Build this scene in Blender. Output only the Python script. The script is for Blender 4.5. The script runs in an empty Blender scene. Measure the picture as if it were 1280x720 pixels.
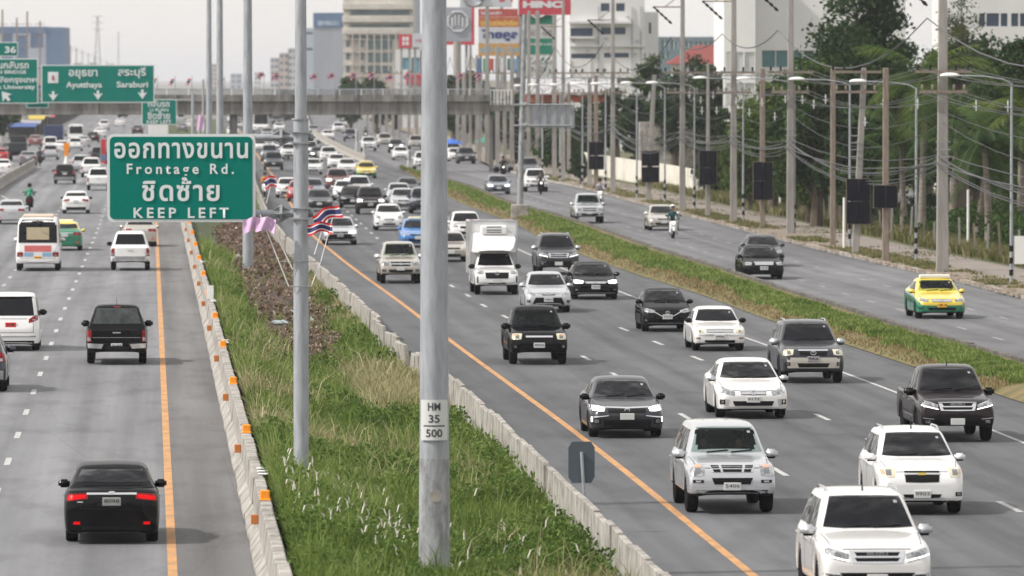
import bpy, bmesh, math, random
import numpy as np
from mathutils import Vector, Matrix
from mathutils.bvhtree import BVHTree
HAZE = 0.00008
SC = bpy.context.scene
C = SC.collection
R = math.radians
rnd = random.Random(7)
nr = np.random.default_rng(7)

# ------------------------------------------------------------------ camera
F = 8670.0            # focal length in pixels of a 1280 px wide frame
HC = 8.65             # camera height: a footbridge over the highway
HZ = 98.0             # row of the horizon
TH = math.atan((360 - HZ) / F)
cam = bpy.data.cameras.new('camera')
cam.sensor_width = 36.0
cam.lens = 36.0 * F / 1280.0
cam.clip_start = 1.0
cam.clip_end = 60000.0
camo = bpy.data.objects.new('camera', cam)
camo.location = (0, 0, HC)
camo.rotation_euler = (math.pi / 2 - TH, 0, 0)
C.objects.link(camo)
SC.camera = camo
cam.dof.use_dof = True
cam.dof.focus_distance = 170.0
cam.dof.aperture_fstop = 3.2

# ------------------------------------------------------------------ sky and sun
SUN_EL, SUN_AZ = 44.0, -105.0       # azimuth measured clockwise from +Y
w = bpy.data.worlds.new('World')
SC.world = w
w.use_nodes = True
nt = w.node_tree
bg = nt.nodes['Background']
sky = nt.nodes.new('ShaderNodeTexSky')
sky.sky_type = 'NISHITA'
sky.sun_disc = False
sky.sun_elevation = R(SUN_EL)
sky.sun_rotation = R(SUN_AZ)
sky.air_density = 1.0
sky.dust_density = 4.0
sky.ozone_density = 1.0
mx = nt.nodes.new('ShaderNodeMix')
mx.data_type = 'RGBA'
mx.inputs['Factor'].default_value = 0.75
mx.inputs[7].default_value = (9.0, 8.75, 8.6, 1)   # the even veil of high haze
tcw = nt.nodes.new('ShaderNodeTexCoord'); nzw = nt.nodes.new('ShaderNodeTexNoise'); crw = nt.nodes.new('ShaderNodeValToRGB')
nzw.inputs['Scale'].default_value = 5.0; nzw.inputs['Detail'].default_value = 5.0      # cloud noise added to vary the reflections in glass and paint
nt.links.new(tcw.outputs['Generated'], nzw.inputs[0]); nt.links.new(nzw.outputs[0], crw.inputs[0])
crw.color_ramp.elements[0].position = 0.36; crw.color_ramp.elements[1].position = 0.62
crw.color_ramp.elements[0].color = (9.0, 8.65, 8.35, 1); crw.color_ramp.elements[1].color = (11.2, 10.75, 10.2, 1)
nt.links.new(crw.outputs[0], mx.inputs[7])
nt.links.new(sky.outputs[0], mx.inputs[6])
nt.links.new(mx.outputs[2], bg.inputs[0])
bg.inputs[1].default_value = 0.10
sl = bpy.data.lights.new('sun', 'SUN')
sl.energy = 3.5
sl.angle = R(2.5)
sl.color = (1.0, 0.965, 0.92)
so = bpy.data.objects.new('sun', sl)
d = Vector((math.sin(R(SUN_AZ)) * math.cos(R(SUN_EL)), math.cos(R(SUN_AZ)) * math.cos(R(SUN_EL)), math.sin(R(SUN_EL))))
so.rotation_euler = d.to_track_quat('Z', 'Y').to_euler()
so.location = (-60, 100, 80)
C.objects.link(so)
SC.view_settings.view_transform = 'Standard'
SC.view_settings.look = 'None'
SC.view_settings.exposure = 0.22
SC.view_settings.gamma = 1.0
SC.cycles.volume_bounces = 0
SC.cycles.max_bounces = 6
SC.cycles.transparent_max_bounces = 6

# ------------------------------------------------------------------ helpers
ct, st_ = math.cos(TH), math.sin(TH)
def ray(px, py):
    u = (px - 640) / F
    v = (360 - py) / F
    return Vector((u, ct + v * st_, -st_ + v * ct))
def G(px, py, z=0.0):
    """ground point (height z) seen at photo pixel px, py"""
    r = ray(px, py)
    t = (z - HC) / r.z
    return Vector((r.x * t, r.y * t, z))
def S(px, py, Y):
    """point at distance Y seen at photo pixel px, py"""
    r = ray(px, py)
    t = Y / r.y
    return Vector((r.x * t, Y, HC + r.z * t))

MATS = {}
def mat(name, col, rough=0.6, metal=0.0, coat=0.0, var=0.0, scale=4.0, bump=0.0, spec=0.5,
        emit=0.0, mapsc=(1, 1, 1), col2=None, detail=5.0, trans=0.0, bdist=0.05):
    if name in MATS:
        return MATS[name]
    m = bpy.data.materials.new(name)
    m.use_nodes = True
    n = m.node_tree.nodes
    l = m.node_tree.links
    b = n['Principled BSDF']
    b.inputs['Base Color'].default_value = (*col, 1)
    b.inputs['Roughness'].default_value = rough
    b.inputs['Metallic'].default_value = metal
    b.inputs['Specular IOR Level'].default_value = spec
    b.inputs['Coat Weight'].default_value = coat
    b.inputs['Coat Roughness'].default_value = 0.05
    if trans:
        b.inputs['Transmission Weight'].default_value = trans
    if emit:
        b.inputs['Emission Color'].default_value = (*col, 1)
        b.inputs['Emission Strength'].default_value = emit
    if var or bump or col2:
        tc = n.new('ShaderNodeTexCoord')
        mp = n.new('ShaderNodeMapping')
        mp.inputs['Scale'].default_value = mapsc
        l.new(tc.outputs['Object'], mp.inputs[0])
        nz = n.new('ShaderNodeTexNoise')
        nz.inputs['Scale'].default_value = scale
        nz.inputs['Detail'].default_value = detail
        nz.inputs['Roughness'].default_value = 0.62
        l.new(mp.outputs[0], nz.inputs[0])
        cr = n.new('ShaderNodeValToRGB')
        cr.color_ramp.elements[0].position = 0.3
        cr.color_ramp.elements[1].position = 0.7
        a = col2 if col2 else tuple(max(0, c * (1 - var)) for c in col)
        bcol = col if col2 else tuple(min(1, c * (1 + var)) for c in col)
        cr.color_ramp.elements[0].color = (*a, 1)
        cr.color_ramp.elements[1].color = (*bcol, 1)
        l.new(nz.outputs[0], cr.inputs[0])
        l.new(cr.outputs[0], b.inputs['Base Color'])
        if bump:
            bp = n.new('ShaderNodeBump')
            bp.inputs['Strength'].default_value = bump
            bp.inputs['Distance'].default_value = bdist
            l.new(nz.outputs[0], bp.inputs['Height'])
            l.new(bp.outputs[0], b.inputs['Normal'])
    MATS[name] = m
    return m

def tag(o, label=None, cat=None, group=None, kind=None):
    if label: o['label'] = label
    if cat: o['category'] = cat
    if group: o['group'] = group
    if kind: o['kind'] = kind
    return o
def empty(name, loc=(0, 0, 0), rz=0.0, label=None, cat=None, group=None):
    o = bpy.data.objects.new(name, None)
    o.empty_display_size = 0.3
    C.objects.link(o)
    o.location = loc
    o.rotation_euler = (0, 0, rz)
    return tag(o, label, cat, group)
def link(name, me, parent=None, loc=None):
    o = bpy.data.objects.new(name, me)
    C.objects.link(o)
    if parent is not None: o.parent = parent
    if loc is not None: o.location = loc
    return o
def copy_tree(o, parent=None):
    c = o.copy()
    C.objects.link(c)
    if parent is not None:
        c.parent = parent
    for ch in o.children:
        copy_tree(ch, c)
    return c

class MB:
    """collects boxes, tubes, sheets; build() links them as one mesh"""
    def __init__(s):
        s.v = []; s.f = []; s.mi = []
    def add(s, vs, fs, mi=0):
        b = len(s.v)
        s.v += [tuple(v) for v in vs]
        s.f += [tuple(i + b for i in f) for f in fs]
        s.mi += [mi] * len(fs)
    def box(s, x0, x1, y0, y1, z0, z1, mi=0):
        s.add([(x0,y0,z0),(x1,y0,z0),(x1,y1,z0),(x0,y1,z0),(x0,y0,z1),(x1,y0,z1),(x1,y1,z1),(x0,y1,z1)],
              [(0,3,2,1),(4,5,6,7),(0,1,5,4),(1,2,6,5),(2,3,7,6),(3,0,4,7)], mi)
    def hexa(s, p, mi=0):
        s.add(p, [(0,3,2,1),(4,5,6,7),(0,1,5,4),(1,2,6,5),(2,3,7,6),(3,0,4,7)], mi)
    def tube(s, pts, r, n=8, mi=0, cap=True):
        pts = [Vector(p) for p in pts]
        rs = r if isinstance(r, (list, tuple)) else [r] * len(pts)
        rings = []
        vs = []
        for i, p in enumerate(pts):
            t = (pts[min(i + 1, len(pts) - 1)] - pts[max(i - 1, 0)]).normalized()
            a = Vector((0, 0, 1)) if abs(t.z) < 0.9 else Vector((1, 0, 0))
            u = t.cross(a).normalized()
            v = t.cross(u).normalized()
            for k in range(n):
                an = 2 * math.pi * k / n
                vs.append(p + (u * math.cos(an) + v * math.sin(an)) * rs[i])
        fs = []
        for i in range(len(pts) - 1):
            for k in range(n):
                a = i * n + k; b = i * n + (k + 1) % n
                fs.append((a, b, b + n, a + n))
        if cap:
            fs.append(tuple(range(n)))
            fs.append(tuple((len(pts) - 1) * n + k for k in reversed(range(n))))
        s.add(vs, fs, mi)
    def lathe(s, prof, c=(0, 0, 0), n=16, mi=0, axis='z'):
        vs = []
        for r, h in prof:
            for k in range(n):
                a = 2 * math.pi * k / n
                p = (r * math.cos(a), r * math.sin(a), h)
                if axis == 'y': p = (p[0], p[2], p[1])
                if axis == 'x': p = (p[2], p[0], p[1])
                vs.append((p[0] + c[0], p[1] + c[1], p[2] + c[2]))
        fs = []
        for i in range(len(prof) - 1):
            for k in range(n):
                a = i * n + k; b = i * n + (k + 1) % n
                fs.append((a, b, b + n, a + n))
        fs.append(tuple(reversed(range(n))))
        fs.append(tuple((len(prof) - 1) * n + k for k in range(n)))
        s.add(vs, fs, mi)
    def mesh(s, name, mats, smooth=False, bev=0.0):
        me = bpy.data.meshes.new(name)
        me.from_pydata(s.v, [], s.f)
        me.polygons.foreach_set('material_index', s.mi)
        for m in (mats if isinstance(mats, (list, tuple)) else [mats]):
            me.materials.append(m)
        bm = bmesh.new(); bm.from_mesh(me)
        bmesh.ops.recalc_face_normals(bm, faces=bm.faces)
        if bev:
            es = [e for e in bm.edges if len(e.link_faces) == 2 and e.calc_face_angle(0) > 0.6]
            bmesh.ops.bevel(bm, geom=es, offset=bev, segments=1, affect='EDGES', profile=0.5)
        if smooth:
            for e in bm.edges:
                e.smooth = not (len(e.link_faces) == 2 and e.calc_face_angle(0) > 0.7)
            for f in bm.faces: f.smooth = True
        bm.to_mesh(me); bm.free()
        return me
    def build(s, name, mats, parent=None, smooth=False, loc=None, bev=0.0):
        return link(name, s.mesh(name, mats, smooth, bev), parent, loc)

def np_mesh(name, verts, quads=None, tris=None, mats=(), rndattr=None):
    me = bpy.data.meshes.new(name)
    nv = len(verts)
    me.vertices.add(nv)
    me.vertices.foreach_set('co', np.asarray(verts, np.float32).ravel())
    loops = []; starts = []; tot = 0
    if quads is not None and len(quads):
        q = np.asarray(quads, np.int32)
        loops.append(q.ravel()); starts.append(np.arange(len(q)) * 4); tot = q.size
    if tris is not None and len(tris):
        t = np.asarray(tris, np.int32)
        loops.append(t.ravel()); starts.append(tot + np.arange(len(t)) * 3)
    lp = np.concatenate(loops); stt = np.concatenate(starts)
    me.loops.add(len(lp)); me.loops.foreach_set('vertex_index', lp.astype(np.int32))
    me.polygons.add(len(stt)); me.polygons.foreach_set('loop_start', stt.astype(np.int32))
    if rndattr is not None:
        a = me.attributes.new('rnd', 'FLOAT', 'POINT')
        a.data.foreach_set('value', np.asarray(rndattr, np.float32))
    me.update(calc_edges=True)
    for m in (mats if isinstance(mats, (list, tuple)) else [mats]): me.materials.append(m)
    return me

def leaf_mat(name, cols, rough=0.65, scale=0.35, trans=0.3):
    """foliage: colour from a per-leaf random value mixed with a slow noise"""
    m = bpy.data.materials.new(name); m.use_nodes = True
    n = m.node_tree.nodes; l = m.node_tree.links
    b = n['Principled BSDF']; b.inputs['Roughness'].default_value = rough
    b.inputs['Specular IOR Level'].default_value = 0.25
    at = n.new('ShaderNodeAttribute'); at.attribute_name = 'rnd'
    tc = n.new('ShaderNodeTexCoord'); nz = n.new('ShaderNodeTexNoise')
    nz.inputs['Scale'].default_value = scale; nz.inputs['Detail'].default_value = 3
    l.new(tc.outputs['Object'], nz.inputs[0])
    mm = n.new('ShaderNodeMath'); mm.operation = 'MULTIPLY_ADD'
    l.new(nz.outputs[0], mm.inputs[0]); mm.inputs[1].default_value = 1.3
    ms = n.new('ShaderNodeMath'); ms.operation = 'MULTIPLY_ADD'
    l.new(at.outputs['Fac'], ms.inputs[0]); ms.inputs[1].default_value = 0.6; ms.inputs[2].default_value = -0.45
    l.new(ms.outputs[0], mm.inputs[2])
    cr = n.new('ShaderNodeValToRGB')
    e = cr.color_ramp.elements
    e[0].color = (*cols[0], 1); e[1].color = (*cols[-1], 1); e[0].position = 0.15; e[1].position = 0.85
    for i, c in enumerate(cols[1:-1]):
        k = e.new(0.15 + 0.7 * (i + 1) / (len(cols) - 1)); k.color = (*c, 1)
    l.new(mm.outputs[0], cr.inputs[0]); l.new(cr.outputs[0], b.inputs['Base Color'])
    tr = n.new('ShaderNodeBsdfTranslucent'); l.new(cr.outputs[0], tr.inputs[0])
    mixs = n.new('ShaderNodeMixShader'); mixs.inputs[0].default_value = trans
    l.new(b.outputs[0], mixs.inputs[1]); l.new(tr.outputs[0], mixs.inputs[2])
    l.new(mixs.outputs[0], n['Material Output'].inputs[0])
    return m

FONTDG = None
def text_mesh(s, wid, hei, m, bold=0.0, depth=0.004, fit=True, sp=1.0):
    """flat lettering in the local XZ plane facing -Y, centred; wid and hei in metres"""
    c = bpy.data.curves.new('lettering', 'FONT')
    c.body = s; c.size = 1.0; c.offset = bold; c.extrude = 0.0; c.space_character = sp; c.resolution_u = 3
    o = bpy.data.objects.new('lettering', c); C.objects.link(o)
    dg = bpy.context.evaluated_depsgraph_get(); dg.update()
    me = bpy.data.meshes.new_from_object(o.evaluated_get(dg))
    bpy.data.objects.remove(o)
    n = len(me.vertices)
    co = np.empty(n * 3, np.float32); me.vertices.foreach_get('co', co); co = co.reshape(-1, 3)
    mn, mxx = co.min(0), co.max(0)
    ext = mxx - mn
    sx = wid / ext[0]; sz = hei / ext[1]
    out = np.zeros_like(co)
    out[:, 0] = (co[:, 0] - (mn[0] + mxx[0]) / 2) * sx
    out[:, 2] = (co[:, 1] - (mn[1] + mxx[1]) / 2) * sz
    me.vertices.foreach_set('co', out.ravel())
    me.materials.clear(); me.materials.append(m)
    me.update()
    return me

# ------------------------------------------------------------------ materials
M_conc = mat('concrete', (0.30, 0.28, 0.25), 0.9, var=0.28, scale=2.6, bump=0.3, detail=8)
M_conc_old = mat('weathered_concrete', (0.46, 0.435, 0.40), 0.92, col2=(0.14, 0.128, 0.11), scale=2.0, bump=0.5, detail=9)
M_conc_bridge = mat('bridge_concrete', (0.30, 0.285, 0.265), 0.9, col2=(0.07, 0.068, 0.066), scale=1.0, mapsc=(1.5, 1, 0.22), detail=8)
M_conc_pole = mat('pole_concrete', (0.29, 0.275, 0.255), 0.9, var=0.25, scale=1.2, mapsc=(3, 3, 0.4), bump=0.1)
M_galv = mat('galvanised_steel', (0.34, 0.36, 0.385), 0.55, 0.3, var=0.22, scale=3.0, mapsc=(3, 3, 0.5))
M_galv_dark = mat('stained_steel', (0.30, 0.31, 0.32), 0.6, 0.3, var=0.5, scale=3.0, mapsc=(2, 2, 0.8), detail=8)
M_steel = mat('painted_grey_steel', (0.28, 0.29, 0.30), 0.5, 0.2, var=0.2)
M_dark = mat('dark_plastic', (0.006, 0.006, 0.007), 0.6, spec=.2)
M_black = mat('black_board', (0.004, 0.005, 0.011), 0.5, var=0.2, spec=.15)
M_wire = mat('cable_sheath', (0.07, 0.07, 0.075), 0.6)
M_rust = mat('weathered_brown_wood', (0.235, 0.19, 0.155), 0.9, var=0.3, scale=3, mapsc=(3, 3, .5))
M_white = mat('white_paint', (0.78, 0.78, 0.76), 0.5, var=0.05)
M_line = mat('white_line_paint', (0.58, 0.58, 0.565), 0.75, col2=(.26,.26,.26), scale=5, detail=9)
M_faint = mat('worn_line_paint', (0.40, 0.40, 0.395), 0.8, col2=(.17,.17,.175), scale=4, detail=9)
M_yline = mat('orange_line_paint', (0.62, 0.30, 0.10), 0.75, col2=(.30,.18,.09), scale=2.6, mapsc=(1, .35, 1), detail=9)
M_green = mat('sign_green', (0.0, 0.175, 0.138), 0.55, var=0.06, scale=1, spec=.1)
M_greenb = mat('sign_white', (0.66, 0.70, 0.70), 0.4)
M_orange = mat('orange_reflector', (0.90, 0.30, 0.01), 0.35)
M_orange2 = mat('dull_orange_reflector', (0.50, 0.16, 0.03), 0.5)
M_red = mat('flag_red', (0.55, 0.02, 0.03), 0.7)
M_blue = mat('flag_blue', (0.025, 0.025, 0.12), 0.7)
M_fwhite = mat('flag_white', (0.7, 0.68, 0.68), 0.7)
M_pink = mat('lilac_cloth', (0.62, 0.42, 0.62), 0.8, var=0.12)
M_dirt = mat('dirt', (0.21, 0.17, 0.13), 0.95, var=0.35, scale=0.6, bump=0.3)
M_soil = mat('grass_soil', (0.05, 0.07, 0.018), 0.95, var=0.5, scale=0.8, bump=0.3)
M_path = mat('path_paving', (0.215, 0.185, 0.16), 0.92, var=0.38, scale=0.6, bump=0.2, detail=8)
M_glassd = mat('dark_glass', (0.005, 0.006, 0.008), 0.05, spec=0.25, bump=.8, scale=1.6, detail=1.5, bdist=.22)
M_glassl = mat('clear_glass', (0.040, 0.055, 0.052), 0.05, spec=0.45, bump=.8, scale=1.6, detail=1.5, bdist=.22)
def tinted(name, tr, col):
    m = mat(name, col, 0.04, spec=.45, bump=.8, scale=1.6, detail=1.5, bdist=.22)
    n = m.node_tree.nodes; l = m.node_tree.links
    t = n.new('ShaderNodeBsdfTransparent'); t.inputs[0].default_value = (.80, .88, .85, 1); x = n.new('ShaderNodeMixShader'); x.inputs[0].default_value = tr
    l.new(n['Principled BSDF'].outputs[0], x.inputs[1]); l.new(t.outputs[0], x.inputs[2]); l.new(x.outputs[0], n['Material Output'].inputs[0]); return m
M_glasst = tinted('see_through_glass', .80, (.03, .04, .04))
M_chrome = mat('chrome', (0.75, 0.76, 0.78), 0.14, 1.0)
M_lamp = mat('headlamp', (0.60, 0.62, 0.64), 0.15, 0.5, coat=1.0, col2=(.07,.075,.08), scale=9.0)
M_lampd = mat('smoked_headlamp', (0.16, 0.17, 0.18), 0.1, 0.3, coat=1.0)
M_lampy = mat('clouded_headlamp', (0.62, 0.58, 0.42), 0.2, 0.1, coat=1.0)
M_lampon = mat('lit_headlamp', (1.0, 0.98, 0.92), 0.2, emit=2.2)
M_amber = mat('amber_lens', (0.60, 0.32, 0.19), 0.15, coat=1.0)
M_tail = mat('red_tail_lamp', (0.22, 0.002, 0.004), 0.2, coat=.3, spec=.2)
M_tailon = mat('lit_tail_lamp', (0.62, 0.003, 0.005), 0.3, emit=0.4, spec=.1)
M_tyre = mat('tyre_rubber', (0.008, 0.008, 0.009), 0.9, spec=.12)
M_rim = mat('alloy_rim', (0.42, 0.43, 0.45), 0.3, 0.8)
M_grille = mat('black_grille', (0.004, 0.004, 0.005), 0.5, spec=.2)
M_plate = mat('licence_plate_white', (0.58, 0.59, 0.58), 0.5)
M_platey = mat('licence_plate_yellow', (0.75, 0.38, 0.03), 0.5)
M_plater = mat('licence_plate_red', (0.60, 0.04, 0.03), 0.5)
M_ink = mat('dark_lettering', (0.02, 0.02, 0.03), 0.6)

def paint(name, col, metal=0.0, rough=0.32, coat=1.0, spec=.5):
    return mat(name, col, rough, metal, coat, var=0.03, scale=1.2, spec=spec)
P = dict(
    white=paint('white_car_paint', (0.78, 0.78, 0.775)),
    pearl=paint('pearl_white_paint', (0.74, 0.73, 0.71)),
    silver=paint('silver_car_paint', (0.50, 0.515, 0.54), 0.35),
    grey=paint('grey_car_paint', (0.16, 0.17, 0.185), 0.4),
    dgrey=paint('dark_grey_paint', (0.030, 0.032, 0.040), 0.2, .4, .6, .2),
    bluegrey=paint('blue_grey_paint', (0.12, 0.145, 0.19), 0.4),
    black=paint('black_car_paint', (0.0025, 0.003, 0.0042), 0.0, 0.5, .45, .0),
    navy=paint('navy_car_paint', (0.008, 0.013, 0.035), 0.1, 0.25),
    champ=paint('champagne_paint', (0.46, 0.43, 0.38), 0.35),
    maroon=paint('maroon_paint', (0.009, 0.0045, 0.006), 0.1, .4, .6, .1),
    rose=paint('dusty_red_paint', (0.20, 0.075, 0.07), 0.3),
    blue=paint('bright_blue_paint', (0.03, 0.20, 0.55), 0.1),
    yellow=paint('taxi_yellow_paint', (0.80, 0.60, 0.05)),
    green=paint('taxi_green_paint', (0.0, 0.17, 0.085)),
    red=paint('red_car_paint', (0.42, 0.01, 0.012)),
)
# ------------------------------------------------------------------ road geometry (edge lines read off as ground points)
def line(pts, sm=1):
    a = np.array([[G(x, y).y, G(x, y).x] for x, y in pts])
    a = a[a[:, 0].argsort()]
    Y, X = a[:, 0], a[:, 1]
    k = np.polyfit(Y[:3], X[:3], 1)[0] if len(Y) > 3 else (X[1] - X[0]) / (Y[1] - Y[0])
    k2 = (X[-1] - X[-2]) / (Y[-1] - Y[-2])
    def f(y):
        y = np.asarray(y, float)
        r = np.interp(y, Y, X)
        r = np.where(y < Y[0], X[0] + k * (y - Y[0]), r)
        return np.where(y > Y[-1], X[-1] + k2 * (y - Y[-1]), r)
    return f
LB = lambda y: 1.83 - 0.0522 * np.asarray(y, float)        # road-side foot of the left median barrier
OL = lambda y: 0.40 - 0.0523 * np.asarray(y, float)        # orange line, left road
OR = line([(940,720),(760,570),(609.6,460),(560.7,424.8),(500,377),(440,334.7),(385,290),(345,225),(330,205)])
D1 = line([(1162,699),(975,590),(853.5,519),(763,465),(730.6,446.4),(622,391),(601,380),(583,368),(565,357.7),(475,301),(456,284)])
D2 = line([(1267,636),(1028.4,521.7),(875,449),(833,433),(798,419),(766,406),(737.7,393)])
SR = line([(1237.7,537),(1111,486),(1055,465),(933,423),(796.7,373),(770,363.3),(666,320),(646,311)])
def smooth(f, w=18.0):
    def g(y):
        y = np.asarray(y, float)
        return sum(f(y + d) for d in (-w, -w/2, 0, w/2, w)) / 5
    return g
OR = smooth(OR); SR = smooth(SR)
FB = line([(450,202.5),(430,193.7),(402,177.5),(395,172.5)])           # left foot of the far divider
def RB(y):                                                             # median barrier of the right road
    y = np.asarray(y, float)
    return OR(y) - 2.32 + 0.25 * np.clip((y - 250) / 200, 0, 1)
GL = smooth(line([(504,213),(573,253),(649,282),(678,299),(730,320),(790,341.7),(886.7,371.7),(953,398),(1060,431.7),(1278,504)]), 8)
GR = smooth(line([(504,213),(589,236.7),(644,260),(693,273),(753,293),(826,320),(900,343),(1000,377),(1060,396),(1132,420),(1280,463)]), 8)
CU = smooth(line([(560,187),(593,200),(618,211),(687,228),(727,235.5),(820,261),(900,281),(1000,307),(1058,321),(1117,334.5),(1194,352),(1280,375)]), 12)

def strip(name, fa, fb, y0, y1, z, m, step=6.0, parent=None):
    ys = np.arange(y0, y1 + step, step)
    a, b = fa(ys), fb(ys)
    zz = z(ys) if callable(z) else np.full(len(ys), z)
    v = [(a[i], ys[i], zz[i]) for i in range(len(ys))] + [(b[i], ys[i], zz[i]) for i in range(len(ys))]
    n = len(ys)
    f = [(i, i + n, i + n + 1, i + 1) for i in range(n - 1)]
    me = bpy.data.meshes.new(name); me.from_pydata(v, [], f); me.materials.append(m)
    return link(name, me, parent)

# terrain to the horizon
mb = MB(); mb.add([(-9000,-200,-.35),(9000,-200,-.35),(9000,26000,-.35),(-9000,26000,-.35)], [(0,1,2,3)])
tag(mb.build('ground', mat('far_ground', (0.16,0.155,0.13), .95, var=.3, scale=.01)), kind='structure')

def asphalt(name, base, rot, lanex):
    m = bpy.data.materials.new(name); m.use_nodes = True
    n = m.node_tree.nodes; l = m.node_tree.links; b = n['Principled BSDF']
    tc = n.new('ShaderNodeTexCoord')
    mp = n.new('ShaderNodeMapping'); mp.vector_type = 'POINT'; mp.inputs['Rotation'].default_value = (0, 0, -rot)
    l.new(tc.outputs['Object'], mp.inputs[0])
    def noise(sc, sv, det=4):
        m2 = n.new('ShaderNodeMapping'); m2.inputs['Scale'].default_value = sv
        l.new(mp.outputs[0], m2.inputs[0])
        z = n.new('ShaderNodeTexNoise'); z.inputs['Scale'].default_value = sc; z.inputs['Detail'].default_value = det
        l.new(m2.outputs[0], z.inputs[0]); return z.outputs[0]
    def ramp(src, p0, c0, p1, c1):
        r = n.new('ShaderNodeValToRGB'); r.color_ramp.elements[0].position = p0; r.color_ramp.elements[1].position = p1
        r.color_ramp.elements[0].color = (c0,)*3 + (1,); r.color_ramp.elements[1].color = (c1,)*3 + (1,)
        l.new(src, r.inputs[0]); return r.outputs[0]
    def mul(a, c):
        x = n.new('ShaderNodeMix'); x.data_type = 'RGBA'; x.blend_type = 'MULTIPLY'; x.inputs['Factor'].default_value = 1
        l.new(a, x.inputs[6]); l.new(c, x.inputs[7]); return x.outputs[2]
    streak = ramp(noise(1.0, (1.1, 0.012, 1), 5), .32, .66, .68, 1.18)        # wheel polish and oil along the lanes
    patch = ramp(noise(0.06, (1.6, .7, 1), 5), .35, .86, .65, 1.08)         # resurfaced areas
    stain = ramp(noise(0.9, (1, .25, 1), 8), .36, .84, .5, 1.03)
    grit = ramp(noise(38.0, (1, 1, 1), 2), .2, .80, .8, 1.2)
    fine = ramp(noise(6.0, (1, 1, 1), 4), .3, .90, .7, 1.1)
    # transverse joints
    sx = n.new('ShaderNodeSeparateXYZ'); l.new(mp.outputs[0], sx.inputs[0])
    rgb = n.new('ShaderNodeRGB'); rgb.outputs[0].default_value = (*base, 1)
    c = rgb.outputs[0]
    for q in (streak, patch, stain, grit, fine): c = mul(c, q)
    # long crack seams: very thin dark lines from a distorted voronoi
    m3 = n.new('ShaderNodeMapping'); m3.inputs['Scale'].default_value = (.22, .05, 1); l.new(mp.outputs[0], m3.inputs[0])
    vo = n.new('ShaderNodeTexVoronoi'); vo.feature = 'DISTANCE_TO_EDGE'; vo.inputs['Scale'].default_value = 1
    l.new(m3.outputs[0], vo.inputs[0])
    c = mul(c, ramp(vo.outputs[0], .0, .86, .006, 1.0))
    l.new(c, b.inputs['Base Color'])
    rr = ramp(noise(1.0, (1.0, 0.02, 1), 4), .3, .62, .7, .86)
    l.new(rr, b.inputs['Roughness'])
    b.inputs['Specular IOR Level'].default_value = 0.28
    bp = n.new('ShaderNodeBump'); bp.inputs['Strength'].default_value = .25; bp.inputs['Distance'].default_value = .01
    l.new(noise(60., (1, 1, 1), 2), bp.inputs['Height']); l.new(bp.outputs[0], b.inputs['Normal'])
    return m
M_aspL = asphalt('asphalt_left', (0.185, 0.188, 0.196), .0523, 3.5)
M_aspR = asphalt('asphalt_right', (0.104, 0.107, 0.114), .058, 3.5)
M_aspF = asphalt('asphalt_frontage', (0.150, 0.152, 0.158), .06, 3.5)
M_aspS = asphalt('asphalt_shoulder', (0.150, 0.148, 0.148), .0523, 3.5)
c0 = lambda v: (lambda y: np.asarray(y, float) * 0 + v)
off = lambda f, d: (lambda y: f(y) + d)
Y0, Y1 = 70.0, 3000.0
tag(strip('road', (lambda y: OL(y)-25+np.clip((np.asarray(y, float)-820)/180, 0, 1)*8.5), off(OL, 0.0), Y0, Y1, 0.0, M_aspL), kind='structure')
tag(strip('road_shoulder', off(OL, 0.0), off(LB, .25), Y0, Y1, 0.0, M_aspS), kind='structure')
def FREND(y):                    # right limit of main road sheet: middle of grass strip
    y = np.asarray(y, float)
    return np.where(y < 650, (GL(y) + GR(y)) / 2, FB(np.maximum(y, 650)))
def farx(y):
    y = np.asarray(y, float); return np.where(y < 650, (GL(y) + GR(y)) / 2, (GL(650.) + GR(650.)) / 2 - (y - 650) * .045)
tag(strip('road', off(RB, -.1), farx, Y0, Y1, 0.0, M_aspR), kind='structure')
tag(strip('frontage_road', farx, CU, Y0, Y1, 0.0, M_aspF), kind='structure')

# painted lines: sheets 4 mm above the asphalt
def ribbon(mb, f, hw, y0, y1, z=.004, step=4.0):
    n = max(1, int((y1 - y0) / step)); ys = np.linspace(y0, y1, n + 1); xs = f(ys)
    for i in range(n):
        mb.add([(xs[i]-hw, ys[i], z), (xs[i]+hw, ys[i], z), (xs[i+1]+hw, ys[i+1], z), (xs[i+1]-hw, ys[i+1], z)], [(0,1,2,3)])
mb = MB(); ribbon(mb, OL, .085, 80, 1600); tag(mb.build('orange_edge_line', M_yline), kind='structure')
mb = MB(); ribbon(mb, OR, .085, 80, 1300); tag(mb.build('orange_edge_line', M_yline), kind='structure')
mb = MB(); ribbon(mb, SR, .06, 80, 470); tag(mb.build('white_edge_line', M_line), kind='structure')
mb = MB()
ribbon(mb, lambda y: OL(y) - 9.2 - np.clip((y - 470) * .05, 0, 4), .07, 430, 545); tag(mb.build('white_edge_line', M_line), kind='structure')
def dashes(f, y0, n, per=12.0, ln=3.0, hw=.07, m=None):
    mb = MB()
    for i in range(n):
        y = y0 + i * per
        x0, x1 = float(f(y)), float(f(y + ln))
        mb.add([(x0-hw, y, .004), (x0+hw, y, .004), (x1+hw, y+ln, .004), (x1-hw, y+ln, .004)], [(0,1,2,3)])
    tag(mb.build('lane_dashes', m or M_line), kind='structure')
YA = G(35.5, 507).y
dashes(lambda y: OL(y) - 3.6 + .25*np.clip((y-250)/150,0,1), YA - 1.5 - 108 + .0, 70, 11.6)
dashes(lambda y: OL(y) - 6.55 + .25*np.clip((y-250)/150,0,1), YA - 1.5 - 102, 70, 11.6)
dashes(D1, G(975,590).y - 1.5 - 74.4, 50, 12.4, 3.4)
dashes(D2, G(1028.4,521.7).y - 1.5 - 99.2, 14, 12.4, 3.4)
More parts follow.
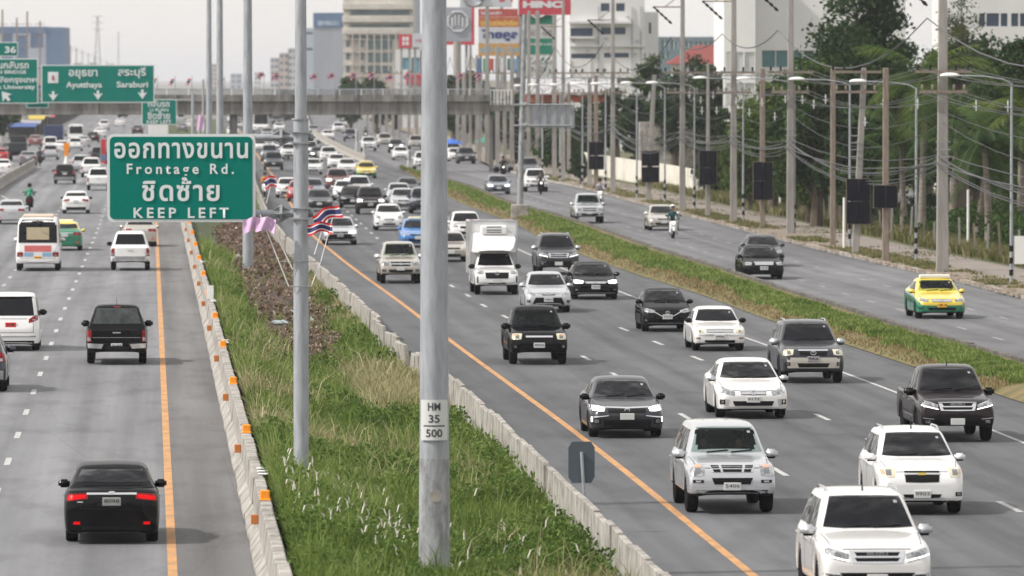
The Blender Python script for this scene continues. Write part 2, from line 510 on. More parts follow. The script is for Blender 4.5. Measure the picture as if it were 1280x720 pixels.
dashes(lambda y: GR(y) + 2.75, G(1120.5,387).y - 1.5 - 10*9.6, 45, 9.6, 2.6, .06, M_faint)
dashes(lambda y: GR(y) + 5.5, G(1132,366.5).y - 1.5 - 12*9.6, 45, 9.6, 2.6, .06, M_faint)

# ------------------------------------------------------------------ median between the two roads
def mz(u, y):
    """height of the median ground, u 0..1 from the left barrier to the right one"""
    z = np.interp(u, [0, .06, .3, .6, .9, 1.0], [.46, .46, -.10, -.35, -.18, -.02])
    z = z + .10*np.sin(y*.21+u*3) * np.sin(u*3.14) + .06*np.sin(y*.53+1.3-u*6)*np.sin(u*3.14)
    return z
def mpos(u, y):
    a = LB(y) + .56; b = RB(y) - .12
    return a + (b - a) * u
ys = np.arange(96, 1500, 3.0); us = np.linspace(0, 1, 13)
V = []; Q = []
for i, y in enumerate(ys):
    for j, u in enumerate(us):
        V.append((float(mpos(u, y)), y, float(mz(u, y))))
nu = len(us)
for i in range(len(ys)-1):
    for j in range(nu-1):
        a = i*nu+j; Q.append((a, a+1, a+1+nu, a+nu))
me = np_mesh('median_ground', V, Q, mats=[M_soil]); 
tag(link('median_ground', me), kind='structure')

# grass strip between the main road and the frontage road, raised, with a low kerb wall on the frontage side
def gz(u, y): return .10 + .22*np.sin(u*3.14)**.7 + .06*np.sin(y*.3)*np.sin(u*3.14)
ys = np.arange(100, 662, 4.0); V = []; Q = []; us = np.linspace(0, 1, 7); nu = 7
for y in ys:
    for u in us:
        a, b = float(GL(y)), float(GR(y)) - .16
        V.append((a+(b-a)*u, y, float(gz(u, y)) if 0 < u < 1 else (.02 if u == 0 else .28)))
for i in range(len(ys)-1):
    for j in range(nu-1):
        a = i*nu+j; Q.append((a, a+1, a+1+nu, a+nu))
me = np_mesh('verge_ground', V, Q, mats=[mat('verge_soil', (0.20,0.145,0.06), .95, col2=(0.055,0.07,0.02), scale=.9)])
tag(link('verge_ground', me), kind='structure')

def wall_run(name, f, x0, x1, z0, z1, y0, y1, m, seg, gap=.02, label=None, cat=None, piece='concrete_block', jit=0.0, taper=0.0, group=None):
    yy = y0; root = empty(name, (float(f(y0)), y0, 0), 0, label, cat, group)
    O = Vector((float(f(y0)), y0, 0)); k = 0
    while yy < y1:
        ye = min(yy + seg, y1) - gap
        a, b = float(f(yy)), float(f(ye)); h = z1 + rnd.uniform(-jit, jit); h2 = h + rnd.uniform(-jit, jit)*.4
        dx = rnd.uniform(-jit, jit)*.5
        mb = MB()
        mb.hexa([(a+x0, yy, z0), (a+x1, yy, z0), (b+x1, ye, z0), (b+x0, ye, z0),
                 (a+x0+taper+dx, yy, h), (a+x1-taper+dx, yy, h), (b+x1-taper+dx, ye, h2), (b+x0+taper+dx, ye, h2)])
        mb.v = [(p[0]-O.x, p[1]-O.y, p[2]) for p in mb.v]
        mb.build(piece, m, root, bev=.012); yy += seg; k += 1
    return root
wall_run('kerb_wall', GR, -.16, 0, 0, .40, 100, 656, mat('blackened_kerb', (.17,.155,.14), .95, col2=(.03,.028,.025), scale=1.6, detail=8), 4.0, label='low concrete kerb wall along the frontage road side of the grass strip', cat='kerb', jit=.02, piece='kerb_stone')
wall_run('kerb', CU, 0, .2, 0, .15, 100, 640, M_conc_old, 4.0, label='cracked low kerb in front of the power poles, right edge of the frontage road', cat='kerb', jit=.03, piece='kerb_stone')

# right verge: weeds, paving, grass
strip('verge', off(CU, .2), off(CU, 2.4), 90, 2500, .125, M_dirt)['kind'] = 'structure'
strip('footpath', off(CU, 2.4), off(CU, 4.9), 90, 2500, .13, M_path)['kind'] = 'structure'
strip('roadside_ground', off(CU, 4.9), off(CU, 60), 90, 2500, .11, mat('roadside_soil', (0.13,0.12,0.06), .95, col2=(.05,.07,.02), scale=.5))['kind'] = 'structure'

# ------------------------------------------------------------------ left median barrier (jersey profile, one object per length)
def jersey(root, f, y0, y1, seg, m, h=.82, side=1, wtop=.2, wbot=.56):
    O = root.location.copy(); yy = y0
    while yy < y1:
        ye = yy + seg - .03
        prof = [(0, 0), (0, .10), (.16, .32), (.20, h), (.20 + wtop, h), (wbot - .02, .25), (wbot, 0)]
        hh = rnd.uniform(-.015, .015); dx = rnd.uniform(-.015, .015)
        mb = MB(); vs = []
        for y in (yy, ye):
            x = float(f(y)) + dx
            for px_, pz in prof: vs.append((x + side*px_ - O.x, y - O.y, pz + (hh if pz > .5 else 0)))
        n = len(prof)
        fs = [(i, i+1, i+1+n, i+n) for i in range(n-1)] + [tuple(range(n)), tuple(reversed(range(n, 2*n))), (0, n, 2*n-1, n-1)]
        mb.add(vs, fs)
        mb.build('barrier_segment', m, root, bev=.015)
        yy += seg
root = empty('concrete_barrier', (float(LB(100)), 100, 0), 0, 'long concrete crash barrier with orange reflectors beside the left road', 'barrier')
jersey(root, LB, 100, 700, 3.0, M_conc_old)
jy = 116.0; k = 0
YR = G(338, 626, .8).y
for i in range(-1, 16):
    y = YR + i * (24.5 if i < 6 else 24.5)
    for (dy, top) in ((0, True), (-1.2, False)):
        x = float(LB(y + dy)); mb = MB()
        ox, oy = x - root.location.x, y + dy - root.location.y
        if top:
            mb.box(ox+.21, ox+.39, oy-.05, oy+.05, .82, 1.0); mb.box(ox+.19, ox+.41, oy-.09, oy+.09, .80, .845)
            o = mb.build('top_reflector', M_orange, root, bev=.02)
        else:
            mb.box(ox+.02, ox+.16, oy-.05, oy+.05, .44, .62)
            mb.build('side_reflector', M_orange2, root, bev=.01)
for y in (G(318,627,.4).y, G(262,410,.4).y + 12, G(262,410,.4).y-26, G(250,370,.4).y + 30):
    mb = MB()
    for j in range(3):                                           # white chevron stripes painted on the slope
        yy = y + j*1.0
        x = float(LB(yy)) - root.location.x; oy = yy - root.location.y
        mb.add([(x+.161-.004, oy, .33), (x+.155, oy+.5, .33), (x+.192, oy+2.1, .78), (x+.192, oy+1.6, .78)], [(0,1,2,3)])
        mb.add([(x+.20, oy+1.6, .843), (x+.2, oy+2.1, .843), (x+.40, oy+2.1, .843), (x+.4, oy+1.6, .843)], [(0,1,2,3)])
    mb.build('chevron_stripe', M_white, root)
mb = MB(); y = G(288,368,1.0).y; x = float(LB(y)) - root.location.x
mb.box(x+.18, x+.42, y-root.location.y-.02, y-root.location.y+.02, .85, 1.32); mb.build('marker_plate', M_white, root)

# ------------------------------------------------------------------ right median barrier: old upright slabs, each its own object
RBO = Vector((float(RB(100)), 100, 0))
root = empty('slab_barrier', RBO, 0, 'weathered wall of upright concrete slabs between the median grass and the oncoming lanes', 'barrier')
yy = 100.0; k = 0
while yy < 640:
    seg = 3.2
    broken = 196 < yy < 226 or rnd.random() < .04
    h = .80 + rnd.uniform(-.04, .04) - (.25 * rnd.random() if broken else 0)
    lean = rnd.uniform(-.02, .02) + (rnd.uniform(-.22, .15) if broken else 0)
    a, b = float(RB(yy)), float(RB(yy + seg - .06)); j = rnd.uniform(-.018, .018)
    a += j; b += j + (rnd.uniform(-.12, .12) if broken else 0)
    mb = MB(); t = .14; ye = yy + seg - (.03 if not broken else .25); dz = rnd.uniform(-.04, .04)
    mb.hexa([(a-t-RBO.x, yy-100, -.1), (a-RBO.x, yy-100, -.1), (b-RBO.x, ye-100, -.1), (b-t-RBO.x, ye-100, -.1),
             (a-t+lean+.02-RBO.x, yy-100, h), (a+lean-RBO.x, yy-100, h), (b+lean-RBO.x, ye-100, h+dz), (b-t+lean+.02-RBO.x, ye-100, h+dz)])
    mb.build('concrete_slab', M_conc_old, root, bev=.012)
    yy += seg

# ------------------------------------------------------------------ far divider and left divider
root = empty('concrete_divider', (float(FB(705)), 705, 0), 0, 'pale concrete divider wall right of the queue of oncoming cars, before the footbridge', 'barrier')
jersey(root, FB, 705, 1100, 4.0, M_conc, h=.85)
FB2 = lambda y: FB(1100.) + (np.asarray(y, float) - 1100) * -.031 + 0
root = empty('concrete_divider', (float(FB2(1130)), 1130, 0), 0, 'far stretch of pale divider wall running under the footbridge to the horizon', 'barrier')
jersey(root, FB2, 1100, 2000, 8.0, M_conc, h=.85)
LD = lambda y: OL(y) - 11.9 + np.clip((np.asarray(y, float) - 560) * .006, 0, 1.1)
root = empty('concrete_divider', (float(LD(440)), 440, 0), 0, 'grey divider barrier at the far left between the highway and the left frontage lanes', 'barrier')
jersey(root, LD, 430, 668, 3.0, M_conc_old, h=.85, side=-1)
mb = MB(); 
tag(strip('verge', off(LD, -4), off(LD, .02), 300, 540, .05, M_dirt), kind='structure')
# ------------------------------------------------------------------ signs
def put_text(s, wpx, hpx, cx, cy, Y, parent, m, bold=.012, dy=-.03, sp=1.0):
    a = S(cx, cy, Y); sc = Y/F
    me = text_mesh(s, wpx*sc, hpx*sc, m, bold, sp=sp)
    o = link('lettering', me, parent, Vector((a.x, Y+dy, a.z)) - parent.matrix_basis.translation - (parent.parent.matrix_basis.translation if parent.parent else Vector()))
    return o
def rrect(x0, x1, z0, z1, r, y, n=5):
    out = []
    for cx, cz, a0 in ((x1-r, z1-r, 0), (x0+r, z1-r, 90), (x0+r, z0+r, 180), (x1-r, z0+r, 270)):
        for k in range(n+1):
            a = R(a0+90*k/n); out.append((cx+r*math.cos(a), y, cz+r*math.sin(a)))
    return out
def panel(parent, O, x0, x1, y0, y1, Y, rim=.06, rad=.12, m=None, th=.05, slots=None):
    a, b = S(x0, y1, Y)-O, S(x1, y0, Y)-O
    def plate(name, ins, yf, yb, mm, r):
        p = rrect(a.x+ins, b.x-ins, a.z+ins, b.z-ins, r, 0)
        n = len(p); mb = MB()
        mb.add([(q[0], Y-O.y+yf, q[2]) for q in p]+[(q[0], Y-O.y+yb, q[2]) for q in p],
               [tuple(range(n)), tuple(reversed(range(n, 2*n)))]+[(i, (i+1) % n, n+(i+1) % n, n+i) for i in range(n)])
        return mb.build(name, mm, parent)
    plate('sign_rim', 0, 0, th, M_greenb, rad)
    return plate('sign_face', rim, -.012, -.002, m or M_green, max(.01, rad-rim*.6))
def big_pole(px, pyb, r0, r1, H, label, m=None, Y=None, x_off=0, cat='lamp post', name='lamp_post', rough=True):
    g = G(px, pyb) if Y is None else S(px, pyb, Y)
    z0 = -.15
    o = empty(name, (g.x, g.y, 0), 0, label, cat)
    n = 24; mb = MB(); mb.lathe([(r0, z0), (r0, .1), (r0+(r1-r0)*.3, H*.3), (r0+(r1-r0)*.65, H*.65), (r1, H)], n=n)
    mb.build('pole', m or M_galv, o, smooth=True)
    return o
def lum_arm(o, H, L, side=-1, m=None, head=(.75, .14, .11), drop=.0, hm=None, thick=.035, rise=.35):
    mb = MB(); mb.tube([(0, 0, H-.5), (side*L*.15, 0, H-.5+rise*.55), (side*L*.5, 0, H-.5+rise*.9), (side*L, 0, H-.5+rise)], thick, 8)
    mb.build('arm', m or M_galv, o, smooth=True)
    bm = bmesh.new(); bmesh.ops.create_uvsphere(bm, u_segments=12, v_segments=8, radius=1)
    for v in bm.verts:
        v.co.x *= head[0]/2; v.co.y *= head[1]*1.1; v.co.z *= head[2]
        if v.co.z < -head[2]*.3: v.co.z = -head[2]*.3
        v.co.x += side*(L+head[0]*.4); v.co.z += H-.5+rise
    me = bpy.data.meshes.new('lamp_head'); bm.to_mesh(me); bm.free(); me.materials.append(hm or M_white)
    for f_ in me.polygons: f_.use_smooth = True
    link('lamp_head', me, o)

# tall lamp poles on the median
p1 = big_pole(543, 722, .268, .178, 16, 'thick tall grey lamp pole in the median with the HM 35 500 plate', M_galv)
mb = MB(); z0 = S(543, 592, 126.5).z; mb.lathe([(.285, .0), (.275, .1), (.262, z0+.4), (.253, z0+.8)], n=24)
mb.build('stained_base', M_galv_dark, p1, smooth=True)
for pyc in (549,):                                       # collar joints
    mb = MB(); mb.lathe([(.2, 10.2), (.235, 10.2), (.235, 10.35), (.2, 10.35)], n=24); mb.build('collar', M_galv, p1)
Yp = p1.location.y
a = S(528, 549.5, Yp); b = S(558, 499, Yp)
mb = MB(); n = 10; vs = []
rr = .292
for k in range(n+1):                                     # plate curved round the pole
    an = R(-90-52+104*k/n); vs += [(rr*math.cos(an), rr*math.sin(an), a.z), (rr*math.cos(an), rr*math.sin(an), b.z), ((rr-.012)*math.cos(an), (rr-.012)*math.sin(an), a.z), ((rr-.012)*math.cos(an), (rr-.012)*math.sin(an), b.z)]
fs = []
for k in range(n): q = k*4; fs += [(q, q+4, q+5, q+1), (q+2, q+3, q+7, q+6), (q, q+2, q+6, q+4), (q+1, q+5, q+7, q+3)]
mb.add(vs, fs); pl = mb.build('distance_plate', M_plate, p1, smooth=True)
for s_, w_, h_, cy in (('HM', 16, 10, 507.5), ('35', 14, 10, 522.5), ('500', 21, 10, 540.5)):
    me = text_mesh(s_, w_*Yp/F, h_*Yp/F, M_ink, .02); zc = S(543, cy, Yp).z
    for v in me.vertices:
        an = -math.pi/2 + v.co.x/rr; v.co.y = (rr+.004)*math.sin(an); v.co.x = (rr+.004)*math.cos(an)
    link('lettering', me, pl, (0, 0, zc))
mb = MB(); zc = S(543, 531.5, Yp).z
mb.add([((rr+.004)*math.cos(R(-90+d)), (rr+.004)*math.sin(R(-90+d)), zc+e) for e in (-.012, .012) for d in (-38, -19, 0, 19, 38)], [(k, k+1, k+6, k+5) for k in range(4)]); mb.build('lettering', M_ink, pl)
mb = MB(); mb.lathe([(.0, 0), (.11, 0), (.11, .012), (0, .012)], (0, 0, 0), 12, axis='y'); zc = S(545, 619, Yp).z
o = mb.build('inspection_cover', M_conc, p1, loc=(.03, -.288, zc))
lum_arm(p1, 15.9, 2.2, 1); lum_arm(p1, 15.9, 2.2, -1)
for (px, pyb, lb) in ((310, 341, 'second tall lamp pole rising behind the right end of the big sign'), (275, 276, 'third tall lamp pole, the middle one of the three above the sign'), (261.5, 246, 'fourth tall lamp pole, leftmost of the three above the sign')):
    o = big_pole(px, pyb, .245, .16, 18, lb); lum_arm(o, 17.9, 2.2, 1); lum_arm(o, 17.9, 2.2, -1)
    mb = MB(); mb.lathe([(.30, -.1), (.30, .12)], n=12); mb.build('base_collar', M_galv_dark, o)

# frontage road sign on its cantilever pole
SP = G(376.5, 636); YS = SP.y
o = empty('sign_post', SP, 0, 'grey steel pole carrying the big green frontage road sign on two arms', 'sign post')
mb = MB(); r0 = .152; mb.lathe([(r0+.09, -.1), (r0+.07, .05), (r0+.01, .25), (r0, .5), (r0-.002, S(0, 148, YS).z)], n=24); mb.build('lower_pole', M_galv, o, smooth=True)
mb = MB(); mb.lathe([(r0+.03, S(0, 149.5, YS).z), (r0+.03, S(0, 148, YS).z)], n=24)
mb.lathe([(r0-.03, S(0, 148, YS).z), (r0-.05, 12.5)], n=24); mb.build('upper_pole', M_galv, o, smooth=True)
lum_arm(o, 12.4, 2.2, -1); lum_arm(o, 12.4, 2.2, 1)
for yy, nm in ((172, 'upper'), (267, 'lower')):
    A = S(312, yy, YS) - SP; B = S(391.5, yy, YS) - SP
    mb = MB(); mb.tube([(A.x, .22, A.z), (B.x, .22, A.z)], .075, 14); o2 = mb.build('arm', M_galv, o, smooth=True)
    mb = MB(); fx = S(351, yy, YS).x - SP.x
    for ang in range(0, 360, 60):                       # gusset plates of the flange joint
        c_, s_ = math.cos(R(ang)), math.sin(R(ang)); w_ = .012
        for (xa_, xb_) in ((fx-.01, fx-.18), (fx+.01, fx+.20)):
            mb.add([(xa_, .22+c_*.07-s_*w_, A.z+s_*.07+c_*w_), (xa_, .22+c_*.19-s_*w_, A.z+s_*.19+c_*w_), (xb_, .22+c_*.07-s_*w_, A.z+s_*.07+c_*w_),
                    (xa_, .22+c_*.07+s_*w_, A.z+s_*.07-c_*w_), (xa_, .22+c_*.19+s_*w_, A.z+s_*.19-c_*w_), (xb_, .22+c_*.07+s_*w_, A.z+s_*.07-c_*w_)],
                   [(0,1,2), (5,4,3), (0,3,4,1), (1,4,5,2), (2,5,3,0)])
    mb.lathe([(.20, -.028), (.20, .028)], (fx, .22, A.z), 6, axis='x')
    mb.build('flange', M_steel, o2)
    mb = MB(); mb.tube([(-.2, .12, A.z), (.2, .12, A.z)], .03, 6); mb.box(-.19, .19, -.17, .25, A.z-.12, A.z-.09); mb.box(-.19, .19, -.17, .25, A.z+.09, A.z+.12); mb.build('clamp', M_steel, o2)
sg = empty('road_sign', S(226, 222, YS), 0, 'large green sign reading Frontage Rd. KEEP LEFT in Thai and English', 'road sign')
O = sg.location.copy()
panel(sg, O, 134, 319, 167.5, 277.5, YS+.02, rim=.055, rad=.13)
mb = MB()
for px_ in (165, 225, 287):
    a = S(px_, 170, YS)-O; b = S(px_, 275, YS)-O
    mb.box(a.x-.03, a.x+.03, .07, .13, b.z, a.z)
mb.build('back_rail', M_galv, sg)
def sgt(s, w_, h_, cx, cy, bold=.015, sp=1.0): put_text(s, w_, h_, cx, cy, YS+.02, sg, M_greenb, bold, sp=sp)
sgt('ออกทางขนาน', 167, 20, 226.5, 188, .022, 1.12)
sgt('Frontage Rd.', 134, 17, 225.5, 213, .02, 1.45)
sgt('ชิดซ้าย', 97, 30, 226, 236.5, .022, 1.1)
sgt('KEEP LEFT', 119, 13, 226.5, 266, .022, 1.45)

# flags on thin sticks tied to the sign pole
def flag(O, x0, y0, w_, h_, ang, Yl, mats3, parent, amp=.06, cols=None):
    """waving cloth; corner at (x0,z0) local metres, width w_, height h_, tilted by ang"""
    nx, nz = 14, 10; vs = []; fs = []; mi = []
    c_, s_ = math.cos(ang), math.sin(ang)
    for j in range(nz+1):
        for i in range(nx+1):
            u, v = i/nx, j/nz
            a = u*w_; b = -v*h_*(1-.12*math.sin(u*3)) - .06*math.sin(u*7+1)*w_
            dy = amp*math.sin(u*9+v*2.2)*(.3+u)
            vs.append((x0+a*c_-b*s_, Yl+dy, y0+a*s_+b*c_))
    for j in range(nz):
        for i in range(nx):
            a = j*(nx+1)+i; fs.append((a, a+1, a+nx+2, a+nx+1))
            v = (j+.5)/nz
            if len(mats3) == 1: k = 0
            else: k = 0 if v < .18 or v > .82 else (1 if v < .35 or v > .65 else 2)
            mi.append(k)
    me = bpy.data.meshes.new('cloth'); me.from_pydata(vs, [], fs)
    for m_ in mats3: me.materials.append(m_)
    me.polygons.foreach_set('material_index', mi)
    for f_ in me.polygons: f_.use_smooth = True
    return link('cloth', me, parent)
FM = (M_red, M_fwhite, M_blue)
def stick(pts, Y, O, parent, r=.012):
    mb = MB(); mb.tube([S(x, y, Y)-O for x, y in pts], r, 6); mb.build('stick', M_white, parent)
for (label, ps, fl) in (('Thai flag on a white stick right of the sign pole', [(389, 358), (401, 327), (417, 268)], 0),
                        ('second Thai flag on the shorter stick nearest the sign pole', [(393, 318), (405, 280)], 1)):
    Of = S(392, 340, YS); f_ = empty('flag', Of, 0, label, 'flag', 'flags tied to the sign pole')
    stick(ps, YS-.1-.15*fl, Of, f_)
    sc = YS/F
    if fl == 0: q = S(389, 269, YS-.2)-Of; flag(Of, q.x, q.z, 36*sc, 17*sc, R(24), -.2, FM, f_, .035)
    else: q = S(384, 281, YS-.3)-Of; flag(Of, q.x, q.z+.02, 31*sc, 14*sc, R(4), -.34, FM, f_)
for (label, ps, fl) in (('lilac cloth flag drooping below the sign left of the pole', [(361, 358), (325, 268)], 0), ('second lilac flag with its stick crossing the pole foot', [(366, 337), (334, 270)], 1)):
    Of = S(355, 330, YS); f_ = empty('flag', Of, 0, label, 'flag', 'flags tied to the sign pole')
    stick(ps, YS-.12-.1*fl, Of, f_); sc = YS/F
    if fl == 0: q = S(303, 274, YS-.2)-Of; flag(Of, q.x, q.z, 26*sc, 17*sc, R(6), -.2, (M_pink,), f_, .08)
    else: q = S(321, 271, YS-.3)-Of; flag(Of, q.x, q.z, 24*sc, 18*sc, R(-6), -.3, (M_pink,), f_, .08)
br = empty('flag_bracket', S(376, 340, YS), 0, 'thin wire bracket on the sign pole holding the flag sticks', 'bracket'); Ob = br.location.copy()
for pts in ([(349, 327), (403, 327)], [(361, 358), (390, 358)], ):
    mb = MB(); mb.tube([S(x, y, YS-.17)-Ob for x, y in pts], .010, 5); mb.build('wire', M_steel, br)
# flags further back on the lamp pole behind the sign
Y2 = G(310, 341).y
Of = S(332, 240, Y2)
for k, (lb, ps, x, y, w_, h_, a, mm) in enumerate((('Thai flag on sticks beside the orange line left of the sign pole', [(333, 254), (341, 222)], 329, 222, 15, 15, .2, FM),
     )):
    f_ = empty('flag', Of, 0, lb, 'flag', 'flags on the second lamp pole'); stick(ps, Y2-.1, Of, f_, .02); q = S(x, y, Y2-.2)-Of; sc = Y2/F
    flag(Of, q.x, q.z, w_*sc, h_*sc, a, -.2-.1*k, mm, f_, .05)
Y3 = 560.; Of = S(250, 155, Y3); f_ = empty('flag', Of, 0, 'lilac cloth hanging left of the leftmost tall lamp pole above the sign', 'flag'); stick([(247, 172), (253, 140)], Y3, Of, f_, .03); q = S(246, 144, Y3)-Of; flag(Of, q.x, q.z, 9*Y3/F, 20*Y3/F, 0, 0, (M_pink,), f_, .1)
Y4 = 680.; Of = G(129, 206); f_ = empty('banner', Of, 0, 'narrow red and blue banner on a post left of the big sign', 'banner'); 
sc = Of.y/F
mb = MB(); mb.tube([(-.25, 0, 0), (-.25, 0, 38*sc)], .05, 6); mb.build('post', M_steel, f_)
for (z0, z1, m_) in ((22, 32, M_red), (13, 22, P['red']), (5, 13, mat('banner_blue', (.10,.16,.3), .7)), (1, 5, M_red)):
    mb = MB(); mb.box(-.2, .30, -.02, .02, z0*sc, z1*sc); mb.build('banner_cloth', m_, f_)

# u-turn sign and gantry signs
YU = 590.
us = G(241, 98+HC*F/YU); 
o = empty('sign_post', (S(241, 120, YU).x, YU, 0), 0, 'thin grey post with two arms holding the small u-turn sign', 'sign post'); Oo = o.location.copy()
mb = MB(); mb.lathe([(.16, 0), (.13, S(0, 117, YU).z)], n=12); mb.build('post', M_galv, o, smooth=True)
for yy in (125, 152): mb = MB(); a = S(218, yy, YU)-Oo; mb.tube([(a.x, .1, a.z), (.3, .1, a.z)], .06, 8); mb.build('arm', M_galv, o)
o = empty('post', (S(254, 120, YU+30).x, YU+30, 0), 0, 'bare grey post right of the small u-turn sign', 'post'); mb = MB(); mb.lathe([(.13, 0), (.10, S(0, 99, YU+30).z)], n=10); mb.build('shaft', M_galv, o)
sg = empty('road_sign', S(199, 140, YU), 0, 'small green u-turn keep left sign above the white lorry', 'road sign'); O = sg.location.copy()
panel(sg, O, 177, 221, 124, 156, YU, rim=.07, rad=.1)
for s_, w_, h_, cx, cy in (('กลับรถ', 27, 8.5, 198.5, 129.5), ('U-TURN', 23, 3.6, 199, 137.5), ('ชิดซ้าย', 28, 10, 198.5, 144), ('KEEP LEFT', 31, 4.2, 199, 152.3)):
    put_text(s_, w_, h_, cx, cy, YU, sg, M_greenb, .02, -.05)
YG = 560.
gt = empty('sign_gantry', (S(-40, 100, YG).x, YG+.5, 0), 0, 'steel gantry behind the two wide green direction signs', 'gantry'); O = gt.location.copy()
mb = MB()
for yy in (84, 124): a = S(-60, yy, YG)-O; b = S(190, yy, YG)-O; mb.tube([(a.x, 0, a.z), (b.x, 0, a.z)], .10, 8)
mb.build('beam', M_galv, gt)
mb = MB(); a = S(-58, 100, YG)-O; mb.lathe([(.25, 0), (.2, S(0, 80, YG).z)], (a.x, .2, 0), 12); mb.build('post', M_galv, gt)
sg = empty('road_sign', S(122, 105, YG), 0, 'wide green sign pointing to Ayutthaya and Saraburi with three down arrows', 'road sign'); O = sg.location.copy()
panel(sg, O, 51.5, 193, 81, 128.5, YG, rim=.08, rad=.08)
for s_, w_, h_, cx, cy in (('อยุธยา', 36, 11.5, 104, 93), ('Ayutthaya', 45, 9.5, 105, 107), ('สระบุรี', 35, 14, 165, 91), ('Saraburi', 39, 7.5, 165.5, 105.5)):
    put_text(s_, w_, h_, cx, cy, YG, sg, M_greenb, .02, -.06)
mb = MB(); a, b = S(60, 104, YG)-O, S(73, 90, YG)-O; mb.box(a.x, b.x, -.045, -.013, a.z, b.z); sh = mb.build('route_shield', M_greenb, sg, bev=.02)
put_text('1', 2.6, 6, 66.5, 97.5, YG, sg, mat('shield_red', (.4,.03,.05), .5), .02, -.09)
def arrow(sg, O, cx, cy, s, ang, Y):
    pts = [(-.13,.5),(.13,.5),(.13,.1),(.5,.22),(0,-.5),(-.5,.22),(-.13,.1)]; sc = s*Y/F; c = S(cx, cy, Y)-O
    ca, sa = math.cos(ang), math.sin(ang)
    vs = [(c.x+(x*ca-z*sa)*sc, -.05, c.z+(x*sa+z*ca)*sc) for x, z in pts]; mb = MB()
    mb.add(vs, [(0,1,2,6), (6,2,3,4), (6,4,5)]); mb.build('arrow', M_greenb, sg)
for cx in (66.5, 122.5, 178): arrow(sg, O, cx, 120-(cx-66)*.02, 12, 0, YG)
sg = empty('road_sign', S(10, 100, YG), 0, 'green sign naming the university cut by the left edge', 'road sign'); O = sg.location.copy()
panel(sg, O, -62, 47.5, 73, 129.5, YG+.03, rim=.08, rad=.08)
for s_, w_, h_, cx, cy in (('สะพานกลับรถ', 62, 9.5, 5, 81), ('TURN BRIDGE', 52, 4.5, 7, 90), ('มหาวิทยาลัยกรุงเทพ', 88, 10, 2.5, 100.5), ('Bangkok University', 74, 7, 7, 109.5)):
    put_text(s_, w_, h_, cx, cy, YG+.03, sg, M_greenb, .02, -.06)
arrow(sg, O, 7, 120, 15, R(-140), YG)
sg = empty('road_sign', S(10, 60, YG), 0, 'small green exit number 36 tab on top of the university sign', 'road sign'); O = sg.location.copy()
panel(sg, O, -14, 22.5, 52.5, 70.5, YG+.03, rim=.07, rad=.08)
put_text('36', 14, 8.5, 13, 62, YG+.03, sg, M_greenb, .03, -.06)
sg = empty('road_sign', S(47, 132, 620.), 0, 'narrow green sign strip on the bridge below the direction signs', 'road sign'); O = sg.location.copy()
panel(sg, O, 33, 61, 128, 135, 625., rim=.05, rad=.05); put_text('กลับรถ', 20, 3.5, 47, 131.5, 625., sg, M_dark, .02, -.06)

# ------------------------------------------------------------------ footbridge
YB = 642.
def zb_(py): return S(0, py, YB).z
xl, xr = S(-120, 0, YB).x, S(613, 0, YB).x
br = empty('footbridge', (xl, YB, 0), 0, 'long concrete footbridge with railings crossing every lane', 'bridge'); O = br.location.copy(); Lx = xr-xl
nseg = 9
for i in range(nseg):                                     # girders span by span
    a, b = Lx*i/nseg, Lx*(i+1)/nseg-.05
    mb = MB(); mb.box(a, b, 0, 2.6, zb_(143.5), zb_(127)); mb.build('girder', M_conc_bridge, br, bev=.04)
mb = MB(); mb.box(0, Lx, -.25, 2.9, zb_(127)+.005, zb_(123.5)); mb.build('deck', M_conc_bridge, br)
mb = MB(); mb.box(0, Lx, -.22, -.10, zb_(123.5)+.004, zb_(118.5)); mb.box(0, Lx, 2.7, 2.82, zb_(123.5)+.004, zb_(118.5)); mb.build('parapet', M_conc_bridge, br)
mb = MB(); x = .1
while x < Lx:
    mb.box(x-.022, x+.022, -.19, -.15, zb_(118.5)+.003, zb_(111.8)); mb.box(x-.022, x+.022, 2.73, 2.77, zb_(118.5)+.003, zb_(111.8)); x += .16
mb.build('baluster_row', M_steel, br)['kind'] = 'stuff'
n = 0; mb = MB()
x = .3
while x < Lx: mb.box(x-.04, x+.04, -.25, -.191, zb_(119), zb_(111.5)); x += 2.0
mb.build('railing_post', M_white, br)
for z in (zb_(111.5),):
    mb = MB(); mb.tube([(0, -.16, z), (Lx, -.16, z)], .05, 6); mb.tube([(0, 2.76, z), (Lx, 2.76, z)], .05, 6); mb.build('handrail', M_galv, br)
for px_ in (541, 291, -45, 614):
    a = S(px_, 100, YB).x-xl; pw = .2 if px_ > 600 else .35; mb = MB(); mb.box(a-pw, a+pw, .6, 2.0, -.1, zb_(143.5)-.01); mb.build('pier', M_conc_bridge, br, bev=.05)
# railing panels seen at right: white frame stairs
mb = MB(); a0 = S(612, 0, YB).x-xl; a1 = S(640, 0, YB).x-xl
mb.box(a0+.06, a1, .0, 2.4, zb_(139), zb_(131)); mb.build('landing', M_conc_bridge, br, bev=.03)
mb = MB()
for k in range(7): x = a0+.1+(a1-a0-.15)*k/6; mb.box(x-.04, x+.04, -.10, -.04, zb_(131)+.004, zb_(113))
mb.box(a0, a1, -.1, -.04, zb_(127.5), zb_(126.8)); mb.box(a0, a1, -.1, -.04, zb_(113)+.003, zb_(112.2)); mb.build('landing_rail', M_white, br)
for k in range(14):                                       # stairs down the far side, one object per step
    mb = MB(); mb.box(a1+.25*k*.9+.05, a1+.25*(k+1)*.9+.04, .2, 2.2, zb_(139)-.35*k-.2, zb_(131)-.35*k-.6); mb.build('stair_step', M_conc_bridge, br)
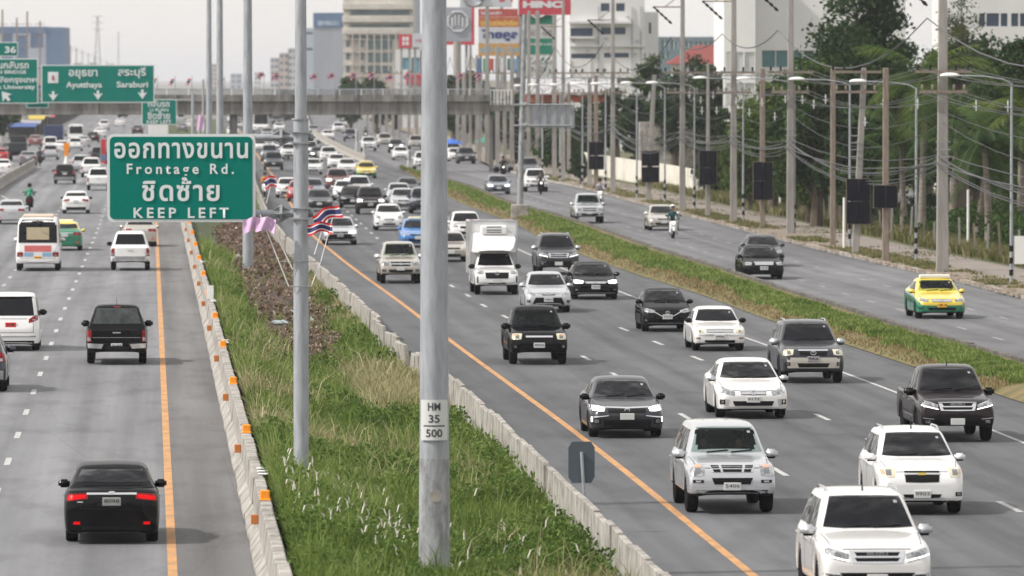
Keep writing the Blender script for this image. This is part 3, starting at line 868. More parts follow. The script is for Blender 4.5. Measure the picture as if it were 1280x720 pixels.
# Thai flags along the parapet
for k, px_ in enumerate([-8, 197, 219, 240, 281, 330, 349, 396, 418, 445, 468, 491, 513, 579, 602]):
    Of = Vector((S(px_, 100, YB).x, YB-.3, zb_(122)))
    side = 'left half' if px_ < 300 else 'right half'
    f_ = empty('flag', Of, 0, 'small Thai flag on a pole along the %s of the footbridge railing' % side, 'flag', 'Thai flags on the %s of the footbridge' % side)
    top = zb_(92 if px_ > 300 else 95)-Of.z
    mb = MB(); mb.tube([(0, 0, 0), (0, 0, top)], .035, 5); mb.build('pole', M_galv, f_)
    flag(Of, -.72 if px_ > 300 else -.32, top-.15-rnd.random()*.1, .72 if px_ > 300 else .3, .50 if px_ > 300 else .7, R(22+rnd.uniform(-10, 14)) if px_ > 300 else R(-25), 0, FM, f_, .08)

# ------------------------------------------------------------------ cantilever sign seen from the back
o = empty('sign_post', G(650, 277), 0, 'grey post on a concrete block in the grass strip holding the sign seen from behind', 'sign post'); O = o.location.copy(); Yc = O.y
mb = MB(); mb.box(-.55, .55, -.45, .45, -.05, 1.05); mb.build('concrete_block', M_conc_old, o, bev=.06)
mb = MB(); x1 = S(656, 20, Yc).x-O.x; mb.tube([(0, 0, 1), (x1*.4, 0, 6), (x1, 0, S(0, 18, Yc).z)], [.19, .17, .14], 14); mb.build('post', M_galv_dark, o, smooth=True)
for yy in (131, 157): a = S(662, yy, Yc)-O; b = S(714, yy, Yc)-O; mb = MB(); mb.tube([(-.4, -.1, a.z), (b.x, -.1, a.z)], .06, 8); mb.lathe([(.17, -.14), (.17, .14)], (.25, -.1, a.z), 8, axis='x'); mb.build('arm', M_steel, o)
sg = empty('road_sign', S(690, 145, Yc), 0, 'plain grey back of a road sign with vertical ribs above the frontage road', 'road sign'); O = sg.location.copy()
for k in range(5):
    a, b = S(662+k*11, 160, Yc)-O, S(662+(k+1)*11-.6, 131, Yc)-O; mb = MB(); mb.box(a.x, b.x, 0, .05, a.z, b.z); mb.build('panel', M_galv, sg, bev=.01)
mb = MB()
for k in range(6): a = S(662.5+k*11, 160, Yc)-O; b = S(0, 131, Yc)-O; mb.box(a.x-.035, a.x+.035, -.06, -.004, a.z, b.z)
mb.build('rib', M_steel, sg)

# chevron sign on the slab barrier
g = G(722, 612, .4); o = empty('road_sign', (float(RB(G(722, 640, .4).y))+.05, G(722, 640, .4).y, 0), 0, 'blue grey eight sided back of a marker sign on the slab barrier', 'road sign'); O = o.location.copy()
sc = O.y/F; cz = S(0, 578, O.y).z; w_, h_ = 16.5*sc, 26*sc
c8 = [(-w_, -h_*.72), (-w_*.72, -h_), (w_*.72, -h_), (w_, -h_*.72), (w_, h_*.72), (w_*.72, h_), (-w_*.72, h_), (-w_, h_*.72)]
mb = MB(); mb.add([(x, .03, cz+z) for x, z in c8]+[(x, .05, cz+z) for x, z in c8], [tuple(range(8)), tuple(reversed(range(8, 16)))]+[(i, (i+1) % 8, 8+(i+1) % 8, 8+i) for i in range(8)])
mb.build('sign_plate', mat('blue_grey_metal', (.075,.095,.115), .5, .2), o)
mb = MB(); mb.tube([(.06, -.01, .5), (0, -.01, cz+h_*.5)], .035, 6); mb.build('post', M_galv, o)
# thin white posts by the divider
for (x, y, t, lb) in ((445, 190, 161, 'first thin white post on the divider'), (454.5, 195, 178, 'second thin white post on the divider'), (510, 213, 187, 'thin white marker post at the tip of the grass strip')):
    g = G(x, y); o = empty('marker_post', g, 0, lb, 'post'); mb = MB(); zt = S(0, t, g.y).z; mb.lathe([(.07, 0), (.06, zt)], n=8); mb.build('shaft', M_white, o)
    mb = MB(); mb.box(.08, .33, -.02, .02, zt*.45, zt*.9); mb.build('board', M_steel, o)
# gore post on the left
g = G(83, 212); o = empty('gore_post', g, 0, 'orange warning board on a white base in the gore of the left road', 'traffic marker'); sc = g.y/F
mb = MB(); mb.lathe([(5*sc, 0), (3.5*sc, 8*sc), (1.2*sc, 17*sc)], n=8); mb.build('base', M_white, o)
mb = MB(); mb.box(-2.8*sc, 2.8*sc, -.05, .05, 17*sc, 25*sc); mb.box(-3.8*sc, 3.8*sc, -.06, .06, 25*sc, 33*sc); mb.build('board', M_orange, o, bev=.02)

# ------------------------------------------------------------------ power poles, street lamps and cables at the right
UT = []
def upole(px, pyb, topy, w0, label, arms=True, lean=0.0, upper=None, m=None, board=None, boardlab=None, r1=None):
    g = G(px, pyb, .12); zt = S(0, topy, g.y).z if topy is not None else 22.0
    o = empty('power_pole', g, 0, label, 'power pole'); sc = g.y/F
    w_ = w0*sc/2; lx = lean*sc
    mb = MB(); wt = w_*(r1 or .46)
    mb.hexa([(-w_,-w_*.8,-.2),(w_,-w_*.8,-.2),(w_,w_*.8,-.2),(-w_,w_*.8,-.2),(lx-wt,-wt*.8,zt),(lx+wt,-wt*.8,zt),(lx+wt,wt*.8,zt),(lx-wt,wt*.8,zt)])
    mb.build('shaft', m or M_conc_pole, o, bev=.03)
    if arms:
        for z, L in ((8.65+(98-93)*sc, 1.25), (8.65-(20)*sc, 1.05)):
            mb = MB(); mb.box(-L, L, -.16-w_, -.04-w_, z-.06, z+.06); q = mb.build('crossarm', M_rust, o)
            for kx in (-L*.88, -L*.45, L*.45, L*.88):
                mb = MB(); mb.lathe([(.02, z+.06), (.05, z+.12), (.07, z+.17), (.05, z+.20), (.07, z+.25), (.03, z+.32)], (kx, -.1-w_, 0), 8); mb.build('insulator', M_dark if z > 8.6 else M_rust, q, smooth=True)
        for k in range(4): z = 4.7+.34*k; mb = MB(); mb.box(-.32, .32, -.12-w_, -.05-w_, z, z+.05); mb.build('cable_bracket', M_steel, o)
    if upper:
        z = S(0, upper, g.y).z; L = 1.9
        mb = MB(); mb.tube([(0, 0, z), (-L, 0, z)], .05, 6); mb.tube([(-.2, 0, z+.7), (-L*.6, 0, z)], .03, 5); q = mb.build('upper_arm', M_rust, o)
        mb = MB(); k = 0
        pts = [(-L+.05+.13*t, 0, z-.12*t) for t in range(10)]
        mb.tube(pts, [.035 if t % 2 else .09 for t in range(10)], 8); mb.build('string_insulator', M_dark, q)
    if board:
        x0, y0, x1, y1 = board
        bo = empty('notice_board', (S((x0+x1)/2, 0, g.y).x, g.y-.35, S(0, y1, g.y).z), 0, boardlab, 'board', 'black boards on the roadside poles'); W2 = (x1-x0)*sc/2; H = (y1-y0)*sc
        for i in (0, 1):
            for j in ((0, 1) if H > W2*2.1 else (0,)):
                hh = H/2 if H > W2*2.1 else H
                mb = MB(); mb.box(-W2+i*W2+.01, -W2+(i+1)*W2-.01, 0, .05, j*hh+.02, (j+1)*hh-.02); mb.build('panel', M_black, bo, bev=.008)
        mb = MB(); mb.box(-W2-.02, W2+.02, .055, .10, 0, .05); mb.box(-W2-.02, W2+.02, .055, .10, H-.05, H); mb.box(-W2-.02, -W2+.03, .055, .1, .05, H-.05); mb.box(W2-.03, W2+.02, .055, .1, .05, H-.05); mb.build('frame', M_rust, bo)
    return o, g
T1 = [upole(1178, 340, None, 15.5, 'tallest square concrete power pole at the right, beside the taxi', upper=-20),
      upole(988, 292, None, 10, 'tall concrete power pole in front of the white wall of trees, third from the right', upper=-8),
      upole(917, 277, None, 9, 'tall concrete power pole left of the white building corner', upper=4),
      upole(853, 265, None, 8, 'tall concrete power pole in front of the red roof', upper=11),
      upole(766, 241.5, None, 6.5, 'tall concrete power pole in front of the white building with blue windows', upper=27),
      upole(704, 226, None, 5.5, 'tall concrete power pole beside the HINO sign', upper=35)]
upole(1107, 327, 88, 8.5, 'brown short square pole holding the wide low black board', board=(1092, 231, 1122, 260), boardlab='wide low black board on the brown pole, rightmost board', m=M_rust, arms=False, r1=.85)
upole(1069, 317, 88, 9, 'leaning brown pole with tall black board', lean=11, board=(1058, 223, 1088, 280), boardlab='tall black board on the leaning pole', arms=True, r1=.8)
upole(1041, 306.5, 88, 7, 'plain brown pole left of the leaning pole', m=M_rust, arms=False, r1=.9)
upole(953, 285, 88, 7, 'brown pole with a four panel black board in front of the hedge', board=(941.5, 202, 966, 250), boardlab='four panel black board left of the third tall pole', m=M_rust, arms=False, r1=.9)
upole(885, 270.5, 82, 6.5, 'pale pole with a black board behind the gold sedan', board=(874, 188, 896, 231), boardlab='black board between two tall poles above the scooter rider', arms=False, r1=.5)
upole(810, 251, 96, 6.5, 'slightly leaning pole with a narrow black board by the white wall', lean=8, board=(802, 188, 824, 228), boardlab='narrow black board in front of the white wall', arms=False, r1=.8)
upole(745, 235, 96, 6, 'brown pole with a black board right of the grey sign back', board=(736, 177, 755, 212), boardlab='black board right of the white pickup and rider', m=M_rust, arms=False, r1=.8)
for i, (x, y, t, w_, lb) in enumerate(((737, 232, 100, 6, 'brown pole close to the board pole right of the sign back'), (693, 222, 20, 6, 'pole right below the NGV pylon'), (672, 216, 15, 6, 'pole behind the ribbed sign back'),
        (711, 224, 105, 5, 'short pole right of the ribbed sign'), (661, 214, 15, 5, 'pole just right of the sign back post'), (640, 210, 60, 6, 'grey pole at the footbridge stairs'), (631, 208, 62, 5, 'leftmost of the pair of poles near the street cart'),
        (622, 206, 60, 6, 'pole left of the street cart'), (609, 203, 8, 6, 'pole in front of the billboard with orange panel'), (599, 201, 92, 5, 'short pole near the market umbrellas'), (580, 198, 92, 6, 'pole behind the black SUV on the frontage road'),
        (572, 196, 90, 5, 'pole next to the blue market umbrella'), (596, 192, 70, 4, 'far pole beyond the umbrellas'), (588, 190, 60, 4, 'far pole near the circle emblem board'), (533, 186, 110, 4, 'far pole left of the tall lamp pole'), (521, 184, 112, 4, 'far pole left of the beige pickup'),
        (511, 183, 112, 4, 'far pole above the white collector sedan'), (499, 180, 113, 4, 'far pole above the dark grey SUV'), (491, 178, 113, 3.5, 'far pole between the two distant SUVs'), (483, 176, 113, 3.5, 'far pole above the beige SUV'), (475, 174, 113, 3.5, 'far pole beside the tiny motorcycle'), (466, 172, 113, 3, 'furthest visible pole right of the divider'),
        (459, 170, 113, 3, 'last thin pole before the bridge underside'))):
    upole(x, y, t, w_, lb, arms=(i % 3 == 0), r1=.8)
# dark roadside boards under the bridge end
for i, (x0, y0, x1, y1, yb, lb) in enumerate(((615, 150, 624, 200, 203, 'dark board left of the street cart'), (641, 148, 650, 205, 208, 'dark board behind the sign back post'), (680, 168, 690, 200, 212, 'dark board below the ribbed sign'),
        (546, 150, 553, 176, 190, 'dark board far up the road right of the lamp pole'), (493, 143, 500, 162, 180, 'dark board under the bridge above the dark grey SUV'))):
    g = G((x0+x1)/2, yb); o = empty('notice_board', g, 0, lb, 'board', 'black boards on the roadside poles'); sc = g.y/F; z0, z1 = S(0, y1, g.y).z, S(0, y0, g.y).z; hw = (x1-x0)*sc/2
    mb = MB(); mb.box(-hw, hw, 0, .06, z0, z1); mb.build('panel', M_black, o, bev=.02); mb = MB(); mb.box(-hw*.9, -hw*.7, .07, .14, -.1, z1); mb.box(hw*.7, hw*.9, .07, .14, -.1, z1); mb.build('leg', M_conc_pole, o)
# street lamps
LMP = [(1264,355,(1182,98)),(1145,327,(1068,105)),(1062,307,(992,102)),(993,292,(926,101)),(929,276,(872,100)),(868,264,(812,106)),(831,254,(780,106)),(796,248,(742,107)),(757,240,(716,107)),(728,232,(690,108)),(700,228,(664,108)),(678,222,(646,109))]
names = ['rightmost','second from the right','third from the right','fourth from the right','fifth from the right','sixth from the right','seventh from the right','eighth from the right','ninth from the right','tenth from the right','eleventh from the right','leftmost and smallest']
for (x, yb, (hx, hy)), nm in zip(LMP, names):
    g = G(x, yb, .12); sc = g.y/F; o = empty('street_lamp', g, 0, 'single arm street lamp with white head, %s along the frontage road' % nm, 'street lamp', 'street lamps along the frontage road')
    zt = S(0, hy, g.y).z; L = (x-hx)*sc - .5; za = zt - 22*sc*.8
    mb = MB(); mb.lathe([(.075, -.1), (.06, za*.5), (.05, za)], n=10); mb.build('pole', M_galv, o, smooth=True)
    mb = MB()
    for k in range(3): mb.lathe([(.082, .35+.5*k), (.082, .6+.5*k)], n=10)
    mb.build('black_band', M_dark, o)
    lum_arm(o, zt+.15, L, -1, thick=.032, rise=.35, head=(.85, .14, .12))
    mb = MB(); mb.tube([(0, 0, za-.05), (0, 0, zt-.30)], .045, 8); mb.build('arm_joint', M_galv, o)

# cables: every line is one sagging thing running pole to pole
allp = [t[1] for t in T1]
ext_near = Vector((float(CU(230.))+1.7, 225., 0)); far_pts = [Vector((float(CU(y))+1.4, y, 0)) for y in (770, 860, 960, 1080, 1240)]
chain = [Vector((ext_near.x, ext_near.y, 0))] + [Vector((p.x, p.y, 0)) for p in allp] + far_pts
def cable(z, dx, sag, r, name, label, group, n=9, wob=0.0):
    pts = []
    for i in range(len(chain)-1):
        a, b = chain[i], chain[i+1]; L = (b-a).length
        for k in range(n if i < len(chain)-2 else n+1):
            t = k/n; s_ = sag*(L/35)*4*t*(1-t)
            pts.append(Vector((a.x+(b.x-a.x)*t+dx, a.y+(b.y-a.y)*t-.2, z - s_ + (rnd.uniform(-wob, wob) if wob else 0))))
    O = pts[0].copy(); mb = MB(); mb.tube([p-O for p in pts], r, 4, cap=False)
    tag(mb.build(name, M_wire, loc=O), label, 'cable', group)
zc1, zc2 = 8.65+5*.035+.3, 8.65-20*.035+.3
lv = []
for k, dx in enumerate((-1.1, -.56, .56, 1.1)): lv.append((9.1, dx, .35, .016, 'top crossarm'))
for k, dx in enumerate((-.92, -.47, .47, .92)): lv.append((8.02, dx, .38, .014, 'lower crossarm'))
for a, b, c_, d_, e in lv: cable(a, b, c_, d_, 'power_cable', 'thin power line strung along the %s of the roadside poles' % e, 'power lines on the %s' % e)
for k in range(7): cable(4.7+.11*k+rnd.uniform(-.05, .05), rnd.uniform(-.25, .25), rnd.uniform(.25, .65), rnd.uniform(.012, .028), 'telephone_cable', 'black sagging telephone cable in the low bundle along the roadside poles', 'low bundle of telephone cables', wob=.03)
for k in range(2): cable(7.2-.5*k, rnd.uniform(-.2, .2), rnd.uniform(.4, .7), .014, 'power_cable', 'thin line hanging between the crossarms and the low cable bundle', 'middle lines between crossarms and bundle')
for dx in (-1.9+1.2,): cable(11.3, dx, 1.0, .035, 'power_cable', 'thick high voltage line swinging below the string insulators', 'high voltage lines')
# spacer rods hanging in the cables
sp = []
for i in range(len(chain)-6):
    a, b = chain[i], chain[i+1]
    for k in range(6):
        t = (k+.5)/6+rnd.uniform(-.04, .04); x, y = a.x+(b.x-a.x)*t, a.y+(b.y-a.y)*t; z = rnd.choice([6.55, 6.7, 7.3, 7.5, 7.6])
        o = empty('cable_spacer', (x+rnd.uniform(-.9, .9), y-.2, z), 0, 'small pale insulator rod hanging in the roadside power lines', 'insulator', 'pale insulator rods in the power lines')
        mb = MB(); mb.lathe([(.02, -.24), (.038, -.1), (.02, 0), (.038, .1), (.02, .24)], n=6); mb.box(-.14, .14, -.015, .015, -.05, -.02); mb.build('rod', M_plate, o)
# ------------------------------------------------------------------ buildings
def facade(name, label, Y, x0, x1, ytop, wallm, wins=(), depth=16, winm=None, z0=-.3, frame=None, roof=None, cat='building', yb=None, setb=.18, frm=None, mull=0):
    a, b = S(x0, ytop, Y), S(x1, ytop, Y)
    o = empty(name, (a.x, Y, 0), 0, label, cat); w_ = b.x-a.x; zt = a.z
    # wall built as horizontal bands and piers round the recessed windows
    rows = {}
    mb = MB(); ws = []
    for (wx0, wy0, wx1, wy1) in wins:
        p, q = S(wx0, wy1, Y), S(wx1, wy0, Y); ws.append((p.x-a.x, q.x-a.x, p.z, q.z))
    xs = sorted({0, w_} | {v for w2 in ws for v in w2[:2] if 0 < v < w_}); zs = sorted({z0, zt} | {v for w2 in ws for v in w2[2:] if z0 < v < zt})
    def inside(x, z): return any(w2[0] < x < w2[1] and w2[2] < z < w2[3] for w2 in ws)
    for i in range(len(xs)-1):
        j = 0
        while j < len(zs)-1:
            if inside((xs[i]+xs[i+1])/2, (zs[j]+zs[j+1])/2): j += 1; continue
            k = j
            while k+1 < len(zs)-1 and not inside((xs[i]+xs[i+1])/2, (zs[k+1]+zs[k+2])/2): k += 1
            mb.box(xs[i], xs[i+1], 0, .5, zs[j], zs[k+1]); j = k+1
    mb.box(0.01, w_-.01, .5, depth, z0, zt-.01)
    mb.build('wall', wallm, o)
    for w2 in ws:
        mw = MB(); mw.box(w2[0]+.01, w2[1]-.01, setb, .49, w2[2]+.01, w2[3]-.01); wo = mw.build('window', winm or M_winblue, o)
        if mull:
            mm = MB(); n = mull
            for k in range(n+1): x = w2[0]+(w2[1]-w2[0])*k/n; mm.box(max(w2[0], x-.06)+.012, min(w2[1], x+.06)-.012, setb-.08, setb-.005, w2[2]+.012, w2[3]-.012)
            mm.build('frame', frm or M_white, wo)
    if roof:
        mr = MB(); mr.box(-.3, w_+.3, -.3, depth+.3, zt+.002, zt+roof); mr.build('parapet', frm or wallm, o)
    return o, w_, zt
M_winblue = mat('blue_window_glass', (0.03, 0.06, 0.11), 0.15, spec=.6)
M_wint = mat('teal_window_glass', (0.10, 0.20, 0.22), 0.15, var=.2, scale=.3)
M_bw = mat('white_wall', (0.66, 0.66, 0.65), 0.85, var=0.06, scale=.25, detail=6)
M_bw2 = mat('sunlit_white_wall', (0.72, 0.72, 0.70), 0.85, var=.04, scale=.3)  # paler copy of the white wall, sunlight put into the colour
M_cream = mat('cream_wall', (0.52, 0.49, 0.44), 0.85, var=.22, scale=.25)
M_bgrey = mat('grey_blue_wall', (0.30, 0.32, 0.36), 0.85, var=.1, scale=.3, mapsc=(1, 1, .1))
M_bblue = mat('blue_cladding', (0.07, 0.14, 0.26), 0.6, var=.12, scale=.4)
M_grteal = mat('grey_teal_wall', (0.16, 0.21, 0.24), 0.8, var=.15)
# white industrial building
o, w_, zt = facade('office_building', 'white building with dark blue strip windows behind the HINO sign', 820., 712, 806, -30, M_bw,
    [(751, 4, 762, 14), (770, 4, 781, 14), (713, 35, 741, 46), (751, 34, 764, 43), (765, 34, 782, 43), (714, 67, 745, 73), (755, 66, 786, 72)], depth=30)
mb = MB(); sc = 820/F
for (x0, x1, y0, y1, d_) in ((711, 722.5, 26.5, 29.5, -1.2), (723, 789, 26.5, 29.5, -1.2), (711, 743, 45.5, 48, -.8), (712, 805, 57, 58.5, -.4)):
    a, b = S(x0, y1, 820.)-o.location, S(x1, y0, 820.)-o.location; mb.box(a.x, b.x, d_, -.004, a.z, b.z)
mb.build('ledge', M_bw, o)
for (x_, y_, w2, h2) in ((715, 50, 3, 2.2), (745, 50, 3, 2.2), (756, 47, 3, 2.2), (733, 62, 3, 2), (792, 66, 3, 2.2), (795, 50, 3, 2), (764, 20, 3, 2), (783, 20, 3, 2)):
    a, b = S(x_, y_+h2, 820.)-o.location, S(x_+w2, y_, 820.)-o.location; mb = MB(); mb.box(a.x, b.x, -.4, -.003, a.z, b.z); mb.build('air_conditioner', M_galv, o, bev=.02)
for x_ in (748, 790, 801):
    a, b = S(x_, 95, 820.)-o.location, S(x_, 8, 820.)-o.location; mb = MB(); mb.tube([(a.x, -.12, a.z), (a.x, -.12, b.z)], .07, 6); mb.build('drain_pipe', M_galv, o)
mb = MB(); x = 0
while x < w_-2.2: mb.box(x+.02, x+.10, -.12, -.004, 3, S(0, 74, 820.).z); x += 2.4
mb.build('pilaster', M_bw, o)
facade('office_building', 'white angled wing with one small window right of the strip window building', 850., 795, 823, 15, M_bw2, [(802, 66, 807, 73), (811, 28, 814, 42)], depth=30)
# roof edge with dark fence and roadside canopy below the white building
mb = MB(); a, b = S(640, 97, 700.), S(800, 95, 700.); mb.box(0, b.x-a.x, 0, .3, -.6, 0)
k = 0.4
while k < b.x-a.x: mb.box(k, k+.05, 0, .05, .003, .35); k += .8
tag(mb.build('roof_edge', mat('dark_roof_edge', (.10,.10,.10), .9), loc=(a.x, 700, a.z)), 'dark roof edge with short spikes below the white building', 'roof')
o = empty('market_roof', S(715, 110, 690.), 0, 'corrugated pale shed roof right of the ribbed sign', 'shed'); O = o.location.copy()
for k in range(9):
    a, b = S(655+k*13, 118, 690.)-O, S(655+(k+1)*13-.5, 99, 690.)-O; mb = MB()
    mb.hexa([(a.x, -3, a.z), (b.x, -3, a.z), (b.x, 4, b.z), (a.x, 4, b.z), (a.x, -3, a.z+.08), (b.x, -3, a.z+.08), (b.x, 4, b.z+.08), (a.x, 4, b.z+.08)]); mb.build('roof_sheet', mat('pale_tin', (.46,.46,.47), .6, .2, var=.25), o)
mb = MB(); a, b = S(655, 128, 690.)-O, S(760, 117.5, 690.)-O; mb.box(a.x, b.x, -1, -.9, a.z, b.z); mb.build('orange_fascia', mat('orange_red_fascia', (.55,.14,.07), .7, var=.45, scale=.6, mapsc=(1,1,3)), o)
mb = MB()
for k in range(7): a = S(660+k*17, 128, 690.)-O; mb.box(a.x-.1, a.x+.1, -.8, -.6, -O.z, a.z)
mb.build('post', M_conc_pole, o)
# grey teal building and red roof
facade('apartment_building', 'grey teal building with roof plants behind the red roof', 1000., 822, 910, 46, M_grteal, [(826, 50, 836, 62), (838, 50, 847, 62), (856, 52, 866, 60), (868, 52, 878, 60), (880, 52, 890, 60), (826, 65, 838, 72)], winm=M_wint, depth=20, mull=2)
o, w_, zt = facade('house', 'house with a red hipped tile roof above the trees', 760., 842, 912, 80, M_bw, [(852, 80.5, 858, 90), (861, 80.5, 868, 90), (872, 80.5, 880, 90), (884, 80.5, 893, 90)], depth=12, z0=-.3)
mb = MB(); sc = 760/F; h = 24*sc
mb.add([(-.8, -.8, zt+.01), (w_+.8, -.8, zt+.01), (w_+.8, 12.8, zt+.01), (-.8, 12.8, zt+.01), (w_*.42, 5, zt+h), (w_+.5, 5, zt+h)], [(0,1,5,4), (1,2,5), (2,3,4,5), (3,0,4), (0,3,2,1)])
mb.build('roof', mat('red_roof_tiles', (.20,.04,.035), .8, var=.12, scale=1.5, mapsc=(1, 1, 6)), o)
# big white building with glass strip, two faces
o, w_, zt = facade('office_building', 'large plain white building with a dark glass strip behind the trees', 560., 945, 1132, -60, M_bw, [(952.5, 63, 969, 84), (970, 63, 986, 84), (987, 63, 1003, 84), (1004, 63, 1018, 84), (1019, 63, 1034, 84)], depth=30, winm=M_wint)
o, w_, zt = facade('office_building', 'bright white corner block with tall slotted windows left of the plain white building', 557., 905, 944.6, -60, M_bw2,
   [(908, 65, 916, 92), (918, 65, 929, 92), (931, 65, 943, 92), (908, 104, 916, 132), (918, 104, 929, 132), (931, 104, 943, 132)], depth=28, winm=M_wint, mull=5)
facade('office_building', 'white building with dark windows at the upper right corner', 520., 1185, 1330, -30, M_bw, [(1224, 16.5, 1231.5, 33), (1233, 16.5, 1249, 33), (1251, 16.5, 1259.5, 33), (1264, 16.5, 1273, 33), (1275, 16.5, 1290, 33)], depth=20)
# cream tower
Yt = 1500.
wl = [(432, 11+0, 436, 12)]
wins = []
for r_, (y0, y1) in enumerate(((12, 19), (31, 36), (46, 52))): wins.append((438, y0, 512, y1))
for (y0, y1) in ((62, 70), (76, 84), (90, 97)):
    for x in (430, 437, 447, 455): wins.append((x+1, y0-14+2, x+6.5, y1-14))
    wins.append((463, y0-14, 492, y1-14+2))
wins = [(438,12,512,19),(438,30,512,34),(438,45,512,49)] + [(x, y, x+6, y+9) for y in (50,66,82) for x in (431,449)] + [(460,50,490,62),(460,66,490,78),(460,82,490,92)]
o, w_, zt = facade('apartment_building', 'cream high rise with balcony bands left of the tall lamp pole', Yt, 429, 516, -12, M_cream, wins, depth=30, winm=mat('tower_glass', (.13,.20,.21), .3, var=.4, scale=.4))
for yy in (4, 20, 35):                                   # balcony slabs
    a, b = S(428, yy+8, Yt)-o.location, S(517, yy, Yt)-o.location; mb = MB(); mb.box(a.x, b.x, -1.6, -.005, a.z, b.z); mb.build('balcony', M_cream, o, bev=.1)
for yy in (48, 64, 80, 94):
    a, b = S(428, yy+2, Yt)-o.location, S(463, yy, Yt)-o.location; mb = MB(); mb.box(a.x, b.x, -1.2, -.005, a.z, b.z); mb.build('balcony', M_cream, o)
mb = MB()
for k in range(10): x = S(432+k*9, 0, Yt).x-o.location.x; mb.box(x-.12, x+.12, -1.75, -1.62, 2, S(0, 40, Yt).z)
mb.build('scaffold_pole', mat('pale_steel', (.5,.47,.43), .6), o)
facade('apartment_building', 'slim grey block at the right side of the cream high rise', Yt+40, 511, 523, -12, M_bgrey, [], depth=30)
# grey and blue warehouse
o, w_, zt = facade('warehouse', 'grey warehouse with a blue top band left of the cream high rise', 1900., 392, 431, 34, M_bgrey, [], depth=40)
a, b = S(392, 34, 1900.)-o.location, S(431, 16, 1900.)-o.location; mb = MB(); mb.box(a.x-.1, b.x+.1, -.3, 40, a.z+.01, b.z); mb.build('blue_band', M_bblue, o)
me = text_mesh('089-900-511', 26*1900/F, 6*1900/F, mat('pale_blue_lettering', (.45,.55,.65), .6), .03); c_ = S(410, 29, 1900.)-o.location; link('lettering', me, o, (c_.x, -.35, c_.z))
facade('warehouse', 'pale blue grey block left of the warehouse beside the sign pole', 2400., 379, 393, 35, mat('pale_blue_wall', (.36,.42,.47), .8, var=.15), [(381, 40, 391, 43), (381, 60, 391, 63)], depth=20)
# showroom and boards
o, w_, zt = facade('showroom', 'white showroom with cyan windows and red base above the footbridge', 1200., 494, 530, 62, M_bw, [(501, 72, 512, 87), (514, 72, 525, 91)], depth=14, winm=mat('cyan_glass', (.12,.30,.36), .2))
a, b = S(508, 106, 1200.)-o.location, S(531, 93, 1200.)-o.location; mb = MB(); mb.box(a.x, b.x, -.6, -.005, a.z, b.z); mb.build('red_base', mat('showroom_red', (.45,.03,.05), .6), o)
a, b = S(525.5, 92, 1200.)-o.location, S(529.5, 62, 1200.)-o.location; mb = MB(); mb.box(a.x, b.x, -.1, -.003, a.z, b.z); mb.build('dark_red_pier', mat('dark_red_wall', (.16,.03,.05), .6), o)
def board(name, label, Y, x0, x1, y0, y1, m, legs=True, legx=None, th=.5, cat='billboard'):
    a, b = S(x0, y1, Y), S(x1, y0, Y); o = empty(name, ((a.x+b.x)/2, Y, 0), 0, label, cat); hw = (b.x-a.x)/2
    mb = MB(); mb.box(-hw, hw, 0, th, a.z, b.z); mb.build('board', m, o, bev=.03)
    if legs:
        mb = MB()
        for lx in (legx or (-.6, .6)): mb.box(lx*hw-.18, lx*hw+.18, th+.01, th+.4, -.2, b.z-.1)
        mb.build('leg', M_steel, o)
    return o
def btext(o, s, w_, h_, cx, cy, Y, m, bold=.02):
    c_ = S(cx, cy, Y)-o.location; link('lettering', text_mesh(s, w_*Y/F, h_*Y/F, m, bold), o, (c_.x, -.03, c_.z))
def brect(o, x0, x1, y0, y1, Y, m, name='panel', d_=-.02):
    a, b = S(x0, y1, Y)-o.location, S(x1, y0, Y)-o.location; mb = MB(); mb.box(a.x, b.x, d_, -.002, a.z, b.z); return mb.build(name, m, o)
M_bred = mat('billboard_red', (.50,.035,.06), .5, var=.08); M_borange = mat('billboard_orange', (.50,.28,.08), .5, var=.15); M_bbg = mat('billboard_pale', (.50,.52,.56), .6); M_byel = mat('yellow_lettering', (.75,.5,.1), .5); M_bnavy = mat('navy_lettering', (.02,.04,.18), .5); M_bcy = mat('pale_blue_lettering2', (.12,.38,.55), .5)
Y = 900.
o = board('billboard', 'red and white emblem board beside the cream high rise', 1190., 498.5, 515, 43, 60, M_bred)
for (x0, x1, y0, y1) in ((503, 506.2, 46, 51), (507.3, 511, 46, 51), (503, 506.2, 52.2, 56.5), (507.3, 511, 52.2, 56.5)): brect(o, x0, x1, y0, y1, 1190., M_fwhite, 'emblem')
o = board('billboard', 'pale grey board with small 1% lettering', 1190., 515.5, 531.5, 42, 59, M_bbg); btext(o, '1%', 8, 4, 524, 51, 1190., mat('crimson_lettering', (.4,.03,.08), .5))
o = board('billboard', 'grey board with a round silver emblem and a red lower edge', Y, 556, 592, 9, 52, mat('billboard_grey', (.30,.32,.36), .6), legx=(-.1, .5), th=.6)
brect(o, 556, 593, 52, 56, Y, M_bred, 'red_edge'); brect(o, 589.5, 593, 9, 51.9, Y, M_bred, 'red_edge')
c_ = S(572, 27, Y)-o.location; mb = MB(); r_ = 13*Y/F
pts = [(c_.x+r_*math.cos(2*math.pi*k/8+.39), -.08, c_.z+r_*math.sin(2*math.pi*k/8+.39)) for k in range(9)]; mb.tube(pts, r_*.11, 6)
for xx in (-.30, .05): mb.box(c_.x+xx*r_, c_.x+(xx+.12)*r_, -.12, -.04, c_.z-r_*.4, c_.z+r_*.65)
mb.box(c_.x-.62*r_, c_.x-.45*r_, -.12, -.04, c_.z-r_*.5, c_.z+r_*.4); mb.box(c_.x+.4*r_, c_.x+.55*r_, -.12, -.04, c_.z-r_*.5, c_.z+r_*.4)
mb.build('emblem', M_chrome, o)
o = board('billboard', 'pale board with a grey round emblem cut by the top of the picture', Y+30, 575, 640, -30, 9, M_bbg); 
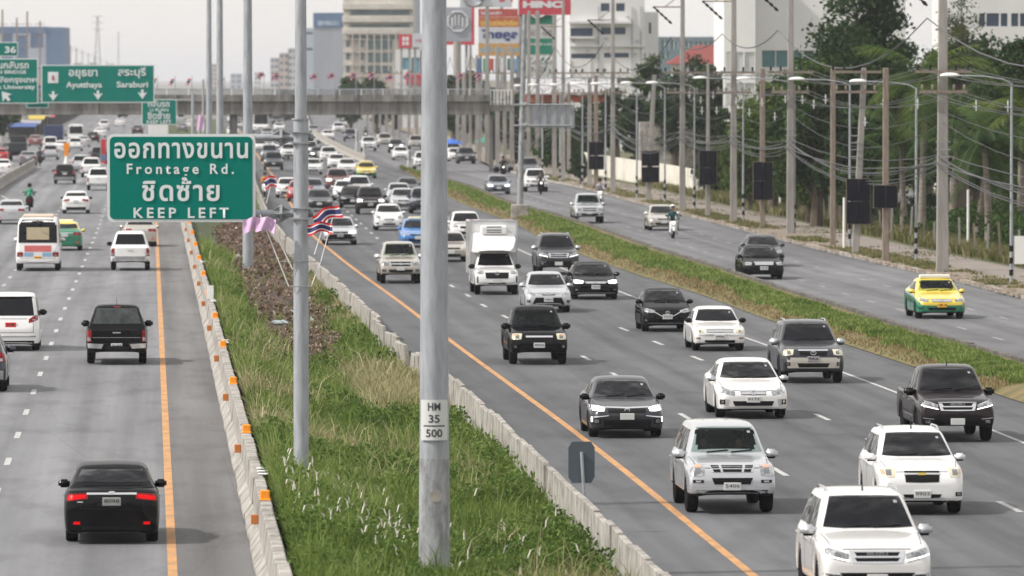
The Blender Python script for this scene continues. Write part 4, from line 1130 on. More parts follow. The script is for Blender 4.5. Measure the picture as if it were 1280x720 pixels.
mb = MB(); c_ = S(592, -4, Y+30)-o.location; pts = [(c_.x+1.25*math.cos(k*.4), -.1, c_.z+1.25*math.sin(k*.4)) for k in range(17)]; mb.tube(pts, .28, 6); mb.build('emblem', M_steel, o)
brect(o, 624, 631, -8, 2, Y+30, M_bred, 'lettering'); brect(o, 638.5, 641, -8, 2, Y+30, M_bred, 'lettering')
Y = 790.
o = board('billboard', 'stacked billboard with red, orange, white and ochre strips and Thai lettering', Y, 598, 650, 34, 54, M_bbg, legx=(-.9, .9))
brect(o, 598, 650, 11, 21, Y, mat('billboard_brick', (.40,.07,.06), .5, var=.3)); brect(o, 598, 650, 21.2, 33.8, Y, mat('billboard_burnt', (.42,.12,.04), .5, var=.25)); brect(o, 598, 650, 54.3, 70, Y, M_borange)
btext(o, 'โรงเรียนกวดวิชา', 26, 4.5, 614, 16, Y, M_fwhite, .03); btext(o, 'เปิดรับสมัครนักเรียน', 46, 7, 624, 28.5, Y, M_byel, .03); btext(o, 'ไทยคูล', 46, 15, 624.5, 44, Y, M_bnavy, .05); btext(o, 'แอร์ เย็น ไทย', 48, 7, 624, 61.5, Y, M_bcy, .04)
o = board('shop_sign', 'red sign reading HINO at the top of the picture', 705., 648, 713.5, -14, 18.5, M_bred, legx=(-.9,), cat='sign'); btext(o, 'HINO', 53, 9, 680, 5.5, 705., M_chrome, .07)
brect(o, 647.3, 648.6, -14, 19, 705., M_fwhite, 'edge')
o = board('petrol_sign', 'green and white filling station pylon with NGV at its foot', 708., 656, 693.5, 18.7, 96, mat('pylon_pale', (.52,.55,.52), .6), legx=(-.98, 1.0), cat='sign')
M_ptt = mat('pylon_green', (.0,.20,.13), .45)
brect(o, 659, 692, 19, 30, 708., M_ptt); brect(o, 657.5, 693, 48, 68, 708., M_ptt); brect(o, 677, 685, 73, 78, 708., M_ptt)
btext(o, 'อเมซอน', 12, 3.5, 668, 55, 708., M_fwhite); btext(o, 'จิ๊ฟฟี่ มาร์ท', 22, 3.5, 679, 55, 708., M_fwhite); btext(o, 'NGV', 19, 7, 674, 87, 708., M_ink, .0)
mb = MB(); c_ = S(672, 20.5, 708.)-o.location; mb.tube([(c_.x-.6, -.06, c_.z+.1), (c_.x-.2, -.06, c_.z-.15), (c_.x+.5, -.06, c_.z), (c_.x+1.1, -.06, c_.z+.4)], .09, 6); mb.build('swoosh', M_fwhite, o)
for x0 in (663, 681): 
    mb = MB(); c_ = S(x0, 38.5, 708.)-o.location
    for k in range(3): mb.tube([(c_.x-.3+.3*k, -.06, c_.z-.25), (c_.x+.0+.3*k, -.06, c_.z+.25)], .05, 5)
    mb.build('symbol', M_steel, o)
mb = MB()
for k in range(5):
    a, b = S(658+k*7, 78, 708.)-o.location, S(664+k*7, 70, 708.)-o.location; mb.tube([(a.x, -.05, a.z), (b.x, -.05, b.z)], .05, 4); mb.tube([(a.x, -.05, b.z), (b.x, -.05, a.z)], .05, 4)
mb.build('lattice', M_fwhite, o)
o = board('shop_sign', 'plain pale square board left of the stacked billboard', 890., 583, 595, 72, 86, mat('pale_cream_board', (.55,.55,.50), .6), legs=False, cat='sign')
mb = MB(); mb.lathe([(.5, -.3), (.5, S(0, 52, 890.).z)], (S(571.5, 0, 890.).x-S(589, 0, 890.).x, .8, 0), 14); mb.build('column', M_conc_pole, o)
# roadside stalls: coloured panels and umbrellas in the clutter above the bridge end
cols = [('blue',(.10,.17,.35)),('green',(.06,.30,.12)),('brick red',(.45,.10,.07)),('violet',(.12,.10,.16)),('white',(.6,.6,.6)),('teal',(.05,.15,.17)),('sky blue',(.2,.35,.5)),('grey',(.3,.3,.3))]
for k, (nm, cc) in enumerate(cols):
    x = 596+k*7.6; board('banner', '%s banner hanging under the stacked billboard' % nm, 715., x, x+6, 73, 92-(k % 3)*2, mat('banner_'+nm.replace(' ', '_'), cc, .7, var=.2), legs=False, th=.1, cat='banner')
for (x, y, cc, nm) in ((565, 178, (.03,.13,.5), 'blue'), (607, 176, (.02,.22,.16), 'green')):
    g = G(x, 200); o = empty('market_umbrella', g, 0, '%s market umbrella at the far roadside' % nm, 'umbrella'); zt = S(0, y-5, g.y).z
    mb = MB(); vs = [(0, 0, zt)]+[(1.35*math.cos(k*math.pi/4), 1.35*math.sin(k*math.pi/4), zt-.55) for k in range(8)]; mb.add(vs, [(0, 1+k, 1+(k+1) % 8) for k in range(8)]); mb.build('canopy', mat('umbrella_'+nm, cc, .7), o)
    mb = MB(); mb.tube([(0, 0, 0), (0, 0, zt-.02)], .03, 6); mb.build('pole', M_steel, o)
# street cart
g = G(630, 216); o = empty('street_cart', g, 0, 'street vendor side cart piled with goods beside the motorcycle', 'cart')
mb = MB(); mb.box(-1.0, .9, .3, 1.4, .35, .8); mb.build('tray', M_steel, o, bev=.03)
mb = MB()
for k in range(9): x = -.9+rnd.random()*1.6; mb.box(x, x+.35, .4+rnd.random()*.5, 1.2, .805, .95+rnd.random()*.45)
mb.build('goods', mat('cart_goods', (.25,.22,.18), .9, var=.6, scale=3), o, bev=.03)
mb = MB()
for x in (-.7, .6): mb.lathe([(.28, .25), (.28, .3)], (x, 0, .28), 14, axis='y')
mb.build('wheel', M_tyre, o)

# white boundary wall: one object per panel
Ow = Vector((float(CU(520.))+6.3, 505., 0)); o = empty('boundary_wall', Ow, 0, 'long white boundary wall behind the roadside poles', 'wall')
y = 505.
while y < 640:
    a, b = float(CU(y))+6.3, float(CU(y+4.4))+6.3; mb = MB(); mb.hexa([(a-Ow.x, y-505, 0), (a+.15-Ow.x, y-505, 0), (b+.15-Ow.x, y+4.35-505, 0), (b-Ow.x, y+4.35-505, 0), (a-Ow.x, y-505, 1.95), (a+.15-Ow.x, y-505, 1.95), (b+.15-Ow.x, y+4.35-505, 1.95), (b-Ow.x, y+4.35-505, 1.95)])
    mb.build('wall_panel', mat('cream_white_wall', (.66,.63,.55), .85, var=.12, scale=.6), o); y += 4.4
# end face of the wall, faces the camera
mb = MB(); mb.box(.16, .9, -.1, 0.1, 0, 1.9); mb.build('wall_end', MATS['cream_white_wall'], o)
# concrete water tank like block above the wall
facade('concrete_shed', 'grey concrete block behind the white wall', 600., 800, 866, 153, M_conc_old, [], depth=8)
# shed with tin roof among the palms
g = S(1140, 262, 400.); o = empty('tin_shed', (g.x, 400., 0), 0, 'low shed with a tin roof under the coconut palms', 'shed')
mb = MB(); mb.box(-1.9, 1.6, 0, 3, 0, 1.55); mb.build('wall', mat('dark_planks', (.05,.045,.04), .9, var=.4), o)
for k in range(8):
    mb = MB(); x = -2.1+.5*k; z1 = 2.5-.1*k; mb.hexa([(x, -.6, z1-.75), (x+.48, -.6, z1-.8), (x+.48, 3.2, z1-.05), (x, 3.2, z1), (x, -.6, z1-.71), (x+.48, -.6, z1-.76), (x+.48, 3.2, z1), (x, 3.2, z1+.05)]); mb.build('roof_sheet', MATS['pale_tin'], o)
# fence posts
y = 282.; k = 0
while y < 430:
    x = float(CU(y))+6.0+rnd.uniform(-.15, .15); h = rnd.uniform(1.3, 1.9); w_ = .06
    o = empty('fence_post', (x, y, .1), 0, 'rough pale fence post in the weeds beyond the path', 'post', 'fence posts beyond the path')
    mb = MB(); lx = rnd.uniform(-.15, .15); mb.hexa([(-w_,-w_,-.1),(w_,-w_,-.1),(w_,w_,-.1),(-w_,w_,-.1),(lx-w_*.8,-w_*.8,h),(lx+w_*.8,-w_*.8,h),(lx+w_*.8,w_*.8,h),(lx-w_*.8,w_*.8,h)]); mb.build('shaft', M_conc_pole if k % 2 else M_rust, o)
    y += 5.3; k += 1
for (x, yb, t, lb) in ((1055, 312, 250, 'white pipe post at the concrete bench'), (1210, 312, 240, 'slanted white post by the palms'), (975, 262, 224, 'short white post near the white wall')):
    g = G(x, yb, .12); o = empty('post', g, 0, lb, 'post'); mb = MB(); mb.lathe([(.07, -.1), (.06, S(0, t, g.y).z)], n=8); mb.build('shaft', M_white, o)
# white notice board at right edge
g = G(1282, 350, .1); Yn = g.y; o = empty('notice_board', g, 0, 'white notice board cut by the right edge', 'board'); sc = Yn/F
mb = MB(); mb.box(-14*sc, 14*sc, 0, .06, S(0, 333, Yn).z, S(0, 298, Yn).z); mb.build('board', M_white, o); mb = MB(); mb.box(-15*sc, -14*sc-.005, 0, .1, 0, S(0, 298, Yn).z+.05); mb.box(14*sc+.005, 15*sc, 0, .1, 0, S(0, 298, Yn).z+.05); mb.build('leg', M_steel, o)
# litter on the kerb and grass strip wall: white tags
# ------------------------------------------------------------------ left side and the far skyline
o, w_, zt = facade('warehouse', 'blue clad building behind the scaffolding at the upper left', 2250., 58, 80, 34, M_bblue, [], depth=30)
facade('warehouse', 'blue roofed hall behind the signs at the left edge', 2256., -30, 57.5, 33, mat('hall_pale', (.40,.44,.50), .8, var=.2), [(4,42,16,78), (20,44,34,78), (38,42,54,60)], depth=30, winm=M_bblue)
mb = MB(); a, b = S(-30, 42, 2250.), S(58, 33.5, 2250.); mb.box(0, b.x-a.x, -.5, 0, 0, b.z-a.z); tag(mb.build('roof_band', M_bblue, loc=(a.x, 2250, a.z)), 'blue roof band of the hall at the upper left', 'roof')
for (x, t, yb, lb) in ((3, 12, 230, 'pole with crossbars at the left edge'), (21, 22, 205, 'pole between the blue hall and the 36 tab'), (34, 14, 200, 'pole topped by a flag above the signs'), (50, 26, 195, 'thin pole in front of the blue building')):
    g = S(x, t, 1720.); o = empty('power_pole', (g.x, 1720., 0), 0, lb, 'power pole'); mb = MB(); mb.box(-.2, .2, -.2, .2, 0, g.z); mb.build('shaft', M_rust, o)
    for yy in (30, 45, 58): z = S(0, yy, 1720.).z; mb = MB(); mb.box(-1.3, 1.3, -.25, -.16, z-.07, z+.07); mb.build('crossarm', M_rust, o)
for k in range(9):
    x = 88+k*7.5; Yk = 27/((640-x)/F-.0523); g = S(x, 56+k*3.2, Yk); o = empty('power_pole', (g.x, Yk, 0), 0, 'grey pole in the receding row right of the blue building', 'power pole', 'receding poles at the upper left')
    mb = MB(); mb.box(-.16, .16, -.16, .16, 0, g.z); mb.build('shaft', M_conc_pole, o); mb = MB(); mb.box(-1.5, 1.5, -.25, -.17, g.z-1.2, g.z-1.05); mb.build('crossarm', M_rust, o)
for (x, t, b_, Yk, lb) in ((122, 20, 80, 3900., 'faint lattice pylon above the Ayutthaya sign'), (148, 40, 80, 6500., 'fainter thin mast right of the lattice pylon')):
    g = S(x, t, Yk); o = empty('pylon', (g.x, Yk, 0), 0, lb, 'pylon'); H = g.z; mb = MB(); w_ = 2.2 if t == 20 else .5
    for sx_ in (-1, 1):
        for sy_ in (-1, 1): mb.tube([(sx_*w_, sy_*w_, 0), (sx_*.3, sy_*.3, H)], .22, 4)
    for k in range(12):
        z0_, z1_ = H*k/12, H*(k+1)/12; w0_ = w_-(w_-.3)*k/12; mb.tube([(-w0_, -w0_, z0_), (w0_*.9, -w0_*.9, z1_)], .12, 3)
        if k > 8 and t == 20: mb.box(-3.2, 3.2, -.1, .1, z1_-.3, z1_)
    mb.build('lattice', M_steel, o)
# hazy skyline: separate blocks
sky_blocks = []
r2 = random.Random(3)
pal = [mat('far_wall_%d' % i, c_, .9, var=.15, scale=.2) for i, c_ in enumerate([(.42,.42,.42), (.5,.47,.42), (.33,.37,.42), (.55,.55,.53), (.40,.33,.28)])]
def far_block(x, w_, yt, Y, lb, grp):
    o, ww, zt = facade('apartment_building' if yt < 90 else 'shop_house', lb, Y, x, x+w_, yt, r2.choice(pal), [], depth=12)
    o['group'] = grp
    mb = MB(); nfl = max(2, int(zt/3.2)); ncol = max(2, int(ww/3))
    for i in range(nfl):
        for j in range(ncol): mb.box(ww*(j+.2)/ncol, ww*(j+.8)/ncol, -.06, -.004, zt*(i+.35)/nfl, zt*(i+.75)/nfl)
    mb.build('window_bank', M_winblue, o)['kind'] = 'stuff'
x = 92.
while x < 176: w_ = r2.uniform(7, 14); far_block(x, w_, 78+ (x-92)*.12 + r2.uniform(-5, 5), 4600+r2.uniform(-300, 700), 'hazy far block in the row behind the Ayutthaya sign', 'hazy blocks behind the Ayutthaya sign'); x += w_+.5
awn = [mat('awning_%d' % i, c_, .8) for i, c_ in enumerate([(.35,.05,.06), (.05,.10,.28), (.50,.38,.05), (.08,.16,.10), (.25,.2,.17), (.3,.3,.32)])]
for i in range(34):
    Yk = 985+i*38; xl_ = float(OL(Yk))-16.6; w_ = r2.uniform(2, 4); h_ = r2.uniform(2.2, 3.4)
    o = empty('shop_stall', (xl_, Yk, 0), 0, 'roadside stall with a coloured awning in the dim row left of the far left road', 'stall', 'dim stalls left of the far left road')
    mb = MB(); mb.box(-w_, 0, 0, 2.5, 0, h_-.45); mb.build('counter', mat('stall_dark', (.05,.045,.045), .9, var=.5), o)
    mb = MB(); mb.hexa([(-w_-.2,-1.2,h_-.6),(.2,-1.2,h_-.6),(.2,2.6,h_-.2),(-w_-.2,2.6,h_-.2),(-w_-.2,-1.2,h_-.5),(.2,-1.2,h_-.5),(.2,2.6,h_),(-w_-.2,2.6,h_)]); mb.build('awning', r2.choice(awn), o)
for (x, w_, yt, lb) in ((262, 10, 80, 'faint tall block between the lamp poles above the bridge'), (288, 14, 92, 'faint low block right of the third lamp pole'), (318, 8, 90, 'faint low block at the left foot of the hazy skyline'), (338, 10, 72, 'hazy block left of the sign pole'), (349, 12, 66, 'taller hazy block next to the sign pole'), (360, 12, 60, 'hazy block hidden partly by the sign pole'), (384, 9, 55, 'hazy narrow block right of the sign pole')):
    far_block(x, w_, yt, 5200 if x < 330 else 3600, lb, 'hazy skyline by the sign pole')
# shop fronts along the far left frontage and under the bridge
for i in range(20):
    Yk = 960+i*75; xl_ = float(OL(Yk))-18.5-r2.uniform(0, 2.5); px0 = 640+F*xl_/Yk
    w_ = 8.5*F/Yk
    far_block(px0-w_, w_, 98-(r2.uniform(-3.2, .5))*F/Yk, Yk, 'shop house in the distant row left of the left road', 'distant shop houses on the left')
for i in range(12):
    Yk = 1150+i*120; xl_ = -.038*(Yk-1000)-2+r2.uniform(0, 3); px0 = 640+F*xl_/Yk
    w_ = 9.*F/Yk
    far_block(px0, w_, 98-(r2.uniform(-1.5, 1))*F/Yk, Yk, 'distant shop house beyond the footbridge on the right', 'distant shop houses on the right')
# ------------------------------------------------------------------ vehicles
def ip(x, pts):
    xs = [p[0] for p in pts]; ys = [p[1] for p in pts]
    return float(np.interp(x, xs, ys))
# every profile: x from the front bumper (metres), z
SHAPE = dict(
 sedan=dict(L=4.62, W=1.78, H=1.46, cab=(1.28, 2.12, 3.30, 4.00), wx=(.92, 3.62), wr=.315,
    top=[(0,.58),(.03,.66),(.10,.72),(.30,.785),(.8,.88),(1.28,.955),(4.0,1.05),(4.35,1.05),(4.50,1.0),(4.58,.93),(4.62,.80)],
    belt=[(0,.54),(.1,.64),(.4,.73),(1.2,.86),(2.5,.92),(3.7,.98),(4.4,.96),(4.62,.74)], tuck=.80, zb=.19),
 oldsedan=dict(L=4.3, W=1.68, H=1.38, cab=(1.30, 1.95, 3.05, 3.62), wx=(.85, 3.35), wr=.30,
    top=[(0,.56),(.03,.64),(.08,.70),(.25,.765),(.8,.84),(1.30,.90),(3.62,.96),(4.1,.95),(4.22,.90),(4.3,.72)],
    belt=[(0,.52),(.1,.64),(.4,.74),(1.2,.83),(3.4,.90),(4.15,.86),(4.3,.66)], tuck=.84, zb=.19),
 hatch=dict(L=4.0, W=1.695, H=1.48, cab=(1.05, 1.85, 3.20, 3.82), wx=(.80, 3.30), wr=.30,
    top=[(0,.58),(.03,.68),(.10,.76),(.30,.84),(.7,.93),(1.05,1.0),(3.82,1.02),(3.95,.90),(4.0,.74)],
    belt=[(0,.54),(.1,.66),(.4,.78),(1.0,.90),(2.5,.95),(3.6,1.0),(4.0,.72)], tuck=.80, zb=.19),
 suv=dict(L=4.75, W=1.86, H=1.80, cab=(1.45, 2.12, 4.15, 4.62), wx=(.93, 3.75), wr=.385,
    top=[(0,.72),(.03,.84),(.08,.95),(.22,1.03),(.7,1.11),(1.45,1.19),(4.62,1.15),(4.72,.95),(4.75,.75)],
    belt=[(0,.66),(.08,.82),(.3,.95),(1.2,1.06),(3.5,1.12),(4.5,1.10),(4.75,.72)], tuck=.84, zb=.30),
 mpv=dict(L=4.36, W=1.735, H=1.66, cab=(.98, 1.80, 3.75, 4.22), wx=(.85, 3.5), wr=.315,
    top=[(0,.62),(.03,.74),(.10,.86),(.28,.96),(.6,1.04),(.98,1.10),(4.22,1.08),(4.32,.90),(4.36,.74)],
    belt=[(0,.58),(.1,.74),(.35,.88),(1.0,.99),(3.5,1.06),(4.2,1.04),(4.36,.70)], tuck=.82, zb=.22),
 van=dict(L=4.93, W=1.85, H=1.93, cab=(.75, 1.65, 4.45, 4.80), wx=(.88, 3.85), wr=.34,
    top=[(0,.62),(.03,.80),(.08,.95),(.25,1.07),(.75,1.18),(4.80,1.12),(4.90,.95),(4.93,.72)],
    belt=[(0,.6),(.1,.85),(.3,1.0),(1.0,1.08),(4.5,1.12),(4.93,.72)], tuck=.86, zb=.20),
 pickup=dict(L=5.25, W=1.84, H=1.78, cab=(1.42, 2.08, 3.20, 3.52), wx=(.90, 3.98), wr=.385,
    top=[(0,.70),(.03,.82),(.08,.93),(.22,1.02),(.7,1.09),(1.42,1.16),(3.52,1.12),(5.1,1.12),(5.2,1.10),(5.25,1.05)],
    belt=[(0,.66),(.08,.82),(.3,.94),(1.2,1.04),(3.5,1.09),(5.25,1.09)], tuck=.86, zb=.36, bed=True),
 canopy=dict(L=5.2, W=1.82, H=1.78, cab=(1.42, 2.08, 4.72, 5.08), wx=(.90, 3.95), wr=.385,
    top=[(0,.70),(.03,.82),(.08,.93),(.22,1.02),(.7,1.09),(1.42,1.16),(5.08,1.12),(5.17,1.08),(5.2,1.0)],
    belt=[(0,.66),(.08,.82),(.3,.94),(1.2,1.04),(3.5,1.09),(5.2,1.06)], tuck=.88, zb=.36),
 minibus=dict(L=6.2, W=2.05, H=2.62, cab=(.35, .80, 5.95, 6.12), wx=(1.1, 4.6), wr=.37,
    top=[(0,.8),(.03,1.1),(.15,1.25),(.35,1.35),(6.12,1.30),(6.18,1.2),(6.2,.9)],
    belt=[(0,.8),(.1,1.15),(.35,1.30),(6.0,1.30),(6.2,.85)], tuck=.93, zb=.34),
 bus=dict(L=11., W=2.5, H=3.3, cab=(.25, .45, 10.8, 10.95), wx=(2.2, 8.0), wr=.5,
    top=[(0,.9),(.05,1.2),(.25,1.35),(10.95,1.35),(11,1.0)],
    belt=[(0,.9),(.1,1.2),(.25,1.32),(10.95,1.32),(11,.95)], tuck=.96, zb=.38),
)
def resample(pl, n):
    pts = [Vector(p) for p in pl]
    if len(pts) == 1: return pts * n
    seg = [(pts[i+1]-pts[i]).length for i in range(len(pts)-1)]; tot = sum(seg) or 1e-9
    out = []
    for k in range(n):
        t = tot * k / (n-1); i = 0
        while i < len(seg)-1 and t > seg[i]: t -= seg[i]; i += 1
        out.append(pts[i].lerp(pts[i+1], min(1, t/(seg[i] or 1e-9))))
    return out

class Car:
    def __init__(s, shape, sc=(1,1,1), sub=1, two=None):
        sh = dict(SHAPE[shape]); s.sh = sh; s.shape = shape
        sx, sy, sz = sc
        s.L, s.W, s.H = sh['L']*sx, sh['W']*sy, sh['H']*sz
        hw0 = sh['W']/2; L0 = sh['L']; H0 = sh['H']
        xa, xr1, xr2, xc = sh['cab']; bed = sh.get('bed'); wr = sh['wr']; Ra = wr + .075
        xs = {0, .03, .08, .16, .30, .5, L0-.03, L0-.09, L0-.2, L0-.38, xa-.12, xa, xa+.06, xr1-.05, xr1+.12, (xa+xr1)/2, (xr1+xr2)/2, xr2-.12, xr2+.05, (xr2+xc)/2, xc-.05, xc+.05, 2.6, 3.0}
        if L0 > 5.5:
            xs |= set(np.arange(1, L0-.5, .8))
        for w_ in sh['wx']:
            for t in (-1, -.92, -.7, -.38, 0, .38, .7, .92, 1): xs.add(round(w_ + Ra*t, 3))
            xs.add(w_-Ra-.03); xs.add(w_+Ra+.03)
        xs = sorted(x for x in xs if 0 <= x <= L0)
        q = [xs[0]]
        for x in xs[1:]:
            if x - q[-1] > .018: q.append(x)
        if L0 - q[-1] > 0.001: q[-1] = L0
        xs = q
        tk = sh['tuck']
        plan = [(0, tk), (.03, tk+.05), (.08, tk+.09), (.16, .955), (.30, .98), (.6, 1), (L0-.5, 1), (L0-.2, .975), (L0-.09, .95), (L0-.03, .91), (L0, .87)]
        if shape in ('minibus', 'bus'): plan = [(0,.90),(.1,.96),(.4,1),(L0-.3,1),(L0-.06,.97),(L0,.93)]
        botf = [(0, sh['zb']+.14), (.04, sh['zb']+.04), (.12, sh['zb']), (L0-.15, sh['zb']), (L0-.05, sh['zb']+.02), (L0, sh['zb']+.08)]
        rings = []
        for x in xs:
            Wd = hw0 * ip(x, plan); T = ip(x, sh['top']); B = ip(x, sh['belt']); zb = ip(x, botf)
            roofw = Wd*(.74 if shape not in ('minibus','bus','van') else .86)
            if xa < x < xc:
                if x < xr1: t = (x-xa)/(xr1-xa); zr = T + (H0-.055-T)*(t**.86)
                elif x > xr2: t = (xc-x)/(xc-xr2); zr = T + (H0-.045-T)*(t**.9)
                else:
                    t = (x-xr1)/(xr2-xr1); zr = H0 - .055*(1-min(1, t/.35))**2 - .045*max(0, (t-.35)/.65)**2
                    t = 1
                roofw = Wd*.88 + (roofw - Wd*.88)*min(1, t*1.05)
                if shape in ('minibus','bus'): roofw = Wd*(.93 if t < 1 else .90)
                cx = min(.10, (zr-T)*.5)
                p = [(0, zr), (roofw*.5, zr-.008), (roofw*.86, zr-.022), (roofw, zr-.022-cx*.7), (Wd-.065, max(B+.012, min(zr-.03, B+.012)))]
            else:
                c = .02
                if bed and x > xc:
                    inner = Wd-.12; fl = .62 if (x < L0-.1 and x > xc+.02) else T
                    p = [(0, fl), (inner*.6, fl), (inner, fl), (inner+.015, T), (Wd-.03, T)]
                else:
                    p = [(0, T), (Wd*.45, T-.006), (Wd*.76, T-.02), (Wd*.88, T-.035), (Wd-.055, max(B, min(T-.05, B+.02)))]
            zlow = zb; zz = zb; arch = 0
            for w_ in sh['wx']:
                dx = abs(x-w_)
                if dx < Ra: arch = max(arch, math.sqrt(Ra*Ra-dx*dx) + wr*.95)
            B2 = min(B, p[4][1])
            if arch: zz = max(zb, min(arch, B2-.14))
            lv = [B2-.05, B2-(B2-zb)*.36, B2-(B2-zb)*.66, zb+.09, zb]
            lv = [max(v, zz+(B2-.05-zz)*k) for v, k in zip(lv, (1, .6, .35, .12, 0))]
            lv[4] = zz
            p += [(Wd-.012, lv[0]), (Wd, lv[1]), (Wd, lv[2]), (Wd-.015, lv[3]), (Wd-.035, lv[4]), (Wd-.29, zz), (Wd-.30, zlow+.03), (0, zlow+.03)]
            rings.append([(L0/2-x, y, z) for y, z in p])
        n = len(rings[0]); verts = []; 
        for r in rings:
            verts += [(x*sx, y*sy, z*sz) for x, y, z in r] + [(x*sx, -y*sy, z*sz) for x, y, z in r[1:-1]]
        m = 2*n-2
        order = list(range(n)) + list(range(m-1, n-1, -1))
        faces = []
        for i in range(len(rings)-1):
            for k in range(m):
                a = order[k]; b = order[(k+1) % m]
                faces.append((i*m+a, i*m+b, (i+1)*m+b, (i+1)*m+a))
        for e in (0, len(rings)-1):
            o = e*m; le = list(range(n)); ri = [0]+list(range(n, m))+[n-1]
            for k in range(n-1):
                a, b, c, d = le[k], le[k+1], ri[k+1], ri[k]
                f = [o+a, o+b, o+c, o+d]
                f2 = []
                for v in f:
                    if v not in f2: f2.append(v)
                if len(f2) > 2: faces.append(tuple(f2))
        me = bpy.data.meshes.new('body'); me.from_pydata(verts, [], faces)
        bm = bmesh.new(); bm.from_mesh(me); bmesh.ops.recalc_face_normals(bm, faces=bm.faces); bm.to_mesh(me); bm.free()
        o = bpy.data.objects.new('tmp', me); C.objects.link(o)
        md = o.modifiers.new('s', 'SUBSURF'); md.levels = sub; md.render_levels = sub
        dg = bpy.context.evaluated_depsgraph_get(); dg.update()
        me2 = bpy.data.meshes.new_from_object(o.evaluated_get(dg)); bpy.data.objects.remove(o); bpy.data.meshes.remove(me)
        me2.name = 'body'; s.me = me2
        for f in me2.polygons: f.use_smooth = True
        for mm in (P['white'], M_dark, P['green']): me2.materials.append(mm)
        zu = (sh['zb'] + .07)*sz; hw = s.W/2
        for f in me2.polygons:
            c = f.center
            under = c.z < zu and f.normal.z < -.3
            well = abs(c.y) < hw-.06 and c.z < .62*sz and f.normal.z < .2 and abs(c.x) < s.L/2-.25
            if under or well: f.material_index = 1
            elif bed and c.x < -(xc-L0/2)*sx-.03 and abs(c.y) < hw-.15*sy and f.normal.z > .3 and c.z < 1.02*sz: f.material_index = 1
            elif two == 'low' and c.x/sx < -(L0/2-.72) and c.z < ip(L0/2-c.x/sx, sh['belt'])*sz+.14: f.material_index = 2
            elif two == 'low' and c.z < ip(L0/2-c.x/sx, sh['belt'])*sz - .045: f.material_index = 2
        s.bvh = BVHTree.FromPolygons([v.co.copy() for v in me2.vertices], [tuple(p.vertices) for p in me2.polygons])
        s.root = None; s.sx, s.sy, s.sz = sx, sy, sz
    def hit(s, side, a, b):
        """side F/R: a=y b=z; side L/Q (left/right): a=x b=z; side T (top): a=x b=y"""
        if side == 'F': o, d = Vector((9, a, b)), Vector((-1, 0, 0))
        elif side == 'R': o, d = Vector((-9, a, b)), Vector((1, 0, 0))
        elif side == 'L': o, d = Vector((a, 5, b)), Vector((0, -1, 0))
        elif side == 'Q': o, d = Vector((a, -5, b)), Vector((0, 1, 0))
        else: o, d = Vector((a, b, 9)), Vector((0, 0, -1))
        r = s.bvh.ray_cast(o, d)
        return (r[0], -d) if r[0] is not None else (None, -d)
    def patch(s, name, side, top, bot, m, offs=.006, nx=8, nz=4, mirror=False, thick=.03, parent=None, limit=.8):
        for sg in ((1, -1) if mirror else (1,)):
            tp = resample(top, nx+1); bt = resample(bot, nx+1); P3 = []; ok = []
            for j in range(nz+1):
                for i in range(nx+1):
                    q = tp[i].lerp(bt[j*0+i], j/nz)
                    a, b = q.x, q.y
                    if side in 'FR': a *= sg
                    if side == 'T': b *= sg
                    sd = side
                    if side == 'L' and sg < 0: sd = 'Q'
                    h, d = s.hit(sd, a, b)
                    P3.append((h + d*offs) if h is not None else None)
            good = [p for p in P3 if p is not None]
            if not good: continue
            ax = 0 if side in 'FR' else (1 if side in 'LQ' else 2)
            # grid neighbours fill misses
            for i, p in enumerate(P3):
                if p is None:
                    jx, ix = divmod(i, nx+1)
                    best = min((abs(k//(nx+1)-jx)+abs(k%(nx+1)-ix), k) for k, pp in enumerate(P3) if pp is not None)
                    P3[i] = P3[best[1]].copy()
            mb = MB(); W_ = nx+1
            vs = list(P3); d = d
            fs = []
            for j in range(nz):
                for i in range(nx): a = j*W_+i; fs.append((a, a+1, a+1+W_, a+W_))
            ring = [i for i in range(W_)] + [j*W_+nx for j in range(1, nz+1)] + [nz*W_+i for i in range(nx-1, -1, -1)] + [j*W_ for j in range(nz-1, 0, -1)]
            b0 = len(vs); vs += [P3[i] - d*thick for i in ring]
            for k in range(len(ring)):
                k2 = (k+1) % len(ring); fs.append((ring[k], ring[k2], b0+k2, b0+k))
            mb.add(vs, fs)
            o = mb.build(name, m, parent or s.root, smooth=True)
        return o
    def make(s, name, loc, rz, label, cat, group, col):
        s.root = empty(name, loc, rz, label, cat, group)
        s.body = link('body', s.me, s.root); setp(s.body, col)
        return s

def setp(o, m, i=0):
    o.material_slots[i].link = 'OBJECT'; o.material_slots[i].material = m

